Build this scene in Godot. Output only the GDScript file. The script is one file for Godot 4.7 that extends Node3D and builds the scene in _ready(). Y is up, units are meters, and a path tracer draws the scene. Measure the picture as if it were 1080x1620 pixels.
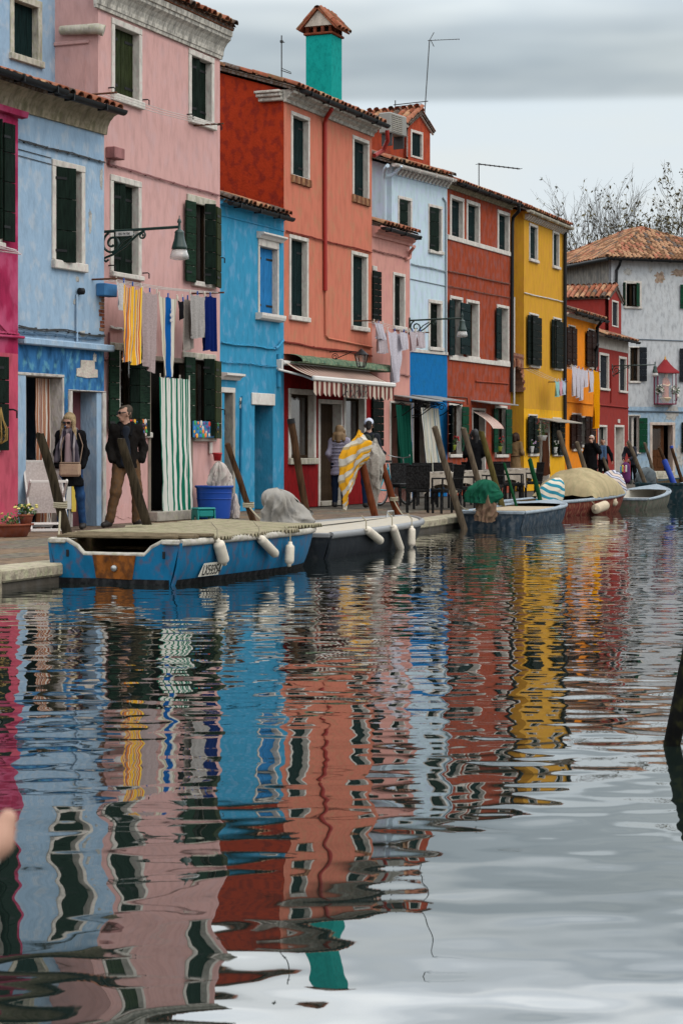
extends Node3D
# A canal lined with painted houses under an overcast sky. Metres, y up, water at y = 0, eye 1.3 m above it.
const FP := 3150.0
const HOR := 717.0
const EYE := 1.3
const QUAY := 0.2

var mats := {}
var texs := {}
var shapes := {}
var rng := RandomNumberGenerator.new()

# ---------------------------------------------------------------- mesh builder
class Mb:
	var v := PackedVector3Array()
	var n := PackedVector3Array()
	var t := PackedVector2Array()
	var ix := PackedInt32Array()
	func tri(a: Vector3, b: Vector3, c: Vector3) -> void:
		var nn := (b - a).cross(c - a).normalized()
		var k := v.size()
		v.append_array([a, b, c]); n.append_array([nn, nn, nn])
		t.append_array([Vector2(0, 0), Vector2(1, 0), Vector2(1, 1)])
		ix.append_array([k, k + 2, k + 1])
	func quad(a: Vector3, b: Vector3, c: Vector3, d: Vector3, u0 := Vector2(0, 0), u1 := Vector2(1, 1)) -> void:
		var nn := (b - a).cross(c - a) + (c - a).cross(d - a)
		nn = nn.normalized()
		var k := v.size()
		v.append_array([a, b, c, d]); n.append_array([nn, nn, nn, nn])
		t.append_array([Vector2(u0.x, u1.y), u1, Vector2(u1.x, u0.y), u0])
		ix.append_array([k, k + 2, k + 1, k, k + 3, k + 2])
	func box(c: Vector3, s: Vector3, bev := 0.0, b := Basis()) -> void:
		var h := s * 0.5
		var g := minf(bev, minf(h.x, minf(h.y, h.z)) * 0.9)
		var i := h - Vector3(g, g, g)
		if g <= 0.0:
			for q in [[0, 1, 2], [1, 2, 0], [2, 0, 1]]:
				for sg in [-1.0, 1.0]:
					var p := []
					for w in [[-1, -1], [1, -1], [1, 1], [-1, 1]]:
						var e := Vector3()
						e[q[0]] = h[q[0]] * sg; e[q[1]] = h[q[1]] * w[0]; e[q[2]] = h[q[2]] * w[1]
						p.append(c + b * e)
					if sg > 0: quad(p[0], p[1], p[2], p[3])
					else: quad(p[3], p[2], p[1], p[0])
			return
		for q in [[0, 1, 2], [1, 2, 0], [2, 0, 1]]:
			for sg in [-1.0, 1.0]:
				var p := []
				for w in [[-1, -1], [1, -1], [1, 1], [-1, 1]]:
					var e := Vector3()
					e[q[0]] = h[q[0]] * sg; e[q[1]] = i[q[1]] * w[0]; e[q[2]] = i[q[2]] * w[1]
					p.append(c + b * e)
				if sg > 0: quad(p[0], p[1], p[2], p[3])
				else: quad(p[3], p[2], p[1], p[0])
		for q in [[0, 1, 2], [1, 2, 0], [2, 0, 1]]:   # edges along q[2], between faces q[0] and q[1]
			for s0 in [-1.0, 1.0]:
				for s1 in [-1.0, 1.0]:
					var a := Vector3(); var d := Vector3()
					a[q[0]] = h[q[0]] * s0; a[q[1]] = i[q[1]] * s1
					d[q[0]] = i[q[0]] * s0; d[q[1]] = h[q[1]] * s1
					var a2 := a; var d2 := d
					a[q[2]] = -i[q[2]]; d[q[2]] = -i[q[2]]; a2[q[2]] = i[q[2]]; d2[q[2]] = i[q[2]]
					if s0 * s1 > 0: quad(c + b * a, c + b * d, c + b * d2, c + b * a2)
					else: quad(c + b * a2, c + b * d2, c + b * d, c + b * a)
		for sx in [-1.0, 1.0]:
			for sy in [-1.0, 1.0]:
				for sz in [-1.0, 1.0]:
					var A := c + b * Vector3(h.x * sx, i.y * sy, i.z * sz)
					var B := c + b * Vector3(i.x * sx, h.y * sy, i.z * sz)
					var C := c + b * Vector3(i.x * sx, i.y * sy, h.z * sz)
					if sx * sy * sz > 0: tri(A, B, C)
					else: tri(A, C, B)
	func bx(a: Vector3, c: Vector3, bev := 0.0) -> void:   # box from one corner to the other
		box((a + c) * 0.5, (c - a).abs(), bev)
	func grid(nu: int, nv: int, f: Callable, wrap := false) -> void:   # smooth sheet; f(u, v) for u, v in 0..1
		var k := v.size()
		for j in nv + 1:
			for i in nu + 1:
				v.append(f.call(float(i) / nu, float(j) / nv))
				t.append(Vector2(float(i) / nu, float(j) / nv))
		var W := nu + 1
		for j in nv + 1:
			for i in nu + 1:
				var il := i - 1; var ir := i + 1
				if wrap:
					il = nu - 1 if i == 0 else i - 1
					ir = 1 if i == nu else i + 1
				else:
					il = maxi(il, 0); ir = mini(ir, nu)
				var du := v[k + j * W + ir] - v[k + j * W + il]
				var dv := v[k + mini(j + 1, nv) * W + i] - v[k + maxi(j - 1, 0) * W + i]
				n.append(du.cross(dv).normalized())
		for j in nv:
			for i in nu:
				var a := k + j * W + i
				ix.append_array([a, a + W + 1, a + 1, a, a + W, a + W + 1])
	func tube(p: Array, r, sides := 8, caps := true) -> void:
		var k := v.size()
		var up := Vector3.UP
		var m := p.size()
		var prev := Vector3.ZERO
		for j in m:
			var d: Vector3 = (p[mini(j + 1, m - 1)] - p[maxi(j - 1, 0)]).normalized()
			var a := prev
			if j == 0:
				a = d.cross(up if absf(d.dot(up)) < 0.95 else Vector3.RIGHT).normalized()
			a = (a - d * a.dot(d)).normalized()
			prev = a
			var b := d.cross(a)
			var rr: float = r[j] if r is Array else r
			for i in sides + 1:
				var an := TAU * i / sides
				var o := a * cos(an) + b * sin(an)
				v.append(p[j] + o * rr); n.append(o); t.append(Vector2(float(i) / sides, float(j) / (m - 1)))
		var W := sides + 1
		for j in m - 1:
			for i in sides:
				var q := k + j * W + i
				ix.append_array([q, q + W + 1, q + 1, q, q + W, q + W + 1])
		if caps:
			for e in [0, m - 1]:
				var c0: Vector3 = p[e]
				for i in sides:
					var A := v[k + e * W + i]; var B := v[k + e * W + i + 1]
					if e == 0: tri(c0, B, A)
					else: tri(c0, A, B)
	func lathe(prof: Array, sides: int, xf := Transform3D()) -> void:   # prof: Vector2(radius, y)
		var k := v.size()
		var m := prof.size()
		for j in m:
			var d: Vector2 = prof[mini(j + 1, m - 1)] - prof[maxi(j - 1, 0)]
			var nr := Vector2(d.y, -d.x).normalized()
			for i in sides + 1:
				var an := TAU * i / sides
				var o := Vector3(cos(an), 0, sin(an))
				v.append(xf * (o * prof[j].x + Vector3(0, prof[j].y, 0)))
				n.append((xf.basis * (o * nr.x + Vector3(0, nr.y, 0))).normalized()); t.append(Vector2(float(i) / sides, float(j) / (m - 1)))
		var W := sides + 1
		for j in m - 1:
			for i in sides:
				var q := k + j * W + i
				ix.append_array([q, q + 1, q + W + 1, q, q + W + 1, q + W])
	func prism(poly: PackedVector2Array, z0: float, z1: float, xf := Transform3D()) -> void:
		var tr := Geometry2D.triangulate_polygon(poly)
		var area := 0.0
		for i in poly.size():
			area += poly[i].cross(poly[(i + 1) % poly.size()])
		var ccw := area > 0.0
		for i in range(0, tr.size(), 3):
			var a := poly[tr[i]]; var b := poly[tr[i + 1]]; var c := poly[tr[i + 2]]
			if (b - a).cross(c - a) < 0.0:
				var s := b; b = c; c = s
			tri(xf * Vector3(a.x, a.y, z1), xf * Vector3(b.x, b.y, z1), xf * Vector3(c.x, c.y, z1))
			tri(xf * Vector3(a.x, a.y, z0), xf * Vector3(c.x, c.y, z0), xf * Vector3(b.x, b.y, z0))
		for i in poly.size():
			var a := poly[i]; var b := poly[(i + 1) % poly.size()]
			if not ccw:
				var s := a; a = b; b = s
			quad(xf * Vector3(a.x, a.y, z0), xf * Vector3(b.x, b.y, z0), xf * Vector3(b.x, b.y, z1), xf * Vector3(a.x, a.y, z1))
	func sweep_x(prof: Array, x0: float, x1: float) -> void:   # a moulding: prof of Vector2(z, y), run along x, ends closed
		var poly := PackedVector2Array(prof)
		prism(poly, -x1, -x0, Transform3D(Basis(Vector3(0, 0, 1), Vector3(0, 1, 0), Vector3(-1, 0, 0)), Vector3.ZERO))
	func mesh() -> ArrayMesh:
		var m := ArrayMesh.new()
		var a := []
		a.resize(Mesh.ARRAY_MAX)
		a[Mesh.ARRAY_VERTEX] = v; a[Mesh.ARRAY_NORMAL] = n; a[Mesh.ARRAY_TEX_UV] = t; a[Mesh.ARRAY_INDEX] = ix
		m.add_surface_from_arrays(Mesh.PRIMITIVE_TRIANGLES, a)
		return m

class House:
	var node: Node3D
	var o: Vector3
	var u: Vector3
	var n: Vector3
	var w: float
	var holes := []
	func at(X: float, Y: float, off := 0.0) -> Vector3:   # pixel of the photograph -> point on the facade: along it, above the paving, out from it
		var d := Vector3((X - 540.0) / 3150.0, (717.0 - Y) / 3150.0, -1.0)
		var c := Vector3(0, 1.3, 0)
		var k := ((o - c).dot(n) + off) / d.dot(n)
		var p := c + d * k - o
		return Vector3(p.dot(u), p.y, off)

# ---------------------------------------------------------------- nodes and tags
func put(mb, called: String, m: Material, parent: Node = self) -> MeshInstance3D:
	var o := MeshInstance3D.new()
	o.name = called
	o.mesh = mb.mesh() if mb is Mb else mb
	o.material_override = m
	parent.add_child(o, true)
	return o
func tag(o: Node, label: String, category: String, group := "") -> Node:
	o.set_meta("label", label); o.set_meta("category", category)
	if group: o.set_meta("group", group)
	return o
func structure(o: Node) -> Node:
	o.set_meta("kind", "structure"); return o
func stuff(o: Node) -> Node:
	o.set_meta("kind", "stuff"); return o
func node(called: String, at: Vector3, turn := 0.0, parent: Node = self) -> Node3D:
	var o := Node3D.new()
	o.name = called; o.position = at; o.rotation.y = turn
	parent.add_child(o, true)
	return o
func thing(called: String, label: String, category: String, at: Vector3, turn := 0.0, group := "") -> Node3D:
	var base := called
	var k := 1
	while has_node(NodePath(called)):
		called = "%s_%03d" % [base, k]; k += 1
	var o := node(called, at, turn)
	tag(o, label, category, group)
	return o

# where a photo pixel meets the paving (or another level), or a given depth
func ground(X: float, Y: float, level := QUAY) -> Vector3:
	var d := (EYE - level) * FP / (Y - HOR)
	return Vector3((X - 540.0) / FP * d, level, -d)
func deep(X: float, Y: float, d: float) -> Vector3:
	return Vector3((X - 540.0) / FP * d, EYE + (HOR - Y) / FP * d, -d)

# ---------------------------------------------------------------- materials
func lin(r: float, g: float, b: float) -> Color:
	return Color(r, g, b).linear_to_srgb()
func ph(r: float, g: float, b: float, k := 1.1) -> Color:   # surface colour for what shows as r, g, b (0-255) in daylight
	var c := Color(r / 255.0, g / 255.0, b / 255.0).srgb_to_linear()
	return Color(minf(c.r / k, 0.86), minf(c.g / k, 0.86), minf(c.b / k, 0.86)).linear_to_srgb()
func noise_tex(key: String, freq: float, oct: int, sd: int, ramp: Array, size := 512, kind := FastNoiseLite.TYPE_SIMPLEX_SMOOTH) -> NoiseTexture2D:
	if texs.has(key): return texs[key]
	var f := FastNoiseLite.new()
	f.noise_type = kind; f.frequency = freq; f.fractal_octaves = oct; f.seed = sd
	f.fractal_type = FastNoiseLite.FRACTAL_FBM
	var x := NoiseTexture2D.new()
	x.width = size; x.height = size; x.seamless = true; x.noise = f; x.generate_mipmaps = false
	if ramp.size():
		var g := Gradient.new()
		var offs := PackedFloat32Array(); var cols := PackedColorArray()
		for r in ramp:
			offs.append(r[0]); cols.append(r[1])
		g.offsets = offs; g.colors = cols
		x.color_ramp = g
	texs[key] = x
	return x
func grey(a: float) -> Color: return Color(a, a, a)
func lin_dark(r: float, g: float, b: float) -> Color: return lin(r * 0.7, g * 0.7, b * 0.7)
func mat(key: String, col: Color, rough := 0.7, spec := 0.4) -> StandardMaterial3D:
	if mats.has(key): return mats[key]
	var m := StandardMaterial3D.new()
	m.resource_name = key
	m.albedo_color = col; m.roughness = rough; m.metallic_specular = spec
	mats[key] = m
	return m
# paint, plaster, stone: tone that varies at two scales, fine relief, and patches of another colour with an outline of their own
func plaster(key: String, col: Color, patch := Color(0, 0, 0, 0), stretch := 0.45, relief := 0.35, low := 0.74, amount := 0.62, psize := 0.35) -> StandardMaterial3D:
	if mats.has(key): return mats[key]
	var m := mat(key, col, 0.9, 0.16)
	var h := absi(hash(key)) % 97
	low = 0.62 if low < 0.66 else (0.8 if low < 0.76 else 0.9)
	m.albedo_texture = noise_tex("tone%d_%d" % [h % 2, int(low * 100)], 0.03, 6, 11 + h % 2, [[0.0, grey(low)], [0.3, grey(low + (1 - low) * 0.5)], [0.55, grey(low + (1 - low) * 0.85)], [1.0, grey(1.0)]], 512)
	m.uv1_triplanar = true
	m.uv1_scale = Vector3(0.36, 0.36 * (stretch if stretch >= 0.8 else stretch * 0.9), 0.36)
	m.uv1_offset = Vector3(h * 0.137, h * 0.071, h * 0.213)
	m.heightmap_enabled = true
	m.heightmap_texture = noise_tex("grain", 0.11, 5, 5, [], 512)
	m.heightmap_scale = relief
	if patch.a > 0.0:
		# alike patches share one texture
		var pa := 0.85 if patch.a > 0.7 else 0.55
		patch = patch.linear_to_srgb()
		patch = Color(snappedf(patch.r, 0.12), snappedf(patch.g, 0.12), snappedf(patch.b, 0.12), pa)
		amount = snappedf(amount, 0.08)
		var c0 := Color(patch.r, patch.g, patch.b, 0.0)
		m.detail_enabled = true
		m.detail_blend_mode = BaseMaterial3D.BLEND_MODE_MIX
		m.detail_albedo = noise_tex("patch_%s_%d" % [patch.to_html(), int(amount * 100)], 0.022, 6, 31, [[0.0, c0], [amount - 0.14, c0], [amount, Color(patch.r, patch.g, patch.b, patch.a * 0.16)], [amount + 0.07, Color(patch.r, patch.g, patch.b, patch.a * 0.42)], [1.0, Color(patch.r, patch.g, patch.b, patch.a * 0.85)]], 320)
		m.detail_uv_layer = BaseMaterial3D.DETAIL_UV_2
		m.uv2_triplanar = true
		m.uv2_scale = Vector3(psize, psize * 0.75, psize)
		m.uv2_offset = Vector3(h * 0.31, h * 0.17, h * 0.11)
	return m
func wood(key: String, col: Color, along := Vector3(6.0, 0.6, 6.0), low := 0.5, rough := 0.75) -> StandardMaterial3D:
	if mats.has(key): return mats[key]
	var m := mat(key, col, maxf(rough, 0.7), 0.16)
	m.albedo_texture = noise_tex("wood%d" % int(low * 100), 0.02, 5, 71, [[0.0, grey(low)], [0.45, grey(lerpf(low, 1, 0.6))], [1.0, grey(1.0)]], 256)
	m.uv1_triplanar = true
	m.uv1_scale = along
	m.heightmap_enabled = true
	m.heightmap_texture = noise_tex("grain", 0.11, 5, 5, [], 512)
	m.heightmap_scale = 0.3
	return m
func glass(key := "pane", col := Color(0.05, 0.06, 0.06, 0.25)) -> StandardMaterial3D:
	var m := mat(key, col, 0.06, 0.5)
	m.transparency = BaseMaterial3D.TRANSPARENCY_ALPHA
	return m
func stripes(key: String, bands: Array, size := 256, along_u := true) -> ImageTexture:   # bands: [share, Color] across the cloth
	if texs.has(key): return texs[key]
	var total := 0.0
	for b in bands: total += b[0]
	var im := Image.create(size if along_u else 4, 4 if along_u else size, false, Image.FORMAT_RGB8)
	var x := 0.0
	for b in bands:
		var w: float = b[0] / total * size
		if along_u: im.fill_rect(Rect2i(roundi(x), 0, ceili(w) + 1, 4), b[1])
		else: im.fill_rect(Rect2i(0, roundi(x), 4, ceili(w) + 1), b[1])
		x += w
	texs[key] = ImageTexture.create_from_image(im)
	return texs[key]
func cloth(key: String, col: Color, tex: Texture2D = null, thin := 0.25) -> StandardMaterial3D:
	if mats.has(key): return mats[key]
	var m := mat(key, col, 0.95, 0.12)
	m.albedo_texture = tex
	if tex == null:
		m.albedo_texture = noise_tex("weave", 0.05, 4, 9, [[0.0, grey(0.8)], [1.0, grey(1.0)]], 256)
		m.uv1_triplanar = true; m.uv1_scale = Vector3(2, 2, 2)
	if thin > 0:
		m.backlight_enabled = true
		m.backlight = Color(thin, thin, thin)
	return m
# ---------------------------------------------------------------- light, sky, camera
func light_and_camera() -> void:
	var cam := Camera3D.new()
	cam.name = "camera"
	cam.projection = Camera3D.PROJECTION_FRUSTUM
	cam.near = 0.05; cam.far = 3000.0
	cam.size = 1620.0 / FP * cam.near
	cam.frustum_offset = Vector2(0, -(810.0 - HOR) / FP * cam.near)
	cam.position = Vector3(0, EYE, 0)
	var ca := CameraAttributesPhysical.new()
	ca.frustum_focal_length = 70.0
	ca.exposure_aperture = 13.0
	ca.frustum_focus_distance = 34.0
	cam.attributes = ca
	add_child(cam)
	cam.current = true
	var sun := DirectionalLight3D.new()
	sun.name = "sun"
	sun.light_energy = 0.3
	sun.light_color = Color(1.0, 0.94, 0.85)
	sun.light_angular_distance = 24.0
	sun.shadow_enabled = true
	add_child(sun)
	sun.look_at_from_position(Vector3(9, 13, 7), Vector3.ZERO)
	var e := Environment.new()
	e.background_mode = Environment.BG_SKY
	e.tonemap_mode = Environment.TONE_MAPPER_LINEAR
	e.tonemap_exposure = 1.0
	e.sdfgi_enabled = true; e.ssao_enabled = true; e.ssil_enabled = true
	var sky := Sky.new()
	var pm := PanoramaSkyMaterial.new()
	pm.panorama = sky_picture()
	sky.sky_material = pm
	e.sky = sky
	var we := WorldEnvironment.new()
	we.name = "air"
	we.environment = e
	add_child(we)

func sky_picture() -> ImageTexture:   # layered grey cloud, blue-grey above and paler to the horizon
	var W := 2048; var Hh := 1024
	var im := Image.create(W, Hh, false, Image.FORMAT_RGBF)
	var f := FastNoiseLite.new()
	f.seed = 17; f.noise_type = FastNoiseLite.TYPE_SIMPLEX_SMOOTH; f.frequency = 1.0; f.fractal_octaves = 5; f.fractal_gain = 0.5
	var g := FastNoiseLite.new()
	g.seed = 34; g.noise_type = FastNoiseLite.TYPE_SIMPLEX_SMOOTH; g.frequency = 1.0; g.fractal_octaves = 4
	for y in Hh / 2:
		var el := (0.5 - (y + 0.5) / Hh) * PI
		var base := Color(0.49, 0.56, 0.6).lerp(Color(0.82, 0.805, 0.76), clampf(pow(1.0 - el / 0.2, 1.1), 0.0, 1.0) if el < 0.2 else 0.0)
		base = base.lerp(Color(2.05, 2.16, 2.26), smoothstep(0.19, 0.33, el))
		var step := 1 if el < 0.6 else 4
		for x in range(0, W, step):
			var az := (x + 0.5) / W * TAU
			var d := Vector3(sin(az) * cos(el), sin(el), cos(az) * cos(el))
			var q := d / (d.y + 0.13)
			var a := f.get_noise_3d(q.x * 0.9, q.z * 0.9, 3.0)
			var b := g.get_noise_3d(d.x * 6.0, d.y * 58.0, d.z * 6.0)
			var k := clampf(0.98 + 0.12 * a + 0.26 * b, 0.75, 1.2)
			var w := clampf(0.5 + 1.3 * a + 0.9 * b, 0.0, 1.0)
			var c := base * k
			c = Color(c.r * lerpf(0.94, 1.03, w), c.g * lerpf(0.975, 1.015, w), c.b * lerpf(1.01, 0.99, w))
			for i in step:
				im.set_pixel(x + i, y, c)
	im.fill_rect(Rect2i(0, Hh / 2, W, Hh / 2), Color(0.2, 0.2, 0.19))
	return ImageTexture.create_from_image(im)

# ---------------------------------------------------------------- water
func water() -> void:
	var r := RandomNumberGenerator.new()
	r.seed = 8
	var wv := []
	# wave length, slope
	for q in [[2.3, 0.0035, 2], [1.3, 0.0042, 3], [0.85, 0.0055, 3], [0.56, 0.0075, 4], [0.40, 0.0085, 5], [0.29, 0.0085, 5], [0.21, 0.0062, 4], [0.15, 0.004, 3], [0.115, 0.0024, 3]]:
		for i in q[2]:
			var lam: float = q[0] * r.randf_range(0.82, 1.2)
			var k := TAU / lam
			var an := r.randf_range(-1.15, 1.15) + PI / 2 + (PI if r.randf() < 0.5 else 0.0)
			wv.append([k * cos(an), k * sin(an), r.randf() * TAU, q[1] * 1.35 / sqrt(q[2]) * r.randf_range(0.75, 1.25), k])
	var calm := FastNoiseLite.new()
	calm.seed = 3; calm.frequency = 0.33; calm.fractal_octaves = 3
	var verts := PackedVector3Array(); var nor := PackedVector3Array(); var idx := PackedInt32Array(); var uv := PackedVector2Array()
	var kx := PackedFloat32Array(); var kz := PackedFloat32Array(); var pz := PackedFloat32Array(); var sl := PackedFloat32Array(); var kk := PackedFloat32Array()
	for q in wv:
		kx.append(q[0]); kz.append(q[1]); pz.append(q[2]); sl.append(q[3]); kk.append(q[4])
	var nw := wv.size()
	for zone in [[-5.0, 5.0, 2.5, 14.0, 0.033], [-8.0, 8.0, 14.0, 34.0, 0.048], [-4.0, 15.0, 34.0, 70.0, 0.14]]:
		var st: float = zone[4]
		var nx := int((zone[1] - zone[0]) / st); var nz := int((zone[3] - zone[2]) / st) + 1
		var b0 := verts.size()
		for j in nz + 1:
			var z: float = -(zone[2] + j * st)
			for i in nx + 1:
				var x: float = zone[0] + i * st
				var m := 0.85 + 0.75 * calm.get_noise_2d(x, z)
				var far := smoothstep(5.0, 16.0, -z)
				var h := 0.0; var gx := 0.0; var gz := 0.0
				for q in nw:
					var k := kk[q]
					var amp := sl[q] * m
					if k > 11.0: amp *= lerpf(0.6, 1.15, far)
					if st > 0.1 and k > 18.0: amp *= 0.6
					var ph_ := kx[q] * x + kz[q] * z + pz[q]
					var c := cos(ph_) * amp
					h += sin(ph_) * amp / k
					gx += c * kx[q] / k; gz += c * kz[q] / k
				verts.append(Vector3(x, h, z)); nor.append(Vector3(-gx, 1.0, -gz).normalized()); uv.append(Vector2(x, z))
		for j in nz:
			for i in nx:
				var a := b0 + j * (nx + 1) + i
				idx.append_array([a, a + nx + 1, a + nx + 2, a, a + nx + 2, a + 1])
	# calm water beyond the rippled reach
	var b1 := verts.size()
	for p in [Vector3(-300, -0.02, 60), Vector3(300, -0.02, 60), Vector3(300, -0.02, -400), Vector3(-300, -0.02, -400)]:
		verts.append(p); nor.append(Vector3.UP); uv.append(Vector2(p.x, p.z))
	idx.append_array([b1, b1 + 2, b1 + 1, b1, b1 + 3, b1 + 2])
	var am := ArrayMesh.new()
	var ar := []
	ar.resize(Mesh.ARRAY_MAX)
	ar[Mesh.ARRAY_VERTEX] = verts; ar[Mesh.ARRAY_NORMAL] = nor; ar[Mesh.ARRAY_TEX_UV] = uv; ar[Mesh.ARRAY_INDEX] = idx
	am.add_surface_from_arrays(Mesh.PRIMITIVE_TRIANGLES, ar)
	var m := mat("water", lin(0.006, 0.011, 0.009), 0.012, 0.7)
	m.clearcoat_enabled = true; m.clearcoat = 0.55; m.clearcoat_roughness = 0.012
	structure(put(am, "water", m))

# ---------------------------------------------------------------- quay
const KERB := [Vector2(-9.5, 0), Vector2(-3.22, 18.8), Vector2(1.47, 33.0), Vector2(3.0, 38.3), Vector2(5.6, 48.5), Vector2(9.0, 58.0), Vector2(12.5, 63.5), Vector2(30, 70)]
func quay() -> void:
	var q := node("quay", Vector3.ZERO)
	structure(q)
	var poly := PackedVector2Array()
	for k in KERB: poly.append(k)
	poly.append_array([Vector2(60, 72), Vector2(200, 260), Vector2(-200, 260), Vector2(-200, 0)])
	var mb := Mb.new()
	mb.prism(poly, -0.7, 0.185, Transform3D(Basis(Vector3(1, 0, 0), Vector3(0, 0, -1), Vector3(0, 1, 0)), Vector3.ZERO))
	put(mb, "paving_bed", plaster("paving_bed", ph(86, 80, 72), Color(0.1, 0.09, 0.08, 0.5), 1.0), q)
	var stone := [plaster("kerb_stone", ph(158, 146, 126), Color(0.32, 0.29, 0.24, 0.85), 1.0, 0.8, 0.55, 0.55, 1.4), plaster("kerb_stone_pale", ph(170, 158, 138), Color(0.3, 0.27, 0.22, 0.8), 1.0, 0.8, 0.55, 0.58, 1.1)]
	var slab := [plaster("paving_brown", ph(116, 101, 86), Color(0.16, 0.13, 0.1, 0.7), 1.0, 0.8, 0.6, 0.56, 1.2), plaster("paving_grey", ph(110, 101, 92), Color(0.2, 0.17, 0.14, 0.7), 1.0, 0.8, 0.6, 0.56, 0.9), plaster("paving_warm", ph(128, 108, 88), Color(0.14, 0.12, 0.1, 0.7), 1.0, 0.8, 0.6, 0.6, 1.0)]
	var foot := plaster("quay_foot", ph(96, 84, 66), Color(0.05, 0.06, 0.04, 0.85), 0.6, 1.4, 0.45, 0.5, 1.6)
	var r := RandomNumberGenerator.new()
	r.seed = 77
	var n_slab := 0
	for s in range(1, KERB.size() - 2):
		var a: Vector2 = KERB[s]; var b: Vector2 = KERB[s + 1]
		if s == 1: pass
		var d := (b - a).normalized()
		var inw := Vector2(-d.y, d.x)          # towards the houses
		if inw.x > 0: inw = -inw
		var len := a.distance_to(b)
		var start := 0.0 if s > 1 else 0.0
		var bas := Basis(Vector3(d.x, 0, -d.y), Vector3.UP, Vector3(-inw.x, 0, inw.y))
		var x := start
		# the face under the kerb, stained by the tide
		var fm := Mb.new()
		fm.box(Vector3(len / 2, -0.2, -0.16), Vector3(len, 0.6, 0.3))
		var fo := put(fm, "quay_wall", foot, q)
		fo.transform = Transform3D(bas, Vector3(a.x, 0, -a.y))
		while x < len - 0.3:
			var L := minf(r.randf_range(0.9, 1.5), len - x)
			var km := Mb.new()
			km.box(Vector3(x + L / 2, 0.142 + r.randf_range(-0.006, 0.006), -0.165 + r.randf_range(-0.008, 0.008)), Vector3(L - 0.012, 0.13, 0.4), 0.02)
			var ko := put(km, "kerb_stone", stone[r.randi() % 2], q)
			ko.transform = Transform3D(bas, Vector3(a.x, 0, -a.y))
			x += L
		if s > 2: continue
		var row := 0
		while row < 11:
			var w0 := 0.39 + row * 0.5
			x = -0.3 * (row % 2)
			while x < len and n_slab < 296:
				var L2 := r.randf_range(0.8, 1.25)
				if not (s == 1 and row > 7):
					var sm := Mb.new()
					sm.box(Vector3(x + L2 / 2, 0.145 + r.randf_range(-0.004, 0.004), -w0 - 0.25), Vector3(L2 - 0.018, 0.1, 0.482), 0.008)
					var so := put(sm, "paving_slab", slab[r.randi() % 3], q)
					so.transform = Transform3D(bas, Vector3(a.x, 0, -a.y))
					n_slab += 1
				x += L2
			row += 1
	# the bank goes on behind the viewer's left
	var a0: Vector2 = KERB[0]; var b0: Vector2 = KERB[1]
	var dd := (b0 - a0).normalized()
	var k0 := Mb.new()
	var bas0 := Basis(Vector3(dd.x, 0, -dd.y), Vector3.UP, Vector3(dd.y, 0, dd.x))
	k0.box(Vector3(a0.distance_to(b0) / 2, 0.07, -0.165), Vector3(a0.distance_to(b0) - 0.01, 0.27, 0.4), 0.02)
	put(k0, "kerb_stone", stone[0], q).transform = Transform3D(bas0, Vector3(a0.x, 0, -a0.y))
# ---------------------------------------------------------------- house kit
func make_house(called: String, label: String, Xl: float, zl: float, Xr: float, zr: float) -> House:
	var H := House.new()
	var a := Vector3((Xl - 540.0) / FP * zl, QUAY, -zl)
	var b := Vector3((Xr - 540.0) / FP * zr, QUAY, -zr)
	H.o = a
	H.w = a.distance_to(b)
	H.u = (b - a).normalized()
	H.n = Vector3(-H.u.z, 0, H.u.x)
	H.node = thing(called, label, "house", a, atan2(-H.u.z, H.u.x))
	return H
func on(H: House, p: Vector3) -> Vector3:
	return H.o + H.u * p.x + Vector3.UP * p.y + H.n * p.z

func panel(H: House, called: String, s0: float, s1: float, y0: float, y1: float, m: Material, off := 0.0, thick := 0.22) -> void:   # a wall with its openings cut out
	var xs := [s0, s1]; var ys := [y0, y1]
	for h in H.holes:
		for x in [h[0], h[1]]:
			if x > s0 and x < s1: xs.append(x)
		for y in [h[2], h[3]]:
			if y > y0 and y < y1: ys.append(y)
	xs.sort(); ys.sort()
	var mb := Mb.new()
	for i in xs.size() - 1:
		for j in ys.size() - 1:
			if xs[i + 1] - xs[i] < 1e-4 or ys[j + 1] - ys[j] < 1e-4: continue
			var cx: float = (xs[i] + xs[i + 1]) / 2; var cy: float = (ys[j] + ys[j + 1]) / 2
			var hole := false
			for h in H.holes:
				if cx > h[0] and cx < h[1] and cy > h[2] and cy < h[3]: hole = true; break
			if hole: continue
			for z in [off, off - thick]:
				var p := [Vector3(xs[i], ys[j], z), Vector3(xs[i + 1], ys[j], z), Vector3(xs[i + 1], ys[j + 1], z), Vector3(xs[i], ys[j + 1], z)]
				if z == off: mb.quad(p[0], p[1], p[2], p[3])
				else: mb.quad(p[3], p[2], p[1], p[0])
	for h in H.holes:
		if h[0] < s0 or h[1] > s1 or h[3] < y0 or h[2] > y1: continue
		var ya := maxf(h[2], y0); var yb := minf(h[3], y1)
		mb.quad(Vector3(h[0], ya, off), Vector3(h[0], ya, off - thick), Vector3(h[0], yb, off - thick), Vector3(h[0], yb, off))
		mb.quad(Vector3(h[1], ya, off - thick), Vector3(h[1], ya, off), Vector3(h[1], yb, off), Vector3(h[1], yb, off - thick))
		if h[3] <= y1: mb.quad(Vector3(h[0], yb, off), Vector3(h[0], yb, off - thick), Vector3(h[1], yb, off - thick), Vector3(h[1], yb, off))
	put(mb, called, m, H.node)

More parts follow.
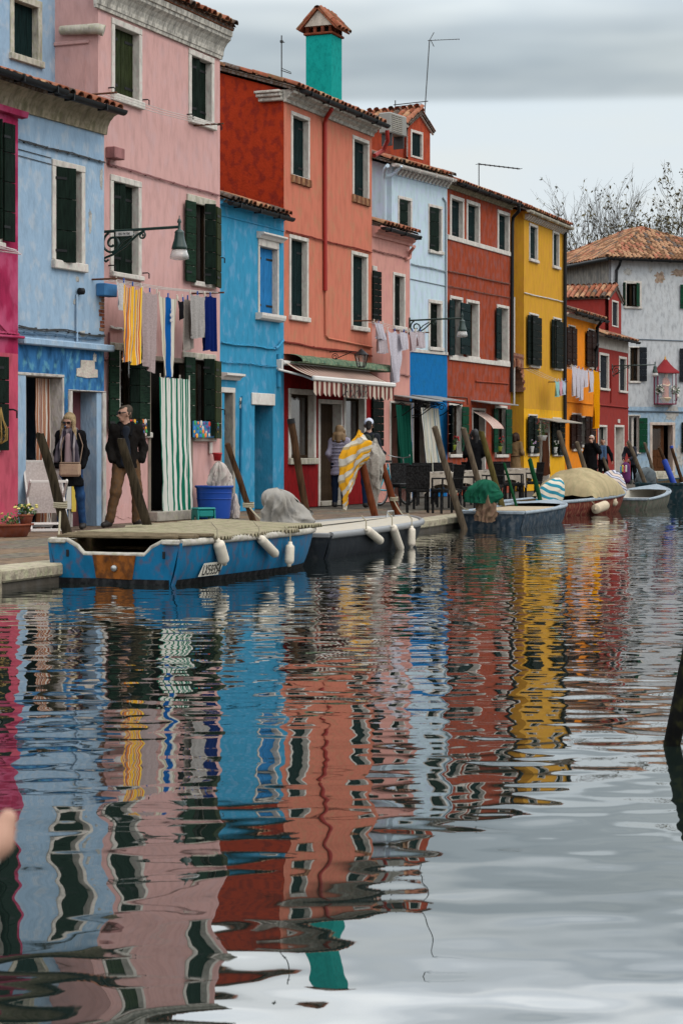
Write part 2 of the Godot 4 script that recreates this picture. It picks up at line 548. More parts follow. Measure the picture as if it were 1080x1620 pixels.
func body(H: House, depth: float, he: float, pitch: float, ml: Material, mr: Material, s0 := 0.004, s1 := -1.0) -> void:   # gable walls and back
	if s1 < 0: s1 = H.w - 0.004
	var r := tan(pitch) * depth / 2
	var poly := PackedVector2Array([Vector2(-0.005, 0), Vector2(-0.005, he), Vector2(-depth / 2, he + r), Vector2(-depth, he), Vector2(-depth, 0)])
	for q in [[s0, s0 + 0.2, ml], [s1 - 0.2, s1, mr]]:
		var mb := Mb.new()
		var pl := []
		for p in poly: pl.append(p)
		mb.sweep_x(pl, q[0], q[1])
		put(mb, "side_wall", q[2], H.node)
	var bk := Mb.new()
	bk.box(Vector3((s0 + s1) / 2, he / 2, -depth + 0.1), Vector3(s1 - s0 - 0.41, he, 0.2))
	put(bk, "back_wall", mr, H.node)

func tile_shape(k: int) -> ArrayMesh:
	var key := "tile%d" % k
	if shapes.has(key): return shapes[key]
	var r := RandomNumberGenerator.new()
	r.seed = 40 + k
	var mb := Mb.new()
	var ra := 0.07 + r.randf() * 0.006; var rb := 0.086 + r.randf() * 0.008
	var sk := r.randf_range(-0.008, 0.008)
	var L := 0.41
	mb.grid(6, 1, func(u: float, w: float): return Vector3(-cos(PI * u) * lerpf(rb, ra, w) + sk * (1.0 - w), sin(PI * u) * lerpf(rb, ra, w) * 0.82, -L * w))
	for i in 6:
		var a0 := PI * i / 6; var a1 := PI * (i + 1) / 6
		var o0 := Vector3(-cos(a0) * rb + sk, sin(a0) * rb * 0.82, 0); var o1 := Vector3(-cos(a1) * rb + sk, sin(a1) * rb * 0.82, 0)
		var q := rb - 0.017
		var i0 := Vector3(-cos(a0) * q + sk, sin(a0) * q * 0.82, 0); var i1 := Vector3(-cos(a1) * q + sk, sin(a1) * q * 0.82, 0)
		mb.quad(i0, i1, o1, o0)
		mb.quad(i1, i0, i0 + Vector3(0, 0, -0.2), i1 + Vector3(0, 0, -0.2))
	shapes[key] = mb.mesh()
	return shapes[key]
func tile_mats() -> Array:
	return [plaster("tile_orange", ph(160, 100, 74), Color(0.25, 0.2, 0.15, 0.7), 1.0, 0.5, 0.6, 0.6, 1.6), plaster("tile_brown", ph(128, 86, 64), Color(0.1, 0.09, 0.07, 0.8), 1.0, 0.5, 0.6, 0.55, 1.8),
		plaster("tile_pale", ph(176, 128, 98), Color(0.2, 0.17, 0.13, 0.8), 1.0, 0.5, 0.6, 0.57, 1.5), plaster("tile_dark", ph(88, 70, 58), Color(0.22, 0.2, 0.15, 0.6), 1.0, 0.5, 0.6, 0.55, 1.7), plaster("tile_red", ph(148, 84, 62), Color(0.08, 0.08, 0.06, 0.6), 1.0, 0.5, 0.6, 0.6, 1.4)]
# one slope of a tiled roof; local z runs down to the eave, x along it
func slope(parent: Node3D, at: Vector3, pitch: float, s0: float, s1: float, len: float, courses: int, each: bool, sd: int, red := 0.0, turn := 0.0) -> Node3D:
	var rf := node("roof", at, 0.0, parent)
	rf.basis = Basis(Vector3.UP, turn) * Basis(Vector3.RIGHT, pitch)
	var sp := 0.2
	var cols := int((s1 - s0) / sp)
	sp = (s1 - s0) / cols
	var bed := Mb.new()
	bed.grid(cols * 4, 2, func(u: float, w: float): return Vector3(lerpf(s0, s1, u), 0.02 + 0.022 * cos(u * cols * TAU - PI), -len * w))
	bed.bx(Vector3(s0, -0.06, -len), Vector3(s1, -0.012, -0.03))
	put(bed, "tile_bed", tile_mats()[3], rf)
	var r := RandomNumberGenerator.new()
	r.seed = sd
	var tm := tile_mats()
	var mm := []
	for i in 5: mm.append([])
	for j in courses:
		for i in cols:
			var pos := Vector3(s0 + sp * (i + 0.5) + r.randf_range(-0.012, 0.012), 0.04 + r.randf_range(-0.004, 0.008), 0.04 - j * 0.335 + r.randf_range(-0.03, 0.02))
			var b := Basis(Vector3.UP, r.randf_range(-0.05, 0.05)) * Basis(Vector3.RIGHT, 0.06)
			var k := r.randi() % 5
			if red > 0 and r.randf() < red: k = [0, 4, 2][r.randi() % 3]
			if each:
				var o := put(tile_shape(r.randi() % 3), "roof_tile", tm[k], rf)
				o.transform = Transform3D(b, pos)
			else:
				mm[k].append(Transform3D(b, pos))
	if not each:
		for k in 5:
			if mm[k].is_empty(): continue
			many("roof_tiles", tile_shape(k % 3), mm[k], tm[k], rf)
	return rf
func many(called: String, shape: Mesh, at: Array, m: Material, parent: Node) -> MultiMeshInstance3D:
	var mm := MultiMesh.new()
	mm.transform_format = MultiMesh.TRANSFORM_3D
	mm.mesh = shape
	mm.instance_count = at.size()
	for i in at.size(): mm.set_instance_transform(i, at[i])
	var o := MultiMeshInstance3D.new()
	o.name = called
	o.multimesh = mm
	o.material_override = m
	o.set_meta("kind", "stuff")
	parent.add_child(o, true)
	return o
func roof(H: House, ye: float, ov: float, pitch: float, depth: float, s0: float, s1: float, courses: int, each: bool, sd: int, red := 0.0) -> void:
	var len := (depth / 2 + ov) / cos(pitch)
	slope(H.node, Vector3(0, ye - ov * tan(pitch) + 0.07, ov), pitch, s0, s1, len, courses, each, sd, red)
	var mb := Mb.new()
	var top := ye + tan(pitch) * depth / 2
	mb.prism(PackedVector2Array([Vector2(0, 0), Vector2(len, 0), Vector2(len, 0.09), Vector2(0, 0.09)]), s0, s1, Transform3D(Basis(Vector3(0, -sin(pitch), -cos(pitch)), Vector3(0, cos(pitch), -sin(pitch)), Vector3(1, 0, 0)), Vector3(0, top + 0.07, -depth / 2)))
	put(mb, "rear_roof", tile_mats()[1], H.node)
func gutter(H: House, s0: float, s1: float, y: float, z: float, m: Material, r := 0.065, drop := 0.0) -> void:
	var g := Mb.new()
	g.grid(int((s1 - s0) * 3) + 2, 8, func(u: float, w: float): return Vector3(lerpf(s0, s1, u), y - sin(PI * w) * r - drop * u, z - cos(PI * w) * r))
	g.grid(2, 8, func(u: float, w: float): return Vector3(lerpf(s0, s1, u), y - sin(PI * w) * (r - 0.006) - drop * u, z - cos(PI * w) * (r - 0.006)))
	for e in [[s0, 0.0], [s1, drop]]:
		var f := PackedVector2Array()
		for i in 9: f.append(Vector2(z - cos(PI * i / 8.0) * r, y - sin(PI * i / 8.0) * r - e[1]))
		var pl := []
		for p in f: pl.append(p)
		g.sweep_x(pl, e[0] - 0.004, e[0] + 0.004)
	var o := put(g, "gutter", m, H.node)
	var x := s0 + 0.3
	while x < s1:
		var st := Mb.new()
		st.bx(Vector3(x, y - r - 0.012, z - r - 0.01), Vector3(x + 0.02, y + 0.01, z + r + 0.01))
		put(st, "gutter_bracket", m, o)
		x += 0.9
func cornice(H: House, s0: float, s1: float, y: float, prof: Array, m: Material, called := "cornice") -> void:
	var mb := Mb.new()
	var pl := []
	for p in prof: pl.append(Vector2(p[0], y + p[1]))
	mb.sweep_x(pl, s0, s1)
	put(mb, called, m, H.node)
func hang(H: House, pts: Array, r: float, m: Material, called := "cable", sides := 6) -> void:   # a cable or pipe along the wall; pts are [X, Y, out]
	var p := []
	for q in pts: p.append(H.at(q[0], q[1], q[2]))
	var mb := Mb.new()
	mb.tube(p, r, sides)
	put(mb, called, m, H.node)
func cable(H: House, X1: float, Y1: float, X2: float, Y2: float, m: Material, r := 0.012, sag := 0.02, sd := 1) -> void:
	var a := H.at(X1, Y1, 0.025); var b := H.at(X2, Y2, 0.025)
	var g := RandomNumberGenerator.new()
	g.seed = sd
	for k in 2:
		var p := []
		for i in 19:
			var t := i / 18.0
			p.append(a.lerp(b, t) + Vector3(0, -sin(t * PI * 3 + sd) * sag * 0.3 + g.randf_range(-0.006, 0.006) - k * 0.016, k * 0.01 + g.randf_range(-0.004, 0.004)))
		var mb := Mb.new()
		mb.tube(p, r * 0.7, 5)
		put(mb, "cable", m, H.node)
	for i in 8:
		var cl := Mb.new()
		cl.box(a.lerp(b, (i + 0.5) / 8.0) + Vector3(0, -0.01, 0), Vector3(0.02, 0.034, 0.03))
		put(cl, "cable_clip", m, H.node)

# a framed opening. X1, X2: outer edges in the photo; Yt, Yb: outer top and bottom, measured at X1
func win(H: House, X1: float, X2: float, Yt: float, Yb: float, o := {}) -> Array:
	var a := H.at(X1, Yt); var b := H.at(X1, Yb); var s2 := H.at(X2, Yt).x
	var s1 := a.x; var y2 := a.y; var y1: float = b.y
	var door: bool = o.get("door", false)
	if door: y1 = 0.0
	var fw: float = o.get("fw", 0.1); var pr: float = o.get("proud", 0.022); var dp: float = o.get("deep", 0.26)
	var fm: Material = o.get("fm", mats["frame"])
	var ft: float = o.get("ft", fw)
	var sh: float = o.get("sh", 0.09)
	var w := node("door" if door else "window", Vector3.ZERO, 0, H.node)
	var bev := 0.008
	var e := 0.012
	H.holes.append([s1 + e, s2 - e, 0.0 if door else y1 + e, y2 - e])
	for q in [[s1, s1 + fw], [s2 - fw, s2]]:
		var mb := Mb.new()
		mb.bx(Vector3(q[0], y1 if door else y1 + sh, -dp), Vector3(q[1], y2 - ft, pr), bev)
		put(mb, "jamb", o.get("jm", fm), w)
	var lt := Mb.new()
	lt.bx(Vector3(s1, y2 - ft + 0.002, -dp), Vector3(s2, y2, pr + 0.003), bev)
	put(lt, "lintel", fm, w)
	if not door:
		var si := Mb.new()
		var sp: float = o.get("sp", 0.05)
		si.bx(Vector3(s1 - 0.01, y1, -dp), Vector3(s2 + 0.01, y1 + sh - 0.002, pr + sp), 0.012)
		put(si, "sill", o.get("sm", fm), w)
	var i1 := s1 + fw; var i2 := s2 - fw; var j1 := (y1 if door else y1 + sh); var j2 := y2 - ft
	var z: float = o.get("z", -0.1)
	match o.get("fill", "leaf"):
		"leaf": closed_leaves(H, i1, i2, j1, j2, z, o.get("leaf", mats["green"]), o.get("n", 2), o.get("ajar", 0.0))
		"glass": casement(w, i1, i2, j1, j2, -0.17, o.get("cm", mats["brown_wood"]), o.get("n", 2), o.get("bars", 0))
		"dark": casement(w, i1, i2, j1, j2, -0.22, o.get("cm", mats["brown_wood"]), o.get("n", 2), 0)
	return [i1, i2, j1, j2, w]
func closed_leaves(H: House, i1: float, i2: float, j1: float, j2: float, z: float, m: Material, n: int, ajar := 0.0) -> void:
	var lw := (i2 - i1) / n - 0.006
	for k in n:
		var left := k < (n + 1) / 2 and n > 1
		var x0 := i1 + (i2 - i1) / n * k + 0.003
		var sh := node("shutter", Vector3(x0 if left or n == 1 else x0 + lw, j1 + 0.005, z), 0, H.node)
		if ajar != 0.0 and (k == 0 or ajar < 0): sh.rotation.y = -absf(ajar) if left or n == 1 else absf(ajar)
		var d := 1.0 if left or n == 1 else -1.0
		var nb := maxi(2, roundi(lw / 0.14))
		for i in nb:
			var mb := Mb.new()
			var a := lw / nb * i; var b := lw / nb * (i + 1) - 0.005
			mb.bx(Vector3(a * d, 0, -0.035), Vector3(b * d, j2 - j1 - 0.01, 0), 0.004)
			put(mb, "board", m, sh)
		for y in [0.16, 0.84]:
			var hb := Mb.new()
			hb.bx(Vector3(0.01 * d, (j2 - j1) * y - 0.02, 0.001), Vector3(lw * 0.72 * d, (j2 - j1) * y + 0.02, 0.008))
			put(hb, "strap", mats["iron"], sh)
func casement(w: Node3D, i1: float, i2: float, j1: float, j2: float, z: float, m: Material, n: int, bars: int) -> void:
	var fr := 0.05
	for k in n:
		var a := i1 + (i2 - i1) / n * k; var b := i1 + (i2 - i1) / n * (k + 1)
		var mb := Mb.new()
		mb.bx(Vector3(a, j1, z), Vector3(a + fr, j2, z + 0.05), 0.004)
		mb.bx(Vector3(b - fr, j1, z), Vector3(b, j2, z + 0.05), 0.004)
		mb.bx(Vector3(a + fr, j1, z + 0.001), Vector3(b - fr, j1 + fr * 1.3, z + 0.049), 0.004)
		mb.bx(Vector3(a + fr, j2 - fr, z + 0.001), Vector3(b - fr, j2, z + 0.049), 0.004)
		for i in bars:
			var y := lerpf(j1, j2, (i + 1.0) / (bars + 1))
			mb.bx(Vector3(a + fr, y - 0.015, z + 0.005), Vector3(b - fr, y + 0.015, z + 0.045))
		put(mb, "sash", m, w)
		var g := Mb.new()
		g.bx(Vector3(a + fr - 0.01, j1 + 0.03, z + 0.018), Vector3(b - fr + 0.01, j2 - 0.03, z + 0.024))
		put(g, "pane", glass(), w)
# an opened shutter leaf between two points of the plan, given as photo columns and distances out from the wall
func leaf(H: House, X1: float, o1: float, X2: float, o2: float, Yt: float, Yb: float, m: Material, nb := 5, back: Material = null) -> Node3D:
	var a := H.at(X1, Yt, o1); var b := H.at(X2, Yt, o2); var y1 := H.at(X1, Yb, o1).y
	var d := Vector3(b.x - a.x, 0, b.z - a.z)
	var L := d.length()
	var sh := node("shutter", Vector3(a.x, y1, a.z), atan2(-d.z, d.x), H.node)
	var h := a.y - y1
	for i in nb:
		var mb := Mb.new()
		mb.bx(Vector3(0, h / nb * i + 0.004, 0), Vector3(L, h / nb * (i + 1) - 0.004, 0.034), 0.005)
		put(mb, "board", m, sh)
	for x in [0.06, L - 0.1]:
		var bt := Mb.new()
		bt.bx(Vector3(x, 0.01, -0.016), Vector3(x + 0.05, h - 0.01, -0.001))
		put(bt, "batten", back if back else m, sh)
	for y in [0.12, 0.88]:
		var st := Mb.new()
		st.bx(Vector3(-0.02, h * y - 0.018, 0.034), Vector3(minf(0.2, L * 0.5), h * y + 0.018, 0.041))
		put(st, "strap", mats["iron"], sh)
	return sh
func block(H: House, called: String, X1: float, X2: float, Yt: float, Yb: float, z0: float, z1: float, m: Material, bev := 0.01, parent: Node = null) -> MeshInstance3D:
	var a := H.at(X1, Yt); var b := H.at(X1, Yb); var s2 := H.at(X2, Yt).x
	var mb := Mb.new()
	mb.bx(Vector3(a.x, b.y, z0), Vector3(s2, a.y, z1), bev)
	return put(mb, called, m, parent if parent else H.node)
# a hanging cloth (laundry, a door curtain): a thing of its own. X, Y as seen where it hangs, off = distance out from the wall
func drape(H: House, called: String, label: String, category: String, X1: float, X2: float, Yt: float, Yb: float, off: float, m: Material, o := {}) -> Node3D:
	var a := H.at(X1, Yt, off); var b := H.at(X2, Yt, off); var y1 := H.at(X1, Yb, off).y
	var t := thing(called, label, category, on(H, a), H.node.rotation.y, o.get("group", ""))
	var w := b.x - a.x; var h := a.y - y1
	var folds: float = o.get("folds", 3.0); var amp: float = o.get("amp", 0.025); var sag: float = o.get("sag", 0.03); var ph0: float = o.get("ph", 0.0)
	var skew: float = o.get("skew", 0.0); var taper: float = o.get("taper", 0.0); var hem: float = o.get("hem", 0.02); var pegs: int = o.get("pegs", 3)
	var drop: float = o.get("drop", 0.0)
	var f := FastNoiseLite.new()
	f.seed = absi(hash(label)) % 1000; f.frequency = 2.2
	var mb := Mb.new()
	var nu := int(clampf(w * 45, 10, 40)); var nv := int(clampf(h * 14, 6, 26))
	mb.grid(nu, nv, func(u: float, q: float):
		var v: float = q
		var top := -sag * absf(sin(PI * u * maxf(1, pegs - 1))) if pegs > 0 else 0.0
		var z := amp * (0.35 + 0.65 * v) * (sin(u * folds * TAU + ph0 + v * 1.3) + 0.55 * sin(u * folds * 2.3 * TAU + 1.0 + ph0)) + 0.035 * f.get_noise_3d(u * w * 1.2, v * h * 0.7, 1.0) * (0.2 + v)
		var x: float = w * u + skew * v + taper * (0.5 - u) * v * w
		return Vector3(x, top - (h + hem * sin(u * 5.0 + ph0) + drop * u - sag * 0.3) * v, z))
	for i in mb.n.size(): mb.n[i] = -mb.n[i]
	for i in range(0, mb.ix.size(), 3):
		var q := mb.ix[i + 1]; mb.ix[i + 1] = mb.ix[i + 2]; mb.ix[i + 2] = q
	put(mb, o.get("part", "cloth"), m, t)
	for k in pegs:
		var pg := Mb.new()
		pg.box(Vector3(w * (0.03 + 0.94 * k / maxf(1, pegs - 1)), 0.02, 0.0), Vector3(0.014, 0.075, 0.022), 0.003)
		put(pg, "peg", mats[["peg", "peg_blue", "peg"][k % 3]], t)
	return t
# a ragged thin skin of other plaster on a wall: lost, patched or stained paint with an outline of its own
func patch(H: House, X1: float, X2: float, Y1: float, Y2: float, m: Material, sd: int, off := 0.0) -> void:
	var a := H.at(X1, Y2, off); var b := H.at(X2, Y2, off); var top := H.at(X1, Y1, off).y
	var g := RandomNumberGenerator.new(); g.seed = sd
	var f := FastNoiseLite.new(); f.seed = sd; f.frequency = 1.0; f.fractal_octaves = 4
	var c := Vector2((a.x + b.x) / 2, (a.y + top) / 2)
	var r := Vector2((b.x - a.x) / 2, (top - a.y) / 2)
	var poly := PackedVector2Array()
	for i in 64:
		var an := TAU * i / 64
		var q := Vector2(cos(an), sin(an))
		var e := pow(pow(absf(q.x), 3.0) + pow(absf(q.y), 3.0), -1.0 / 3.0)
		var k := e * (0.8 + 0.5 * f.get_noise_2d(q.x * 1.6 + sd, q.y * 1.6))
		poly.append(c + Vector2(q.x * r.x, q.y * r.y) * k)
	if Geometry2D.triangulate_polygon(poly).is_empty(): return
	var mb := Mb.new()
	mb.prism(poly, off - 0.002, off + 0.004 + 0.001 * (sd % 4))
	put(mb, "plaster_patch", m, H.node)
# ---------------------------------------------------------------- the houses, along the quay
var hA: House; var hB: House; var hC: House; var hD: House; var hE: House; var hF: House
var hG: House; var hH: House; var hI: House; var hJ: House; var hK: House; var hL: House

func basics() -> void:
	plaster("frame", ph(206, 200, 190), Color(0.42, 0.38, 0.32, 0.75), 0.6, 0.5, 0.72, 0.62, 1.3)
	plaster("frame_worn", ph(196, 188, 174), Color(0.3, 0.26, 0.2, 0.8), 0.5, 0.8, 0.62, 0.55, 1.6)
	plaster("render_grey", ph(158, 150, 140), Color(0.3, 0.28, 0.25, 0.6), 0.6, 0.6, 0.7, 0.6, 1.2)
	plaster("cornice_white", ph(205, 198, 186), Color(0.13, 0.115, 0.09, 0.85), 0.35, 0.9, 0.6, 0.57, 1.3)
	plaster("cornice_dirty", ph(168, 154, 132), Color(0.09, 0.08, 0.06, 0.8), 0.4, 1.0, 0.55, 0.52, 1.1)
	wood("green", lin_dark(0.013, 0.028, 0.019), Vector3(5, 0.5, 5), 0.5, 0.6)
	wood("green_teal", lin_dark(0.012, 0.034, 0.034), Vector3(5, 0.5, 5), 0.5, 0.6)
	wood("green_olive", lin_dark(0.055, 0.07, 0.026), Vector3(5, 0.5, 5), 0.5, 0.65)
	wood("green_mid", lin_dark(0.02, 0.055, 0.03), Vector3(0.6, 5, 5), 0.5, 0.6)
	wood("green_black", lin_dark(0.009, 0.016, 0.012), Vector3(5, 0.5, 5), 0.5, 0.5)
	wood("green_bright", lin_dark(0.012, 0.09, 0.045), Vector3(5, 0.5, 5), 0.6, 0.6)
	wood("blue_leaf", ph(45, 125, 185), Vector3(5, 0.5, 5), 0.75, 0.6)
	wood("brown_wood", lin_dark(0.075, 0.045, 0.025), Vector3(8, 0.6, 8), 0.5, 0.6)
	wood("brown_leaf", lin_dark(0.045, 0.018, 0.012), Vector3(8, 0.6, 8), 0.5, 0.6)
	wood("dark_wood", lin_dark(0.02, 0.016, 0.013), Vector3(8, 0.6, 8), 0.5, 0.6)
	wood("grey_leaf", lin_dark(0.03, 0.036, 0.045), Vector3(8, 0.6, 8), 0.5, 0.6)
	mat("dark", lin_dark(0.012, 0.012, 0.012), 0.9, 0.2)
	mat("iron", lin_dark(0.012, 0.012, 0.013), 0.55, 0.3)
	mat("gutter_black", lin_dark(0.014, 0.015, 0.016), 0.5, 0.3)
	mat("lamp_green", lin_dark(0.008, 0.035, 0.025), 0.35, 0.5)
	mat("steel", ph(150, 150, 148), 0.35, 0.6).metallic = 0.7
	mat("peg", ph(215, 205, 190), 0.7); mat("peg_blue", ph(50, 90, 170), 0.6)
	mat("wire_grey", lin_dark(0.05, 0.05, 0.05), 0.7); mat("line_white", ph(190, 185, 178), 0.8)

const BIG := [[0, 0], [0.04, 0.0], [0.045, 0.05], [0.06, 0.06], [0.065, 0.13], [0.09, 0.2], [0.14, 0.27], [0.2, 0.32], [0.205, 0.37], [0.23, 0.38], [0.24, 0.47], [-0.05, 0.47]]
const COVE := [[0, 0], [0.04, 0.0], [0.05, 0.06], [0.06, 0.12], [0.1, 0.2], [0.17, 0.27], [0.26, 0.31], [0.27, 0.36], [-0.05, 0.36]]
const PLAIN := [[0, 0], [0.05, 0.0], [0.06, 0.06], [0.13, 0.1], [0.14, 0.14], [0.22, 0.17], [0.23, 0.24], [-0.05, 0.24]]
const SLIM := [[0, 0], [0.05, 0.0], [0.06, 0.05], [0.12, 0.08], [0.12, 0.12], [-0.05, 0.12]]

func house_a() -> void:
	var H := make_house("magenta_house", "magenta house with black-green shutters and a hanging basket", -90, 26.3, 29, 28.05)
	hA = H
	var m := plaster("magenta", ph(158, 42, 78), Color(0.52, 0.14, 0.2, 0.75), 0.4, 0.4, 0.7, 0.5, 0.25)
	var m2 := plaster("magenta_worn", ph(184, 84, 100), Color(0.42, 0.06, 0.12, 0.6), 0.4, 0.5, 0.75, 0.55, 0.3)
	win(H, -34, 3, 193, 388, {"fill": "dark", "fw": 0.08})
	leaf(H, 5, 0.05, 22, 0.06, 193, 381, mats["green"], 4)
	leaf(H, -2, 0.08, 5, 0.24, 191, 380, mats["green"], 4)
	win(H, -38, -6, 566, 716, {"fill": "dark", "fw": 0.07})
	leaf(H, -6, 0.05, 12, 0.06, 563, 713, mats["green"], 4)
	var ye := H.at(29, 186).y
	var ym := H.at(29, 560).y
	panel(H, "wall", 0, H.w, ym, ye, m)
	panel(H, "lower_wall", 0, H.w, 0, ym, m2)
	block(H, "moulding", -90, 34, 143, 151, -0.1, 0.1, m, 0.02)
	var y := H.at(29, 177).y
	cornice(H, 0, H.w + 0.06, y, COVE, mats["cornice_dirty"])
	cornice(H, 0, H.w + 0.1, y - 0.09, [[0, 0], [0.1, 0.01], [0.12, 0.09], [0, 0.09]], m, "crown_trim")
	body(H, 7, y + 0.3, 0.3, m, m)
	roof(H, y + 0.36, 0.34, 0.3, 7, 0, H.w + 0.25, 6, true, 3, 0.6)
	gutter(H, 0, H.w + 0.55, y + 0.36, 0.44, mats["gutter_black"], 0.075)
	# drying rack of white tubes with pulleys
	var wm := mat("rack_white", ph(205, 190, 190), 0.5)
	for k in 3: hang(H, [[-10, 386 + k * 5, 0.05], [26 + k * 4, 396 + k * 3, 0.5]], 0.012, wm, "drying_arm")
	hang(H, [[-40, 528, 0.03], [38, 534, 0.05]], 0.022, m, "pipe")
	hang(H, [[-40, 470, 0.03], [14, 528, 0.03]], 0.016, m, "pipe")
	cable(H, -40, 520, 30, 528, m, 0.016, 0.03, 4)
	var hk := Mb.new()
	var p := H.at(12, 648, 0.0)
	hk.tube([p, p + Vector3(0, 0.0, 0.1), p + Vector3(0.06, -0.02, 0.12), p + Vector3(0.06, -0.12, 0.12)], 0.014, 6)
	put(hk, "shutter_hook", mats["iron"], H.node)

func house_b() -> void:
	var H := make_house("light_blue_house", "pale blue house with flaking paint, darker blue base and two doorways", 29, 28.25, 165, 30.35)
	hB = H
	var m := plaster("pale_blue", ph(148, 172, 194), Color(0.40, 0.47, 0.52, 0.5), 0.4, 0.6, 0.8, 0.64, 0.5)
	var md := plaster("deep_blue", ph(58, 112, 162), Color(0.25, 0.42, 0.52, 0.6), 0.5, 0.7, 0.6, 0.62, 0.6)
	var wn := win(H, 82, 134, 251, 424, {"fill": "dark", "fw": 0.1, "sh": 0.13})
	leaf(H, 88, 0.0, 119, 0.12, 263, 414, mats["green"], 3)
	var bl := plaster("reveal_white", ph(196, 188, 182), Color(0.3, 0.27, 0.24, 0.6), 0.5, 0.7, 0.65, 0.6, 1.1)
	# two doorways
	var d1 := win(H, 26, 102, 588, 850, {"door": true, "fw": 0.045, "deep": 0.4, "fill": "none", "fm": bl, "proud": 0.005})
	var w1: Node3D = d1[4]
	var db := Mb.new()
	db.bx(Vector3(d1[0], 0, -0.36), Vector3(lerpf(d1[0], d1[1], 0.46), d1[3], -0.33))
	put(db, "blind", wood("blind", lin(0.04, 0.036, 0.032), Vector3(0.6, 30, 30), 0.4), w1)
	var ps := Mb.new()
	ps.bx(Vector3(lerpf(d1[0], d1[1], 0.46), 0, -0.34), Vector3(lerpf(d1[0], d1[1], 0.52), d1[3], -0.26), 0.006)
	put(ps, "post", mats["frame"], w1)
	var d2 := win(H, 108, 167, 616, 836, {"door": true, "fw": 0.1, "deep": 0.34, "fill": "none", "fm": bl, "ft": 0.02})
	var w2: Node3D = d2[4]
	var dl := Mb.new()
	dl.bx(Vector3(d2[0], 0, -0.33), Vector3(d2[1], d2[3], -0.29))
	put(dl, "door_leaf", plaster("door_mauve", ph(118, 74, 78), Color(0.1, 0.06, 0.06, 0.6), 0.4, 0.4, 0.7, 0.6, 0.8), w2)
	var yl := H.at(29, 541).y
	var ye := H.at(29, 176).y
	panel(H, "wall", 0, H.w, yl, ye, m)
	panel(H, "lower_wall", 0, H.w, 0, yl, md)
	var led := Mb.new()
	led.bx(Vector3(0, yl - 0.03, -0.05), Vector3(H.w + 0.12, yl + 0.07, 0.12), 0.015)
	put(led, "ledge", m, H.node)
	cornice(H, 0, H.w + 0.02, ye, COVE, mats["cornice_dirty"])
	body(H, 7, ye + 0.3, 0.3, m, m)
	roof(H, ye + 0.36, 0.34, 0.3, 7, -0.12, H.w - 0.06, 6, true, 9, 0.6)
	gutter(H, 0.35, H.w - 0.16, ye + 0.31, 0.44, mats["gutter_black"], 0.075)
	# the raised attic behind the roof edge
	var at0 := node("attic", Vector3.ZERO, 0, H.node)
	var zb := -0.95
	var HH := House.new()
	HH.node = at0; HH.o = H.o; HH.u = H.u; HH.n = H.n
	var a0 := H.at(-80, 0, zb).x; var a1 := H.at(90, 0, zb).x
	var yb := ye + 0.3
	var q1 := H.at(16, -14, zb); var q2 := H.at(16, 92, zb); var qx := H.at(66, 0, zb).x
	HH.holes = [[q1.x + 0.02, qx - 0.02, q2.y + 0.02, q1.y - 0.02]]
	panel(HH, "attic_wall", a0, a1, yb, yb + 3.4, m, zb)
	var af := Mb.new()
	af.bx(Vector3(q1.x, q2.y, zb - 0.2), Vector3(q1.x + 0.1, q1.y, zb + 0.02), 0.008)
	af.bx(Vector3(qx - 0.1, q2.y, zb - 0.2), Vector3(qx, q1.y, zb + 0.02), 0.008)
	af.bx(Vector3(q1.x, q1.y - 0.1, zb - 0.2), Vector3(qx, q1.y + 0.01, zb + 0.023), 0.008)
	af.bx(Vector3(q1.x - 0.02, q2.y - 0.01, zb - 0.2), Vector3(qx + 0.02, q2.y + 0.09, zb + 0.06), 0.008)
	put(af, "attic_window_frame", mats["frame_worn"], at0)
	for k in 4:
		var lb := Mb.new()
		var wd := (qx - q1.x - 0.2) / 4
		lb.bx(Vector3(q1.x + 0.1 + wd * k + 0.002, q2.y + 0.08, zb - 0.14), Vector3(q1.x + 0.1 + wd * (k + 1) - 0.002, q1.y - 0.09, zb - 0.1), 0.004)
		put(lb, "attic_shutter", mats["green_teal"], at0)
	var asd := Mb.new()
	asd.bx(Vector3(a1 - 0.2, yb, -3.5), Vector3(a1, yb + 3.4, zb - 0.004))
	asd.bx(Vector3(a0, yb + 3.2, -3.5), Vector3(a1 - 0.2, yb + 3.4, zb - 0.22))
	asd.bx(Vector3(a0, yb, -3.5), Vector3(a0 + 0.2, yb + 3.2, zb - 0.22))
	asd.bx(Vector3(a0 + 0.2, yb, -3.5), Vector3(a1 - 0.2, yb + 3.2, -3.3))
	put(asd, "attic_side", m, at0)
	# wires, meter box, patches
	var bw := mat("blue_wire", ph(70, 96, 120), 0.7)
	cable(H, 30, 221, 166, 256, mats["wire_grey"], 0.013, 0.02, 5)
	hang(H, [[30, 236, 0.012], [82, 250, 0.012]], 0.006, mats["wire_grey"])
	hang(H, [[30, 246, 0.012], [82, 260, 0.012]], 0.006, mats["wire_grey"])
	cable(H, 30, 516, 166, 530, mats["wire_grey"], 0.014, 0.05, 6)
	cable(H, 30, 524, 160, 536, bw, 0.012, 0.03, 7)
	hang(H, [[122, 466, 0.02], [122, 497, 0.03], [122, 540, 0.03]], 0.022, m, "pipe")
	var mt := block(H, "meter_box", 152, 172, 448, 468, 0.0, 0.16, plaster("box_blue", ph(74, 124, 170)), 0.012)
	var lamp := Mb.new()
	var lp := H.at(123, 461, 0.0)
	lamp.lathe([Vector2(0.0, 0.08), Vector2(0.05, 0.075), Vector2(0.055, 0.0), Vector2(0.0, -0.02)], 10, Transform3D(Basis(Vector3.RIGHT, PI / 2), lp + Vector3(0, 0, 0.03)))
	put(lamp, "bell", mats["iron"], H.node)
	# stepped patch of bare white plaster beside the doors
	var p0 := H.at(121, 597); var p1 := H.at(154, 571)
	var dx := p1.x - p0.x; var dy := p1.y - p0.y
	var pt := Mb.new()
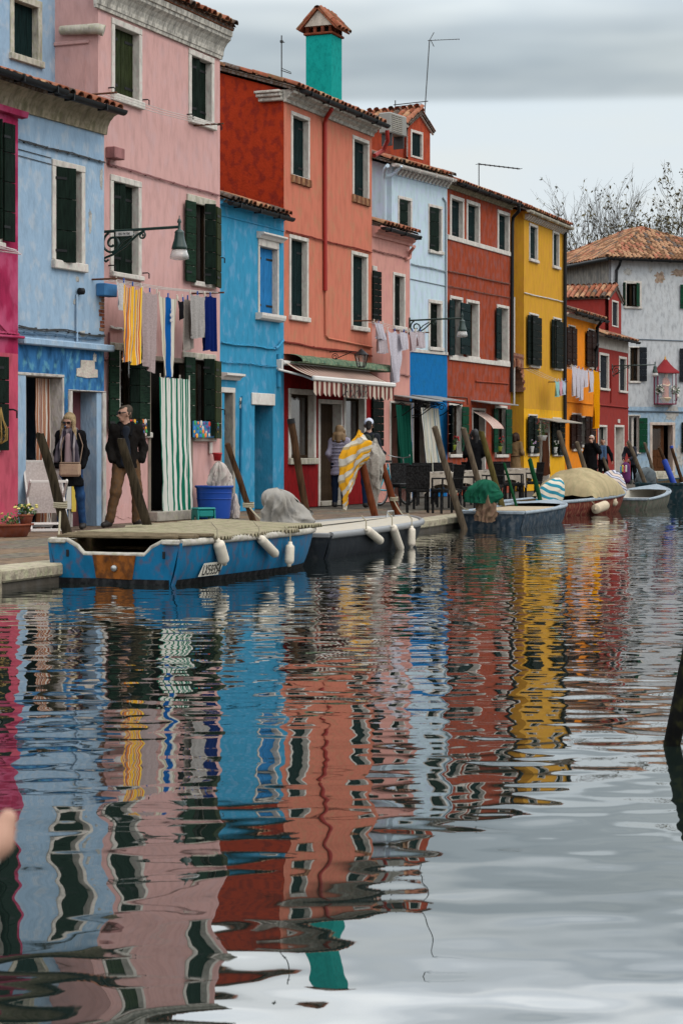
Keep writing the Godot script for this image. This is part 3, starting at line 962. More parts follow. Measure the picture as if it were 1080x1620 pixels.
	pt.prism(PackedVector2Array([Vector2(0, 0.02), Vector2(dx * 0.5, 0.0), Vector2(dx, 0.02), Vector2(dx, dy * 0.5), Vector2(dx * 0.86, dy * 0.52), Vector2(dx * 0.85, dy), Vector2(dx * 0.2, dy * 0.98), Vector2(dx * 0.19, dy * 0.55), Vector2(0, dy * 0.5)]), 0.001, 0.012, Transform3D(Basis(), p0))
	put(pt, "plaster_patch", plaster("patch_white", ph(200, 192, 178), Color(0.4, 0.36, 0.3, 0.8), 1, 0.8, 0.7, 0.55, 2.0), H.node)
	# bare brick where the corner has lost its plaster
	var br := [plaster("brick_red", ph(136, 78, 52), Color(0.2, 0.14, 0.1, 0.7), 1, 0.8, 0.6, 0.5, 2.0), plaster("brick_pale", ph(168, 128, 92), Color(0.3, 0.24, 0.18, 0.7), 1, 0.8, 0.6, 0.5, 2.0)]
	var rg := RandomNumberGenerator.new(); rg.seed = 2
	var bt := H.at(160, 470).y; var bb := H.at(160, 524).y
	var y := bb
	while y < bt:
		var wl := rg.randf_range(0.06, 0.17)
		var mb := Mb.new()
		mb.bx(Vector3(H.w - wl, y, -0.05), Vector3(H.w + 0.004, y + 0.05, 0.004 + rg.randf() * 0.008), 0.006)
		put(mb, "brick", br[rg.randi() % 2], H.node)
		y += 0.056
	# striped door curtain
	var brn := Color(0.36, 0.15, 0.08).linear_to_srgb(); var crm := Color(0.6, 0.55, 0.48).linear_to_srgb()
	var bands := []
	for k in 6: bands.append_array([[1.0, brn], [0.45, crm], [0.8, Color(0.22, 0.08, 0.05).linear_to_srgb()], [0.3, crm]])
	drape(H, "door_curtain", "brown and cream striped curtain in the left doorway of the pale blue house", "curtain", 56, 79, 598, 836, -0.22, cloth("curtain_brown", Color.WHITE, stripes("st_brown", bands)), {"folds": 4.0, "amp": 0.03, "pegs": 0, "sag": 0.0})

func house_c() -> void:
	var H := make_house("pink_house", "tall pink house with heavy white cornice and green shutters", 155, 30.55, 348, 34.5)
	hC = H
	var m := plaster("pink", ph(202, 158, 152), Color(0.44, 0.3, 0.28, 0.42), 0.35, 0.35, 0.82, 0.66, 0.3)
	win(H, 176, 224, 27, 158, {"leaf": mats["green_olive"], "fw": 0.1, "sh": 0.12})
	win(H, 298, 338, 76, 194, {"leaf": mats["green"], "fw": 0.1, "sh": 0.12, "ajar": 0.25})
	win(H, 174, 223, 275, 437, {"leaf": mats["green"], "fw": 0.1, "sh": 0.08, "n": 2, "ajar": 0.3})
	win(H, 303, 336, 308, 452, {"fill": "glass", "fw": 0.07, "cm": mats["brown_wood"]})
	leaf(H, 293, 0.05, 308, 0.06, 316, 445, mats["green_mid"], 5)
	leaf(H, 324, 0.06, 341, 0.19, 322, 450, mats["green"], 5)
	leaf(H, 341, 0.16, 347.5, 0.07, 326, 454, mats["green_olive"], 5)
	block(H, "lintel_stone", 295, 339, 306, 319, 0, 0.04, mats["frame_worn"])
	win(H, 186, 236, 546, 692, {"fill": "glass", "fw": 0.07, "cm": mats["brown_wood"]})
	leaf(H, 172, 0.05, 187, 0.06, 552, 684, mats["green_mid"], 5)
	leaf(H, 205, 0.06, 219, 0.11, 556, 690, mats["green"], 5)
	leaf(H, 219, 0.11, 235, 0.05, 557, 690, mats["green_mid"], 5)
	win(H, 304, 337, 563, 698, {"fill": "glass", "fw": 0.06, "cm": mats["brown_wood"]})
	leaf(H, 292, 0.05, 307, 0.06, 564, 692, mats["green_mid"], 5)
	leaf(H, 322, 0.06, 339, 0.19, 567, 690, mats["green"], 5)
	leaf(H, 339, 0.17, 347.5, 0.07, 570, 694, mats["green_olive"], 5)
	block(H, "lintel_stone", 172, 246, 541, 553, 0, 0.03, mats["frame_worn"])
	block(H, "lintel_stone", 288, 340, 556, 566, 0, 0.03, mats["frame_worn"])
	var d := win(H, 234, 304, 562, 828, {"door": true, "fw": 0.08, "fill": "none", "fm": plaster("jamb_grey", ph(140, 126, 116), Color(0.2, 0.16, 0.14, 0.6), 0.4, 0.6, 0.7, 0.6, 1.2)})
	var w: Node3D = d[4]
	var dk := Mb.new()
	dk.bx(Vector3(d[0], 0.18, -0.25), Vector3(d[1], d[3], -0.21))
	put(dk, "door_leaf", mats["dark_wood"], w)
	var stp := Mb.new()
	stp.bx(Vector3(d[0] - 0.12, 0.0, -0.2), Vector3(d[1] + 0.05, 0.16, 0.2), 0.012)
	put(stp, "doorstep", mats["render_grey"], w)
	var ye := H.at(165, 18).y
	panel(H, "wall", 0, H.w, 0, ye, m)
	cornice(H, -0.12, H.w + 0.02, ye, BIG, mats["cornice_white"])
	var bk := Mb.new()
	bk.bx(Vector3(-0.02, ye + 0.475, -0.1), Vector3(H.w + 0.03, ye + 0.6, 0.255), 0.01)
	put(bk, "brick_course", plaster("brick_course", ph(128, 80, 54), Color(0.08, 0.06, 0.05, 0.7), 3.0, 1.2, 0.5, 0.5, 1.4), H.node)
	body(H, 8, ye + 0.5, 0.3, m, m, 0.004)
	roof(H, ye + 0.56, 0.3, 0.3, 8, 0, H.w + 0.03, 5, true, 15, 0.3)
	# ledge, stub beam and lead flashing on the side wall above the neighbour's roof
	var sm: Material = m
	var sd := Mb.new()
	var zA := -0.15; var zB := -3.0
	sd.bx(Vector3(-0.03, ye - 0.52, zB), Vector3(0.001, ye - 0.46, zA), 0.01)
	put(sd, "side_ledge", sm, H.node)
	var lf := Mb.new()
	var yb := H.at(158, 160).y
	lf.bx(Vector3(-0.035, yb - 0.36, -3.0), Vector3(0.001, yb - 0.1, -0.05), 0.01)
	put(lf, "flashing", plaster("lead", lin(0.045, 0.047, 0.05), Color(0.2, 0.13, 0.12, 0.6), 1, 1.0, 0.6, 0.6, 1.5), H.node)
	var sb := Mb.new()
	var sy := H.at(160, 49).y
	sb.tube([Vector3(-0.05, sy + 0.03, -0.62), Vector3(-0.06, sy, 0.03), Vector3(-0.02, sy - 0.03, 0.12)], [0.07, 0.085, 0.09], 9)
	put(sb, "stub_pipe", mats["frame_worn"], H.node)
	cable(H, 172, 259, 347, 309, mat("pink_wire", ph(128, 84, 82), 0.8), 0.013, 0.012, 21)
	block(H, "meter_box", 167, 183, 232, 250, 0, 0.17, plaster("box_pink", ph(160, 112, 110)), 0.012)
	hang(H, [[174, 252, 0.06], [172, 258, 0.03], [178, 263, 0.02]], 0.02, mats["pink_wire"], "conduit")
	cable(H, 175, 517, 196, 520, mats["line_white"], 0.016, 0.02, 23)
	hang(H, [[173, 526, 0.03], [173, 560, 0.03], [168, 570, 0.04], [163, 566, 0.04]], 0.02, mats["pink_wire"], "conduit")
	for q in [[172, 139], [226, 158], [296, 181], [341, 198], [172, 420], [226, 432], [346, 408], [346, 648]]:
		var hk := Mb.new()
		var p := H.at(q[0], q[1], 0.0)
		hk.tube([p, p + Vector3(0, 0, 0.09), p + Vector3(0.03, -0.01, 0.1), p + Vector3(0.03, -0.09, 0.1)], 0.011, 6)
		put(hk, "shutter_hook", mats["iron"], H.node)
	# plinth of weathered render
	var ar := Mb.new()
	ar.bx(Vector3(d[1] + 0.1, 0.0, 0.0), Vector3(H.w - 0.01, 0.02, 0.02))
	put(ar, "wall_foot", m, H.node)

func house_d() -> void:
	var H := make_house("turquoise_house", "low turquoise house with one blue shuttered window under a white hood", 348, 36.9, 449, 39.6)
	hD = H
	var m := plaster("turquoise", ph(58, 140, 176), Color(0.16, 0.38, 0.48, 0.55), 0.4, 0.4, 0.84, 0.6, 0.4)
	win(H, 408, 440, 372, 500, {"leaf": mats["blue_leaf"], "n": 2, "fw": 0.06, "ft": 0.2, "sh": 0.02, "sp": 0.0, "z": -0.1})
	var wm := plaster("white_paint", ph(214, 208, 200), Color(0.4, 0.36, 0.3, 0.6), 0.6, 0.4, 0.8, 0.66, 1.0)
	cornice(H, H.at(406, 370).x, H.at(444, 370).x, H.at(406, 376).y, [[0, 0], [0.06, 0], [0.1, 0.05], [0.16, 0.08], [0.16, 0.11], [0, 0.13]], wm, "window_hood")
	cornice(H, H.at(404, 500).x, H.at(442, 500).x, H.at(404, 505).y, [[0, 0], [0.08, 0], [0.13, 0.03], [0.15, 0.08], [0.15, 0.13], [0, 0.13]], wm, "window_shelf")
	var d1 := win(H, 346, 371, 612, 808, {"door": true, "fw": 0.1, "deep": 0.45, "fill": "none", "jm": mats["render_grey"], "fm": wm})
	var dl := Mb.new()
	dl.bx(Vector3(d1[0], 0, -0.44), Vector3(d1[1], d1[3], -0.4))
	put(dl, "door_leaf", plaster("door_taupe", ph(120, 104, 96)), d1[4])
	cornice(H, H.at(346, 595).x, H.at(375, 595).x, H.at(346, 600).y, [[0, 0], [0.06, 0], [0.1, 0.05], [0.18, 0.08], [0.18, 0.12], [0, 0.14]], wm, "door_hood")
	var d2 := win(H, 402, 433, 638, 806, {"door": true, "fw": 0.03, "ft": 0.03, "deep": 0.5, "proud": 0.002, "fill": "none", "fm": m})
	var dk := Mb.new()
	dk.bx(Vector3(d2[0], 0, -0.5), Vector3(d2[1], d2[3], -0.46))
	put(dk, "door_leaf", mats["brown_leaf"], d2[4])
	block(H, "lintel_stone", 397, 433, 621, 640, 0, 0.035, wm)
	var ye := H.at(349, 322).y
	panel(H, "wall", 0, H.w, 0, ye, m)
	cornice(H, 0, H.w - 0.01, ye - 0.02, [[0, 0], [0.05, 0.02], [0.12, 0.1], [-0.05, 0.1]], m)
	var gv := Mb.new()
	gv.bx(Vector3(0, H.at(349, 341).y, 0), Vector3(H.w - 0.01, H.at(349, 338.5).y, 0.02))
	put(gv, "string_course", m, H.node)
	body(H, 6, ye, 0.3, m, m)
	roof(H, ye + 0.04, 0.16, 0.3, 6, -0.0, H.w - 0.02, 7, true, 27)
	gutter(H, 0.0, H.w - 0.08, ye + 0.02, 0.22, mats["gutter_black"], 0.07)
	hang(H, [[384.5, 627, 0.03], [383.5, 640, 0.04], [381.5, 800, 0.04]], 0.035, m, "downpipe", 8)
	cable(H, 351, 541, 438, 551, m, 0.018, 0.03, 31)
	hang(H, [[436, 551, 0.04], [441, 548, 0.05], [448, 538, 0.05]], 0.03, m, "conduit")
	cable(H, 351, 571, 438, 579, m, 0.012, 0.03, 32)
	hang(H, [[441, 560, 0.03], [441, 612, 0.03]], 0.05, m, "conduit")
	block(H, "house_number", 379, 383, 629, 646, 0, 0.02, wm, 0.003)
	var tx := TextMesh.new()
	tx.text = "30"; tx.font_size = 12; tx.depth = 0.004; tx.pixel_size = 0.008
	var np := H.at(381, 637, 0.022)
	var nm := put(tx, "number", mats["iron"], H.node)
	nm.position = np

func house_e() -> void:
	var H := make_house("salmon_house", "tall salmon house with a teal chimney and a dark red shopfront", 449, 39.6, 588, 44.0)
	hE = H
	var m := plaster("salmon", ph(196, 116, 94), Color(0.34, 0.15, 0.1, 0.4), 0.28, 0.45, 0.8, 0.64, 0.35)
	var mr := plaster("shop_red", ph(132, 26, 28), Color(0.1, 0.012, 0.012, 0.6), 0.5, 0.4, 0.75, 0.6, 0.6)
	var ms := plaster("dark_red_side", ph(156, 52, 27), Color(0.09, 0.02, 0.012, 0.8), 0.8, 0.5, 0.8, 0.56, 0.6)
	win(H, 460, 489, 175, 276, {"leaf": mats["green_teal"], "n": 2, "fw": 0.08, "sh": 0.02, "sp": 0.0})
	win(H, 557, 583, 213, 308, {"leaf": mats["green_teal"], "n": 2, "fw": 0.08, "sh": 0.02, "sp": 0.0})
	win(H, 457, 487, 370, 506, {"leaf": mats["green_teal"], "n": 2, "fw": 0.08, "sh": 0.1})
	win(H, 555, 581, 396, 522, {"leaf": mats["green_teal"], "n": 2, "fw": 0.08, "sh": 0.1})
	# brick sills
	var bm := [plaster("sill_brick", ph(160, 118, 84), Color(0.2, 0.12, 0.08, 0.6), 1, 0.6, 0.6, 0.55, 2.0), plaster("sill_brick_dark", ph(126, 82, 58), Color(0.1, 0.07, 0.05, 0.6), 1, 0.6, 0.6, 0.55, 2.0)]
	for q in [[460, 490, 276, 288], [556, 583, 307, 319]]:
		var a := H.at(q[0], q[2]); var b := H.at(q[1], q[2]); var yb := H.at(q[0], q[3]).y
		var nb := 8
		for i in nb:
			var mb := Mb.new()
			mb.bx(Vector3(lerpf(a.x, b.x, i / float(nb)) + 0.003, yb, -0.1), Vector3(lerpf(a.x, b.x, (i + 1.0) / nb) - 0.003, a.y, 0.05), 0.005)
			put(mb, "brick", bm[(i * 7 + q[0]) % 2], H.node)
	win(H, 456, 499, 614, 735, {"fill": "glass", "fw": 0.11, "sh": 0.13, "n": 1, "cm": mats["brown_wood"], "sm": mats["frame_worn"]})
	var d := win(H, 503, 541, 631, 803, {"door": true, "fw": 0.09, "deep": 0.3, "fill": "none"})
	var dm: Node3D = d[4]
	for k in 5:
		var mb := Mb.new()
		var dw: float = (d[1] - d[0]) / 5
		mb.bx(Vector3(d[0] + dw * k + 0.004, 0.1, -0.22), Vector3(d[0] + dw * (k + 1) - 0.004, d[3], -0.18), 0.006)
		put(mb, "door_board", mats["brown_wood"], dm)
	var stp := Mb.new()
	stp.bx(Vector3(d[0] - 0.02, 0.0, -0.28), Vector3(d[1] + 0.02, 0.1, 0.06), 0.01)
	put(stp, "doorstep", mats["render_grey"], dm)
	win(H, 543, 578, 622, 722, {"fill": "glass", "fw": 0.1, "n": 1, "cm": mats["brown_wood"]})
	leaf(H, 588, 0.03, 605, 0.05, 622, 706, mats["green_black"], 7)
	var ye := H.at(449, 161).y
	var yl := H.at(449, 578).y
	panel(H, "wall", 0, H.w, yl, ye, m)
	panel(H, "shop_wall", 0, H.w, 0, yl, mr)
	cornice(H, -0.02, H.w - 0.0, ye, PLAIN, mats["cornice_white"])
	# return of the cornice on the gable
	var cr := Mb.new()
	cr.bx(Vector3(-0.1, ye + 0.02, -0.52), Vector3(0.003, ye + 0.1, -0.01), 0.015)
	cr.bx(Vector3(-0.16, ye + 0.1, -0.55), Vector3(0.003, ye + 0.17, -0.01), 0.015)
	cr.bx(Vector3(-0.2, ye + 0.17, -0.57), Vector3(0.003, ye + 0.22, -0.01), 0.01)
	put(cr, "cornice_return", mats["cornice_white"], H.node)
	body(H, 7, ye + 0.24, 0.3, ms, m, -0.001)
	roof(H, ye + 0.28, 0.28, 0.3, 7, -0.1, H.w + 0.02, 9, true, 33, 0.2)
	gutter(H, 0.12, H.w + 0.02, ye + 0.24, 0.36, mats["gutter_black"], 0.075)
	var pr := mat("pipe_red", ph(150, 38, 30), 0.5)
	hang(H, [[525, 172, 0.3], [516, 186, 0.1], [514, 195, 0.05], [514, 320, 0.05], [514.5, 460, 0.05]], 0.045, pr, "downpipe", 8)
	hang(H, [[514.5, 455, 0.03], [515, 530, 0.03], [519, 535, 0.03], [588, 549, 0.03]], 0.022, m, "conduit", 6)
	hang(H, [[612, 206, 0.3], [613, 222, 0.3], [606, 238, 0.12], [592, 246, 0.1]], 0.05, pr, "downpipe", 8)
	cable(H, 453, 365, 588, 399, plaster("wire_red", ph(120, 52, 44)), 0.014, 0.015, 41)
	cable(H, 450, 541, 588, 562, mats["wire_red"], 0.018, 0.04, 42)
	chimney(H)
	# mossy ledge over the shopfront
	var lg := Mb.new()
	var la := H.at(449, 566); var lx := H.at(600, 560).x
	lg.grid(24, 6, func(u: float, w: float): return Vector3(lerpf(-0.02, lx, u), la.y + 0.08 - 0.16 * w * w + 0.01 * sin(u * 40.0), 0.42 * sin(w * PI / 2)))
	lg.bx(Vector3(-0.02, la.y - 0.1, 0.0), Vector3(lx, la.y - 0.085, 0.42))
	put(lg, "shop_ledge", plaster("mossy_tin", ph(70, 100, 82), Color(0.32, 0.33, 0.2, 0.8), 1.0, 0.8, 0.6, 0.5, 1.4), H.node)
	shop_awning(H)

func chimney(H: House) -> void:
	var c := node("chimney", Vector3.ZERO, 0, H.node)
	var zf := -0.35
	var p0 := H.at(524, 160, zf); var p1 := H.at(541, 160, zf)
	var sx := 0.6
	var yt := H.at(524, 53, zf).y
	var ct := Vector3(p0.x + sx / 2, (yt + p0.y - 0.5) / 2, zf - sx / 2)
	var tl := plaster("teal", ph(22, 146, 138), Color(0.0, 0.14, 0.12, 0.5), 0.6, 0.3, 0.82, 0.6, 0.9)
	var mb := Mb.new()
	mb.box(ct, Vector3(sx, yt - p0.y + 0.5, sx), 0.012)
	put(mb, "chimney_shaft", tl, c)
	var bm := plaster("chimney_brick", ph(126, 66, 44), Color(0.12, 0.07, 0.05, 0.6), 1.0, 0.8, 0.6, 0.55, 2.0)
	var tp := Vector3(ct.x, yt, ct.z)
	var b1 := Mb.new()
	b1.box(tp + Vector3(0, 0.025, 0), Vector3(sx + 0.08, 0.05, sx + 0.08), 0.01)
	put(b1, "brick_band", bm, c)
	for sd in 4:
		for k in 4:
			var bb := Mb.new()
			var o := -sx / 2 + 0.03 + k * (sx - 0.06) / 3.0
			var pos: Vector3 = [Vector3(o, 0.12, sx / 2 - 0.03), Vector3(o, 0.12, -sx / 2 + 0.03), Vector3(sx / 2 - 0.03, 0.12, o), Vector3(-sx / 2 + 0.03, 0.12, o)][sd]
			bb.box(tp + pos, Vector3(0.07, 0.14, 0.07), 0.006)
			put(bb, "vent_brick", bm, c)
	var dk := Mb.new()
	dk.box(tp + Vector3(0, 0.12, 0), Vector3(sx - 0.2, 0.13, sx - 0.2))
	put(dk, "flue", mats["dark"], c)
	# gabled cap, ridge along the street
	var hw := sx / 2 + 0.02
	var gb := Mb.new()
	gb.prism(PackedVector2Array([Vector2(-hw, 0), Vector2(hw, 0), Vector2(0, 0.34)]), -hw, hw, Transform3D(Basis(Vector3(0, 0, 1), Vector3(0, 1, 0), Vector3(-1, 0, 0)), tp + Vector3(0, 0.19, 0)))
	put(gb, "gable", plaster("gable_white", ph(196, 184, 170)), c)
	var tm := tile_mats()
	var pt := atan2(0.34, hw)
	for sg in [1.0, -1.0]:
		var bas := Basis(Vector3.RIGHT, pt) if sg > 0 else Basis(Vector3.UP, PI) * Basis(Vector3.RIGHT, pt)
		var sl := Mb.new()
		var L := hw / cos(pt) + 0.16
		sl.bx(Vector3(-hw - 0.06, 0.0, 0.0), Vector3(hw + 0.06, 0.035, L))
		var so := put(sl, "cap_slab", tm[4], c)
		so.transform = Transform3D(bas, tp + Vector3(0, 0.55, 0))
		for k in 4:
			for j in 2:
				var o := put(tile_shape(k % 3), "roof_tile", tm[[4, 0, 4, 1][(k + j) % 4]], c)
				o.transform = Transform3D(bas, tp + Vector3(0, 0.55, 0) + bas * Vector3(-hw + 0.03 + k * (2 * hw - 0.06) / 3.0, 0.045, L - j * 0.24 + 0.01))
	for k in 3:
		var o := put(tile_shape(k), "ridge_tile", tm[1], c)
		o.transform = Transform3D(Basis(Vector3.UP, PI / 2), tp + Vector3(-hw + 0.36 + k * 0.26 - 0.02, 0.56, 0))
	# aerial mast beside it
	var a := thing("television_aerial", "thin aerial mast beside the teal chimney", "aerial", on(H, Vector3(ct.x - 0.9, ye_of(H) + 0.5, ct.z - 0.6)), H.node.rotation.y)
	var mm := Mb.new()
	mm.tube([Vector3.ZERO, Vector3(0, 1.3, 0)], 0.014, 6)
	put(mm, "mast", mats["wire_grey"], a)
	var ar := Mb.new()
	ar.tube([Vector3(-0.02, 0.55, 0), Vector3(0.5, 0.57, 0)], 0.01, 5)
	ar.tube([Vector3(-0.02, 0.6, 0), Vector3(0.5, 0.6, 0)], 0.008, 5)
	ar.tube([Vector3(-0.06, 1.16, 0), Vector3(0.14, 1.18, 0)], 0.012, 5)
	ar.box(Vector3(0, 1.17, 0), Vector3(0.06, 0.05, 0.05))
	put(ar, "aerial_arm", mats["wire_grey"], a)
func ye_of(H: House) -> float: return H.at(449, 150).y

func shop_awning(H: House) -> void:
	var a := H.at(482, 577, 0.12)
	var t := thing("shop_awning", "striped awning lettered DA FORNER over the red shopfront", "awning", on(H, Vector3(0, 0, 0)), H.node.rotation.y)
	var f1 := H.at(495, 594, 0.72); var f2 := H.at(622, 609, 0.72)
	var x0 := f1.x; var x1 := f2.x
	var yf := (f1.y + f2.y) / 2
	var yt := a.y + 0.02
	var red := Color(0.13, 0.035, 0.03).linear_to_srgb(); var crm := Color(0.44, 0.36, 0.29).linear_to_srgb()
	var bands := []
	for k in 18: bands.append_array([[1.0, crm], [1.0, red]])
	var cm := cloth("awning_cloth", Color.WHITE, stripes("st_awning", bands, 1024), 0.12)
	var mb := Mb.new()
	mb.grid(46, 5, func(u: float, w: float): return Vector3(lerpf(x0, x1, u), lerpf(yf, yt, w) - 0.03 * sin(PI * w), lerpf(0.72, 0.1, w)))
	put(mb, "awning_top", cm, t)
	var vl := Mb.new()
	var hv := 0.3
	vl.grid(184, 4, func(u: float, w: float):
		var sc := absf(sin(u * 18 * PI))
		return Vector3(lerpf(x0, x1, u), yf - 0.07 - (hv - 0.07 * (1.0 - sc)) * (1.0 - w), 0.735 + 0.012 * sin(u * 60.0) * (1.0 - w)))
	put(vl, "valance", cm, t)
	var br := Mb.new()
	br.bx(Vector3(x0 - 0.03, yf - 0.075, 0.7), Vector3(x1 + 0.03, yf + 0.02, 0.775), 0.02)
	put(br, "front_bar", mat("bar_white", ph(206, 202, 196), 0.4), t)
	var ro := Mb.new()
	ro.tube([Vector3(x0 - 0.1, yt - 0.02, 0.1), Vector3(x1 + 0.06, yt - 0.02, 0.1)], 0.05, 10)
	put(ro, "roller", mats["bar_white"], t)
	for x in [x0 + 0.1, x1 - 0.1]:
		var am := Mb.new()
		am.tube([Vector3(x - 0.3, yt - 0.16, 0.06), Vector3(x + 0.1, lerpf(yt, yf, 0.5) - 0.12, 0.42), Vector3(x, yf - 0.06, 0.7)], 0.025, 6)
		put(am, "folding_arm", mats["bar_white"], t)
	for x in [x0 - 0.12, x1 + 0.05]:
		var bb := Mb.new()
		bb.box(Vector3(x, yt - 0.06, 0.06), Vector3(0.06, 0.22, 0.14), 0.015)
		put(bb, "wall_bracket", mats["bar_white"], t)
	var tx := TextMesh.new()
	tx.text = "DA FORNER"; tx.font_size = 32; tx.depth = 0.004
	var sf := SystemFont.new()
	sf.font_names = PackedStringArray(["Droid Sans"]); sf.font_weight = 500
	tx.font = sf
	var tw := H.at(580, 610, 0.75).x - H.at(541, 610, 0.75).x
	tx.pixel_size = 0.0105
	var o := put(tx, "lettering", mat("letter_black", lin(0.015, 0.015, 0.015), 0.8), t)
	var ab := tx.get_aabb()
	o.scale = Vector3(tw / maxf(ab.size.x, 0.01), 0.235 / maxf(ab.size.y, 0.01), 1)
	o.position = Vector3((H.at(541, 610, 0.75).x + H.at(580, 610, 0.75).x) / 2, yf - 0.225, 0.758)
func modillions(H: House, s0: float, s1: float, y: float, m: Material, step := 0.24) -> void:   # a row of small brackets under the eave
	var x := s0
	while x < s1:
		var mb := Mb.new()
		mb.prism(PackedVector2Array([Vector2(0, 0), Vector2(0.05, -0.02), Vector2(0.16, 0.08), Vector2(0.17, 0.14), Vector2(0, 0.14)]), -x - 0.08, -x, Transform3D(Basis(Vector3(0, 0, 1), Vector3(0, 1, 0), Vector3(-1, 0, 0)), Vector3(0, y, 0)))
		put(mb, "modillion", m, H.node)
		x += step
func dormer(H: House, X1: float, X2: float, Ye: float, Yb: float, rise: float, off: float, back: float, m: Material, wx: Array, lf: Material, sd: int) -> void:
	var d := node("dormer", Vector3.ZERO, 0, H.node)
	var a := H.at(X1, Ye, off); var b := H.at(X2, Ye, off); var yb := H.at(X1, Yb, off).y - 0.6
	var w := b.x - a.x
	var q1 := H.at(wx[0], wx[2], off); var qx := H.at(wx[1], wx[2], off).x; var q2 := H.at(wx[0], wx[3], off)
	var D := House.new()
	D.node = d; D.o = H.o; D.u = H.u; D.n = H.n
	D.holes = [[q1.x + 0.01, qx - 0.01, q2.y + 0.01, q1.y - 0.01]]
	panel(D, "dormer_front", a.x, b.x, yb, a.y, m, off, 0.15)
	var g := Mb.new()
	g.prism(PackedVector2Array([Vector2(a.x, a.y), Vector2(b.x, a.y), Vector2((a.x + b.x) / 2, a.y + rise)]), off - 0.15, off)
	put(g, "dormer_gable", m, d)
	for x in [a.x, b.x - 0.12]:
		var s := Mb.new()
		s.bx(Vector3(x, yb, off - back), Vector3(x + 0.12, a.y, off - 0.152))
		put(s, "dormer_cheek", m, d)
	var fr := Mb.new()
	fr.bx(Vector3(q1.x, q2.y, off - 0.12), Vector3(q1.x + 0.06, q1.y, off + 0.02), 0.005)
	fr.bx(Vector3(qx - 0.06, q2.y, off - 0.12), Vector3(qx, q1.y, off + 0.02), 0.005)
	fr.bx(Vector3(q1.x + 0.06, q1.y - 0.07, off - 0.12), Vector3(qx - 0.06, q1.y, off + 0.019), 0.005)
	fr.bx(Vector3(q1.x + 0.06, q2.y, off - 0.12), Vector3(qx - 0.06, q2.y + 0.05, off + 0.019), 0.005)
	put(fr, "window_frame", mats["frame"], d)
	for k in 2:
		var l := Mb.new()
		var h := (qx - q1.x - 0.12) / 2
		l.bx(Vector3(q1.x + 0.06 + h * k + 0.004, q2.y + 0.05, off - 0.08), Vector3(q1.x + 0.06 + h * (k + 1) - 0.004, q1.y - 0.07, off - 0.04), 0.004)
		put(l, "shutter", lf, d)
	# barge boards and tiled slopes
	var p := atan2(rise, w / 2)
	var L := w / 2 / cos(p) + 0.14
	for sg in [1, -1]:
		var bas := Basis(Vector3.UP, -PI / 2 if sg < 0 else PI / 2)
		var sl := slope(d, Vector3((a.x + b.x) / 2 + sg * cos(p) * L, a.y + rise - sin(p) * L + 0.03, off + 0.1), p, 0.0 if sg > 0 else -back - 0.1, back + 0.1 if sg > 0 else 0.0, L, int(L / 0.335) + 1, true, sd, 0.7, PI / 2 * sg)
		sl.name = "dormer_roof"
		var bb := Mb.new()
		bb.box(Vector3((a.x + b.x) / 2 + sg * cos(p) * L * 0.5, a.y + rise - sin(p) * L * 0.5 - 0.03, off + 0.03), Vector3(L, 0.07, 0.05), 0.005, Basis(Vector3(0, 0, 1), -sg * p))
		put(bb, "barge_board", mats["frame"], d)
	for k in int(back / 0.36):
		var o := put(tile_shape(k % 3), "ridge_tile", tile_mats()[[0, 4, 2][k % 3]], d)
		o.position = Vector3((a.x + b.x) / 2, a.y + rise + 0.05, off + 0.12 - k * 0.36)

func house_f() -> void:
	var H := make_house("small_pink_house", "low pink house with orange tiles and a green door curtain", 588, 44.1, 648, 46.2)
	hF = H
	var m := plaster("rose", ph(202, 146, 134), Color(0.44, 0.24, 0.2, 0.5), 0.4, 0.4, 0.8, 0.6, 0.5)
	leaf(H, 588.5, 0.06, 601.5, 0.1, 428, 507, mats["green_black"], 8)
	block(H, "lintel_stone", 588, 594, 420, 428, 0, 0.04, mats["frame"])
	win(H, 621, 640, 430, 521, {"leaf": mats["green_black"], "n": 2, "fw": 0.07})
	var d := win(H, 616, 650, 634, 790, {"door": true, "fw": 0.05, "fill": "none", "deep": 0.4})
	var dl := Mb.new()
	dl.bx(Vector3(d[0], 0, -0.4), Vector3(d[1], d[3], -0.36))
	put(dl, "door_leaf", mats["render_grey"], d[4])
	var ye := H.at(588, 374).y
	panel(H, "wall", 0, H.w, 0, ye, m)
	cornice(H, 0, H.w + 0.05, ye, PLAIN, m)
	body(H, 5, ye + 0.2, 0.28, m, m)
	roof(H, ye + 0.25, 0.24, 0.28, 5, 0, H.w - 0.04, 6, true, 51, 1.0)
	gutter(H, 0.0, H.w - 0.1, ye + 0.2, 0.28, mats["gutter_black"], 0.07)
	hang(H, [[655, 390, 0.25], [649, 398, 0.05], [648, 408, 0.05], [642, 410, 0.04]], 0.04, m, "downpipe")
	cable(H, 590, 395, 643, 408, mat("rose_wire", ph(140, 92, 84)), 0.013, 0.02, 61)
	cable(H, 618, 590, 648, 594, mats["rose_wire"], 0.02, 0.03, 62)

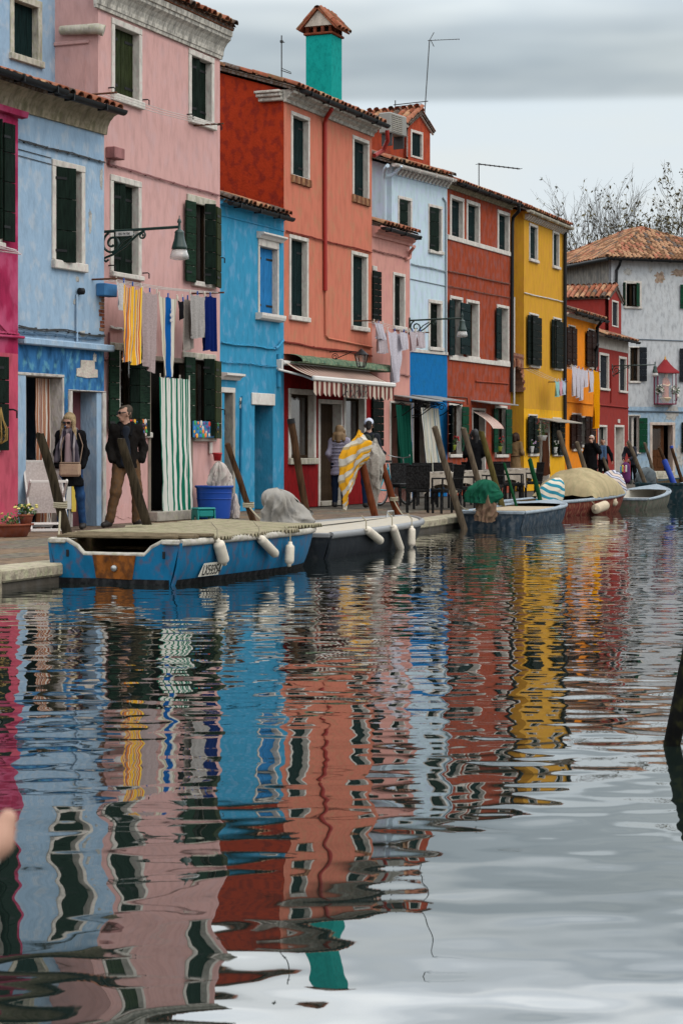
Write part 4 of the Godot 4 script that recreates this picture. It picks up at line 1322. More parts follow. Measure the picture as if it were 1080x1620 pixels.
func house_g() -> void:
	var H := make_house("ice_blue_house", "ice blue house with white brackets under the eave and a deep blue base", 619, 48.4, 707, 51.0)
	hG = H
	var m := plaster("ice_blue", ph(186, 204, 212), Color(0.42, 0.56, 0.64, 0.5), 0.3, 0.4, 0.85, 0.58, 0.6)
	var md := plaster("royal_blue", ph(24, 104, 162), Color(0.005, 0.1, 0.25, 0.5), 0.6, 0.5, 0.8, 0.6, 0.6)
	win(H, 629, 651, 309, 376, {"fill": "dark", "fw": 0.08})
	leaf(H, 630.5, 0.0, 643, 0.03, 315, 368, mats["green"], 3)
	win(H, 677, 699, 322, 400, {"fill": "dark", "fw": 0.08})
	leaf(H, 679, 0.02, 692.5, 0.06, 327, 396, mats["green"], 3)
	win(H, 677, 699, 473, 554, {"leaf": mats["green_black"], "n": 2, "fw": 0.09})
	var d := win(H, 652, 679, 630, 780, {"door": true, "fw": 0.05, "fill": "none", "deep": 0.3})
	var dl := Mb.new()
	dl.bx(Vector3(d[0], 0, -0.3), Vector3(d[1], d[3] - 0.2, -0.26))
	put(dl, "door_leaf", mats["brown_leaf"], d[4])
	var ye := H.at(640, 281).y
	var yl := H.at(649, 556).y
	panel(H, "wall", 0, H.w, yl, ye, m)
	panel(H, "lower_wall", 0, H.w, 0, yl, md)
	var bd := Mb.new()
	bd.bx(Vector3(0, yl - 0.01, 0), Vector3(H.w, yl + 0.07, 0.03), 0.005)
	put(bd, "string_course", mats["frame"], H.node)
	cornice(H, -0.05, H.w + 0.02, ye, [[0, 0], [0.03, 0], [0.035, 0.16], [0.2, 0.18], [0.21, 0.24], [-0.05, 0.24]], m)
	modillions(H, 0.05, H.w - 0.05, ye + 0.02, mats["frame"], 0.2)
	body(H, 7, ye + 0.2, 0.31, m, m)
	roof(H, ye + 0.26, 0.2, 0.31, 7, -0.5, H.w, 11, false, 71, 0.15)
	gutter(H, -0.35, H.w - 0.1, ye + 0.2, 0.26, mats["frame"], 0.075)
	hang(H, [[613, 262, 0.33], [609, 268, 0.1], [608, 282, -0.1], [608, 380, -0.1]], 0.05, m, "downpipe", 8)
	hang(H, [[634, 262, 0.33], [622, 276, 0.08], [610, 280, -0.06]], 0.045, m, "downpipe", 8)
	dormer(H, 645, 680, 195, 250, 0.36, -1.1, 1.5, plaster("dormer_red", ph(168, 74, 50), Color(0.15, 0.05, 0.03, 0.5), 0.5, 0.4, 0.75, 0.6, 0.6), [649, 668, 204, 248], mats["green_teal"], 73)
	cable(H, 650, 417, 706, 429, mat("ice_wire", ph(130, 140, 144)), 0.014, 0.015, 75)
	hang(H, [[649, 441, 0.015], [706, 453, 0.015]], 0.012, mats["ice_wire"])
	hang(H, [[700, 313, 0.02], [705, 320, 0.03], [705, 560, 0.03]], 0.022, mats["ice_wire"], "conduit")
	# air conditioner on its bracket above the eave
	var p := H.at(599, 211, -0.25)
	var ac := thing("air_conditioner", "white air conditioning unit between the salmon and ice blue roofs", "air conditioner", on(H, p), H.node.rotation.y)
	var b := Mb.new()
	b.bx(Vector3(0, 0, 0), Vector3(0.85, 0.5, 0.32), 0.025)
	put(b, "casing", mat("ac_white", ph(132, 130, 124), 0.6), ac)
	for k in 9:
		var g := Mb.new()
		g.bx(Vector3(0.06, 0.05 + k * 0.048, 0.32), Vector3(0.6, 0.07 + k * 0.048, 0.332))
		put(g, "grille_slat", mats["render_grey"], ac)
	for x in [0.1, 0.7]:
		var l := Mb.new()
		l.bx(Vector3(x, -0.3, 0.02), Vector3(x + 0.04, 0, 0.3))
		put(l, "bracket", mats["wire_grey"], ac)

func house_h() -> void:
	var H := make_house("brick_red_house", "brick red house with white framed windows beside the arched passage", 707, 51.05, 807, 55.6)
	hH = H
	var m := plaster("brick_paint", ph(152, 68, 44), Color(0.24, 0.1, 0.08, 0.45), 0.3, 0.5, 0.72, 0.58, 0.5)
	for q in [[711, 733, 307, 378], [737, 758, 315, 384], [786, 805, 331, 398]]:
		win(H, q[0], q[1], q[2], q[3], {"leaf": mats["green_teal"], "n": 1, "fw": 0.1, "ft": 0.1, "sp": 0.01, "sh": 0.05})
	var bd := Mb.new()
	var y1 := H.at(707, 377).y
	bd.bx(Vector3(0, y1 - 0.02, 0), Vector3(H.w, y1 + 0.1, 0.035), 0.008)
	put(bd, "sill_band", mats["frame"], H.node)
	win(H, 711, 731, 467, 566, {"fill": "dark", "fw": 0.08, "sp": 0.02})
	leaf(H, 710, 0.06, 717, 0.07, 474, 562, mats["green_teal"], 6)
	leaf(H, 727.5, 0.1, 742, 0.06, 478, 560, mats["green_teal"], 6)
	win(H, 737, 757, 473, 568, {"fill": "dark", "fw": 0.08, "sp": 0.02})
	win(H, 785, 804, 481, 574, {"fill": "dark", "fw": 0.08, "sp": 0.02})
	leaf(H, 784, 0.05, 791, 0.06, 487, 567, mats["green_teal"], 6)
	var b2 := Mb.new()
	var y2 := H.at(710, 568).y
	b2.bx(Vector3(0.1, y2 - 0.02, 0), Vector3(H.w - 0.15, y2 + 0.1, 0.05), 0.008)
	put(b2, "sill_band", mats["frame"], H.node)
	win(H, 709, 730, 637, 724, {"fill": "glass", "fw": 0.07, "n": 1})
	leaf(H, 711, 0.04, 716, 0.3, 641, 716, mats["green_black"], 5)
	leaf(H, 730, 0.06, 740, 0.06, 643, 714, mats["green_bright"], 5)
	var d := win(H, 746, 767, 645, 770, {"door": true, "fw": 0.06, "fill": "none"})
	var dl := Mb.new()
	dl.bx(Vector3(d[0], 0, -0.2), Vector3(d[1], d[3], -0.16))
	put(dl, "door_leaf", mats["dark_wood"], d[4])
	win(H, 782, 801, 641, 724, {"fill": "glass", "fw": 0.07, "n": 1})
	leaf(H, 780, 0.06, 786, 0.08, 646, 716, mats["green_bright"], 5)
	leaf(H, 799, 0.05, 808, 0.06, 647, 718, mats["green_bright"], 5)
	var ye := H.at(707, 298).y
	panel(H, "wall", 0, H.w, 0, ye, m)
	cornice(H, 0, H.w, ye, SLIM, mats["cornice_dirty"])
	body(H, 7.5, ye + 0.1, 0.32, m, m)
	roof(H, ye + 0.15, 0.26, 0.32, 7.5, 0, H.w + 0.05, 12, false, 81, 0.35)
	gutter(H, 0.1, H.w - 0.05, ye + 0.14, 0.32, mats["gutter_black"], 0.07)
	hang(H, [[820, 324, 0.36], [820, 334, 0.3], [811, 344, 0.06], [810, 352, 0.06], [809, 620, 0.06]], 0.05, mats["gutter_black"], "downpipe", 8)
	var wr := plaster("wire_brick", ph(120, 84, 74))
	cable(H, 709, 428, 806, 449, wr, 0.014, 0.02, 83)
	cable(H, 709, 452, 806, 471, wr, 0.01, 0.015, 84)
	hang(H, [[752, 603, 0.02], [804, 607, 0.02]], 0.02, m, "pipe")
	hang(H, [[708, 627, 0.02], [738, 629, 0.02], [740, 640, 0.02]], 0.014, wr)
	# aerial on the roof
	var ap := H.at(757, 262, -2.0)
	var a := thing("roof_aerial", "long flat aerial on the brick red house roof", "aerial", on(H, Vector3(ap.x, ye + 0.8, -2.0)), H.node.rotation.y)
	var mm := Mb.new()
	mm.tube([Vector3(0, 0, 0), Vector3(0, ap.y - ye - 0.8 + 0.08, 0)], 0.016, 5)
	put(mm, "mast", mats["wire_grey"], a)
	var bm := Mb.new()
	var yy := ap.y - ye - 0.8 + 0.04
	bm.tube([Vector3(-0.06, yy, 0.0), Vector3(1.4, yy + 0.0, 0.8)], 0.02, 5)
	put(bm, "boom", mats["wire_grey"], a)
	for k in 10:
		var el := Mb.new()
		var p := Vector3(-0.06, yy, 0).lerp(Vector3(1.4, yy, 0.8), k / 9.0)
		el.tube([p + Vector3(-0.06, 0, 0.1), p + Vector3(0.06, 0, -0.1)], 0.009, 4)
		put(el, "element", mats["wire_grey"], a)

func passage() -> void:   # brick arch over the alley between the red and the yellow house
	var a := hH.o + hH.u * hH.w
	var H := make_house("arched_passage", "brick arch over the dark alley between the red and yellow houses", 806, 55.7, 829, 57.6)
	var bm := [plaster("arch_brick", ph(140, 82, 58), Color(0.3, 0.2, 0.14, 0.7), 1, 1.0, 0.6, 0.5, 1.6), plaster("arch_brick_pale", ph(170, 120, 90), Color(0.2, 0.12, 0.08, 0.7), 1, 1.0, 0.6, 0.5, 1.6), plaster("arch_brick_dark", ph(112, 62, 44), Color(0.2, 0.12, 0.08, 0.7), 1, 1.0, 0.6, 0.5, 1.6)]
	var yt := H.at(806, 556).y; var yc := H.at(815, 618).y
	var x0 := 0.0; var x1 := H.w
	var cx := (x0 + x1) / 2; var R := (x1 - x0) / 2 - 0.12
	var w := Mb.new()   # mortar body with an arched opening
	var poly := PackedVector2Array([Vector2(x0, yt), Vector2(x0, yc)])
	for i in 13:
		var an := PI - PI * i / 12.0
		poly.append(Vector2(cx + cos(an) * R, yc + sin(an) * R * 0.8))
	poly.append_array([Vector2(x1, yc), Vector2(x1, yt)])
	w.prism(poly, -0.35, -0.02)
	put(w, "mortar", plaster("mortar", ph(150, 108, 84), Color(0.2, 0.12, 0.09, 0.6), 1, 1, 0.6, 0.5, 1.4), H.node)
	var r := RandomNumberGenerator.new(); r.seed = 12
	var y := yc + R * 0.8 + 0.24
	var row := 0
	while y < yt - 0.06:
		var x := x0 - 0.12 * (row % 2)
		while x < x1:
			var e0 := maxf(x, x0 + 0.01); var e1 := minf(x + 0.23, x1 - 0.01)
			if e1 - e0 > 0.05:
				var b := Mb.new()
				b.bx(Vector3(e0, y, -0.1), Vector3(e1, y + 0.062, -0.012 + r.randf() * 0.012), 0.006)
				put(b, "brick", bm[r.randi() % 3], H.node)
			x += 0.245
		y += 0.077; row += 1
	for i in 14:
		var an := PI * (i + 0.5) / 14.0
		var b := Mb.new()
		b.box(Vector3(cx + cos(an) * (R + 0.12), yc + sin(an) * (R * 0.8 + 0.12), -0.12), Vector3(0.22, 0.085, 0.26), 0.008, Basis(Vector3(0, 0, 1), an))
		put(b, "arch_brick", bm[(i * 5) % 3], H.node)
	var pr := Mb.new()
	pr.bx(Vector3(x0 - 0.05, 0, -0.35), Vector3(x0 + 0.12, yc, -0.02), 0.01)
	put(pr, "pier", mats["brick_paint"], H.node)
	var ce := Mb.new()
	ce.bx(Vector3(x0, yt - 0.1, -6.0), Vector3(x1, yt, -0.36))
	ce.bx(Vector3(x0 - 0.3, 0, -6.2), Vector3(x1 + 0.3, yt, -6.0))
	put(ce, "vault", mats["brick_paint"], H.node)

func house_i() -> void:
	var H := make_house("yellow_house", "mustard yellow house with white brackets under the eave", 828, 57.6, 893, 61.9)
	hI = H
	var m := plaster("mustard", ph(200, 148, 48), Color(0.4, 0.22, 0.05, 0.5), 0.3, 0.4, 0.76, 0.58, 0.5)
	var mb := plaster("bright_yellow", ph(224, 164, 34), Color(0.55, 0.3, 0.04, 0.4), 0.5, 0.3, 0.85, 0.62, 0.5)
	win(H, 836, 849.5, 352, 413, {"leaf": mats["green_teal"], "n": 1, "fw": 0.08, "fm": mats["frame"], "z": -0.06})
	win(H, 873, 883.5, 364, 424, {"leaf": mats["green_teal"], "n": 1, "fw": 0.08, "z": -0.06})
	for q in [[836, 848, 494, 581], [874, 884, 501, 585]]:
		win(H, q[0], q[1] + 3, q[2], q[3], {"fill": "dark", "fw": 0.06})
	leaf(H, 833.5, 0.05, 839, 0.07, 498, 577, mats["green_black"], 7)
	leaf(H, 841, 0.12, 855, 0.1, 500, 577, mats["green_black"], 7)
	leaf(H, 871.5, 0.05, 876, 0.07, 505, 582, mats["green_black"], 7)
	leaf(H, 878, 0.12, 889, 0.1, 507, 582, mats["green_black"], 7)
	for q in [[835, 849, 655, 722], [873, 887, 660, 722]]:
		win(H, q[0], q[1], q[2], q[3], {"fill": "glass", "fw": 0.05, "n": 1})
	leaf(H, 834, 0.06, 842, 0.06, 659, 717, mats["green_black"], 6)
	leaf(H, 844, 0.1, 851, 0.06, 661, 717, mats["green_black"], 6)
	leaf(H, 872, 0.06, 879, 0.06, 665, 719, mats["green_black"], 6)
	leaf(H, 883, 0.1, 892, 0.06, 667, 720, mats["green_black"], 6)
	var d := win(H, 853, 868, 664, 770, {"door": true, "fw": 0.07, "fill": "none"})
	var dl := Mb.new()
	dl.bx(Vector3(d[0], 0, -0.2), Vector3(d[1], d[3], -0.16))
	put(dl, "door_leaf", mats["render_grey"], d[4])
	var ye := H.at(828, 346).y
	var yl := H.at(828, 646).y
	panel(H, "wall", 0, H.w, yl, ye, m)
	panel(H, "lower_wall", 0, H.w, 0, yl, mb)
	cornice(H, -0.1, H.w + 0.02, ye, [[0, 0], [0.03, 0], [0.035, 0.14], [0.2, 0.16], [0.21, 0.22], [-0.05, 0.22]], m)
	modillions(H, 0.0, H.w, ye, mats["frame"], 0.22)
	body(H, 7, ye + 0.2, 0.3, m, m)
	roof(H, ye + 0.25, 0.2, 0.3, 7, -0.8, H.w - 0.02, 10, false, 91, 0.1)
	gutter(H, -0.4, H.w - 0.1, ye + 0.2, 0.26, mats["frame_worn"], 0.07)
	hang(H, [[893.5, 362, 0.1], [893, 380, 0.08], [893, 670, 0.08]], 0.06, mats["gutter_black"], "downpipe", 8)
	hang(H, [[812.5, 470, 0.05], [812.5, 640, 0.05]], 0.03, mats["line_white"], "conduit")
	cable(H, 829, 463, 891, 477, mats["line_white"], 0.014, 0.015, 93)
	var cn := Mb.new()
	var c0 := H.at(852, 662, 0.0); var cx := H.at(893, 664).x
	cn.box(Vector3((c0.x + cx) / 2, c0.y - 0.05, 0.28), Vector3(cx - c0.x, 0.03, 0.58), 0.004, Basis(Vector3.RIGHT, 0.2))
	put(cn, "door_canopy", mats["render_grey"], H.node)

func house_j() -> void:
	var H := make_house("orange_house", "low orange house with brown shutters", 893.5, 64.2, 943, 68.4)
	hJ = H
	var m := plaster("orange", ph(226, 132, 32), Color(0.5, 0.2, 0.03, 0.4), 0.4, 0.3, 0.84, 0.6, 0.5)
	for q in [[898, 909, 513, 580], [929, 940, 519, 583]]:
		win(H, q[0], q[1], q[2], q[3], {"fill": "dark", "fw": 0.05})
	leaf(H, 896, 0.06, 903, 0.07, 517, 577, mats["brown_leaf"], 6)
	leaf(H, 904, 0.09, 911, 0.06, 518, 577, mats["brown_leaf"], 6)
	leaf(H, 927, 0.06, 934, 0.07, 523, 580, mats["brown_leaf"], 6)
	leaf(H, 935, 0.09, 942.5, 0.06, 524, 580, mats["brown_leaf"], 6)
	win(H, 904, 918, 653, 714, {"fill": "glass", "fw": 0.05, "n": 1})
	leaf(H, 902.5, 0.06, 909, 0.07, 656, 710, mats["brown_leaf"], 5)
	leaf(H, 911, 0.1, 918, 0.06, 657, 710, mats["brown_leaf"], 5)
	leaf(H, 925, 0.06, 932, 0.07, 658, 712, mats["brown_leaf"], 5)
	leaf(H, 933, 0.1, 941, 0.06, 659, 712, mats["brown_leaf"], 5)
	win(H, 918, 926, 658, 708, {"fill": "dark", "fw": 0.06})
	var ye := H.at(894, 500).y
	panel(H, "wall", 0, H.w, 0, ye, m)
	cornice(H, 0, H.w, ye, SLIM, mats["frame"])
	body(H, 6, ye + 0.12, 0.3, m, m)
	roof(H, ye + 0.16, 0.3, 0.3, 6, 0, H.w + 0.1, 9, false, 101, 0.1)
	gutter(H, 0.0, H.w + 0.1, ye + 0.12, 0.36, mats["gutter_black"], 0.08)
	hang(H, [[951, 508, 0.4], [944, 518, 0.1], [943, 580, 0.08]], 0.06, mats["gutter_black"], "downpipe", 8)
	hang(H, [[894, 635, 0.03], [938, 640, 0.03]], 0.02, m, "conduit")
	hang(H, [[945, 545, 0.3], [941, 556, 0.1], [940, 600, 0.08]], 0.05, mats["gutter_black"], "downpipe", 8)

func house_k() -> void:
	var H := make_house("maroon_house", "low maroon house with white window frames and a dormer", 943, 73.0, 993, 77.6)
	hK = H
	var m := plaster("maroon", ph(142, 54, 48), Color(0.2, 0.06, 0.05, 0.45), 0.4, 0.3, 0.8, 0.6, 0.5)
	win(H, 947, 962, 557, 617, {"leaf": mats["grey_leaf"], "n": 2, "fw": 0.1, "z": -0.06})
	win(H, 978, 990, 563, 621, {"leaf": mats["grey_leaf"], "n": 2, "fw": 0.1, "z": -0.06})
	win(H, 945, 959, 672, 745, {"fill": "glass", "fw": 0.08, "n": 1, "cm": mats["green_teal"]})
	var d := win(H, 971, 986, 672, 760, {"door": true, "fw": 0.09, "deep": 0.35, "fill": "none"})
	var dl := Mb.new()
	dl.bx(Vector3(d[0], 0, -0.35), Vector3(d[1], d[3], -0.3))
	put(dl, "door_leaf", mats["frame"], d[4])
	block(H, "house_number", 976, 979, 663, 669, 0, 0.03, mats["frame"], 0.003)
	var ye := H.at(943, 549).y
	panel(H, "wall", 0, H.w, 0, ye, m)
	panel(H, "frieze", 0, H.w, ye, ye + 0.45, plaster("frieze_white", ph(196, 188, 178), Color(0.3, 0.2, 0.16, 0.6), 0.5, 0.5, 0.7, 0.55, 0.8), 0.01)
	body(H, 7, ye + 0.4, 0.3, m, m)
	roof(H, ye + 0.46, 0.35, 0.3, 7, 0, H.w + 0.2, 9, false, 111, 0.2)
	gutter(H, 0.0, H.w + 0.1, ye + 0.42, 0.42, mats["gutter_black"], 0.07)
	dormer(H, 962, 982, 470, 527, 0.45, -0.5, 2.6, m, [967, 977, 474, 516], mats["grey_leaf"], 113)
	hang(H, [[966, 637, 0.03], [966, 585, 0.03]], 0.04, m, "conduit")
	hang(H, [[944, 640, 0.03], [993, 645, 0.03]], 0.03, m, "conduit")
	var p := H.at(968, 580, 0.0)

func house_l() -> void:
	var H := make_house("grey_blue_house", "weathered grey-blue house with a hipped tile roof and brown door", 966, 84.0, 1178, 86.3)
	hL = H
	var m := plaster("grey_blue", ph(186, 188, 190), Color(0.42, 0.47, 0.52, 0.5), 0.45, 0.8, 0.7, 0.5, 0.3)
	var ml := plaster("grey_blue_low", ph(158, 178, 192), Color(0.16, 0.3, 0.42, 0.5), 0.6, 0.8, 0.7, 0.5, 0.5)
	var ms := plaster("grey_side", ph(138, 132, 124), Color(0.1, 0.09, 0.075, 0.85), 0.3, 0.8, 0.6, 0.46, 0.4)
	win(H, 986, 1014, 444, 488, {"fill": "dark", "fw": 0.12})
	leaf(H, 985.5, 0.08, 989, 0.3, 447, 484, mats["green_mid"], 1)
	leaf(H, 1006, 0.3, 1010, 0.05, 447, 484, mats["green_bright"], 1)
	leaf(H, 1075, 0.05, 1084, 0.06, 450, 488, mats["green_bright"], 5)
	win(H, 994, 1012, 548, 606, {"fill": "dark", "fw": 0.05, "cm": mats["brown_wood"]})
	leaf(H, 1010.5, 0.06, 1022, 0.07, 549, 603, mats["grey_leaf"], 6)
	leaf(H, 1074, 0.06, 1086, 0.07, 551, 604, mats["grey_leaf"], 6)
	win(H, 992, 1012, 656, 718, {"fill": "glass", "fw": 0.05, "n": 2, "cm": mats["frame"]})
	leaf(H, 1010, 0.06, 1023, 0.07, 661, 716, mats["green_bright"], 6)
	leaf(H, 1077, 0.06, 1088, 0.07, 668, 716, mats["green_black"], 6)
	var dr := win(H, 1027, 1067, 668, 756, {"door": true, "fw": 0.12, "deep": 0.4, "fill": "none", "fm": plaster("door_stone", ph(198, 182, 168), Color(0.4, 0.32, 0.26, 0.6), 0.5, 0.5, 0.75, 0.6, 1.0)})
	var dm := wood("door_brown", lin(0.11, 0.045, 0.02), Vector3(8, 0.6, 8), 0.6, 0.45)
	var w: Node3D = dr[4]
	var i1: float = dr[0]; var i2: float = dr[1] - 0.25; var j2: float = dr[3]
	var fr := Mb.new()
	fr.bx(Vector3(i1, 0.35, -0.36), Vector3(i2, j2, -0.32))
	put(fr, "door_leaf", dm, w)
	for q in [[0.08, 0.44, 0.5, 0.85], [0.56, 0.92, 0.5, 0.85], [0.08, 0.44, 0.95, 1.15], [0.56, 0.92, 0.95, 1.15]]:
		var pn := Mb.new()
		pn.bx(Vector3(lerpf(i1, i2, q[0]), q[2], -0.33), Vector3(lerpf(i1, i2, q[1]), q[3], -0.3), 0.012)
		put(pn, "door_panel", dm, w)
	var gp := Mb.new()
	gp.bx(Vector3(lerpf(i1, i2, 0.22), 1.25, -0.32), Vector3(lerpf(i1, i2, 0.78), j2 - 0.15, -0.312))
	put(gp, "door_pane", glass(), w)
	for k in 2:
		var st := Mb.new()
		st.bx(Vector3(dr[0] - 0.1 - 0.15 * (1 - k), 0.17 * k, -0.35), Vector3(dr[1] + 0.1 + 0.15 * (1 - k), 0.17 * (k + 1), 0.35 - 0.3 * k), 0.015)
		put(st, "doorstep", mats["frame_worn"], w)
	var ye := H.at(966, 411).y
	var yl := H.at(966, 643).y
	panel(H, "wall", 0, H.w, yl, ye, m)
	panel(H, "lower_wall", 0, H.w, 0, yl, ml)
	var Wd := H.w; var Dp := 8.0
	for q in [[0.004, 0.22, ms], [Wd - 0.22, Wd - 0.004, m]]:
		var sw := Mb.new()
		sw.bx(Vector3(q[0], 0, -Dp), Vector3(q[1], ye, -0.222))
		put(sw, "side_wall", q[2], H.node)
	var bw := Mb.new()
	bw.bx(Vector3(0.22, 0, -Dp), Vector3(Wd - 0.22, ye, -Dp + 0.2))
	put(bw, "back_wall", m, H.node)
	# hipped roof: four tiled faces
	var ov := 0.35; var p := 0.44
	var half := Wd / 2 + ov
	var rise := tan(p) * half
	var yb := ye + 0.05
	var rt := node("roof", Vector3.ZERO, 0, H.node)
	var r0 := Vector3(Wd / 2, yb + rise, ov - half); var r1 := Vector3(Wd / 2, yb + rise, -Dp - ov + half)
	var c0 := Vector3(-ov, yb, ov); var c1 := Vector3(Wd + ov, yb, ov); var c2 := Vector3(Wd + ov, yb, -Dp - ov); var c3 := Vector3(-ov, yb, -Dp - ov)
	var faces := [[c0, c1, r0, r0], [c3, c0, r0, r1], [c1, c2, r1, r0], [c2, c3, r1, r1]]
	var tm := tile_mats()
	var bed := Mb.new()
	var r := RandomNumberGenerator.new(); r.seed = 131
	var mm := []
	for i in 5: mm.append([])
	for f in faces:
		bed.quad(f[0], f[1], f[2], f[3])
		var ex: Vector3 = (f[1] - f[0]).normalized()
		var mid: Vector3 = (f[2] + f[3]) / 2 - (f[0] + f[1]) / 2
		var up := (mid - ex * mid.dot(ex)).normalized()
		var nn := ex.cross(up)
		var Lw: float = f[0].distance_to(f[1])
		var Ls := half / cos(p)
		var l0: float = (f[3] - f[0]).dot(ex); var l1: float = (f[2] - f[1]).dot(ex)
		var j := 0
		while j * 0.36 < Ls - 0.1:
			var tt := j * 0.36 / Ls
			var xa := l0 * tt; var xb := Lw + l1 * tt
			var x := xa + 0.12
			while x < xb - 0.08:
				var b := Basis(ex, nn, -up) * Basis(Vector3.UP, r.randf_range(-0.06, 0.06)) * Basis(Vector3.RIGHT, 0.07)
				mm[[2, 1, 2, 2, 3, 1, 0, 1][r.randi() % 8]].append(Transform3D(b, f[0] + ex * (x + r.randf_range(-0.015, 0.015)) + up * (j * 0.36 - 0.04 + r.randf_range(-0.03, 0.03)) + nn * (0.03 + r.randf() * 0.012)))
				x += 0.205
			j += 1
	put(bed, "tile_bed", tm[3], rt)
	var sof := Mb.new()
	sof.bx(Vector3(-ov, ye + 0.0, -Dp - ov), Vector3(Wd + ov, ye + 0.045, ov))
	put(sof, "soffit", mats["cornice_dirty"], rt)
	for k in 5: many("roof_tiles", tile_shape(k % 3), mm[k], tm[k], rt)
	# hips
	for e in [[c0, r0], [c3, r1], [c1, r0], [r1, r0]]:
		var dv: Vector3 = e[1] - e[0]
		var n := int(dv.length() / 0.36)
		for k in n:
			var z := -dv.normalized()
			var x := Vector3.UP.cross(z).normalized()
			var b := Basis(x, z.cross(x), z)
			var o := put(tile_shape(k % 3), "hip_tile", tm[[2, 0, 2, 1][k % 4]], rt)
			o.transform = Transform3D(b.scaled_local(Vector3(1.25, 1.25, 1)), e[0] + dv * (k / float(n)) + Vector3(0, 0.07, 0))
	gutter(H, -ov - 0.05, Wd + 0.4, yb - 0.02, ov + 0.08, mats["gutter_black"], 0.09)
	var gs := Mb.new()
	gs.tube([Vector3(-ov - 0.06, yb - 0.06, ov + 0.1), Vector3(-ov - 0.06, yb - 0.06, -Dp)], 0.08, 8)
	put(gs, "gutter", mats["gutter_black"], H.node)
	hang(H, [[981, 413, 0.4], [979, 420, 0.1], [974.5, 428, 0.08], [974, 470, 0.08]], 0.06, mats["gutter_black"], "downpipe", 8)
	hang(H, [[993, 650, 0.04], [1130, 653, 0.04]], 0.035, mat("slate_wire", ph(90, 104, 116)), "conduit")
	hang(H, [[993, 536, 0.03], [1130, 541, 0.03]], 0.02, mats["slate_wire"], "conduit")
func weathering() -> void:
	var pale := plaster("bare_pale", ph(188, 184, 176), Color(0.3, 0.29, 0.28, 0.55), 1.0, 0.8, 0.6, 0.5, 1.4)
	var tan := plaster("bare_tan", ph(168, 148, 126), Color(0.3, 0.2, 0.15, 0.55), 1.0, 0.9, 0.6, 0.5, 1.4)
	for q in [[126, 136, 522, 534, 3], [147, 153, 556, 574, 4], [158, 163, 262, 300, 5], [140, 146, 330, 370, 8], [120, 126, 436, 446, 9], [116, 120, 472, 482, 10]]: patch(hB, q[0], q[1], q[2], q[3], pale, q[4])
	for q in [[176, 234, 800, 826, 15], [306, 346, 806, 826, 16]]: patch(hC, q[0], q[1], q[2], q[3], mats["pink"], q[4])
	for q in [[1034, 1052, 428, 448, 26], [1058, 1090, 424, 438, 27], [984, 1000, 424, 436, 28], [1024, 1032, 420, 432, 29], [1050, 1074, 640, 668, 30], [1068, 1080, 700, 740, 31]]: patch(hL, q[0], q[1], q[2], q[3], tan if q[4] < 28 else pale, q[4])
# ---------------------------------------------------------------- boats
class Boat:
	var node: Node3D
	var L: float
	var W: float
	var fb: float
	var sheer: float
	var tail := 0.86
	func beam(t: float) -> float:
		var k := lerpf(tail, 1.0, sin(minf(t / 0.45, 1.0) * PI / 2))
		if t > 0.45: k = cos(pow((t - 0.45) / 0.55, 1.5) * PI / 2)
		return W / 2 * k
	func top(t: float) -> float: return fb + sheer * t * t
	func rail(t: float, side: float, up := 0.0, inn := 0.0) -> Vector3:
		var b := maxf(beam(t) - inn, 0.0)
		return Vector3(L * t - inn * smoothstep(0.8, 1.0, t) * 1.5, top(t) + up, b * side)
	func skin(t: float, side: float, q: float) -> Vector3:   # q 0 at the rail, 1 at the chine
		var r := rail(t, side)
		var low := Vector3(L * t * (1.0 - 0.1 * t * t * t), -0.14 + 0.1 * t * t * t, beam(t) * 0.8 * side)
		var p := r.lerp(low, q)
		p.z += side * 0.05 * sin(q * PI) * beam(t)
		return p

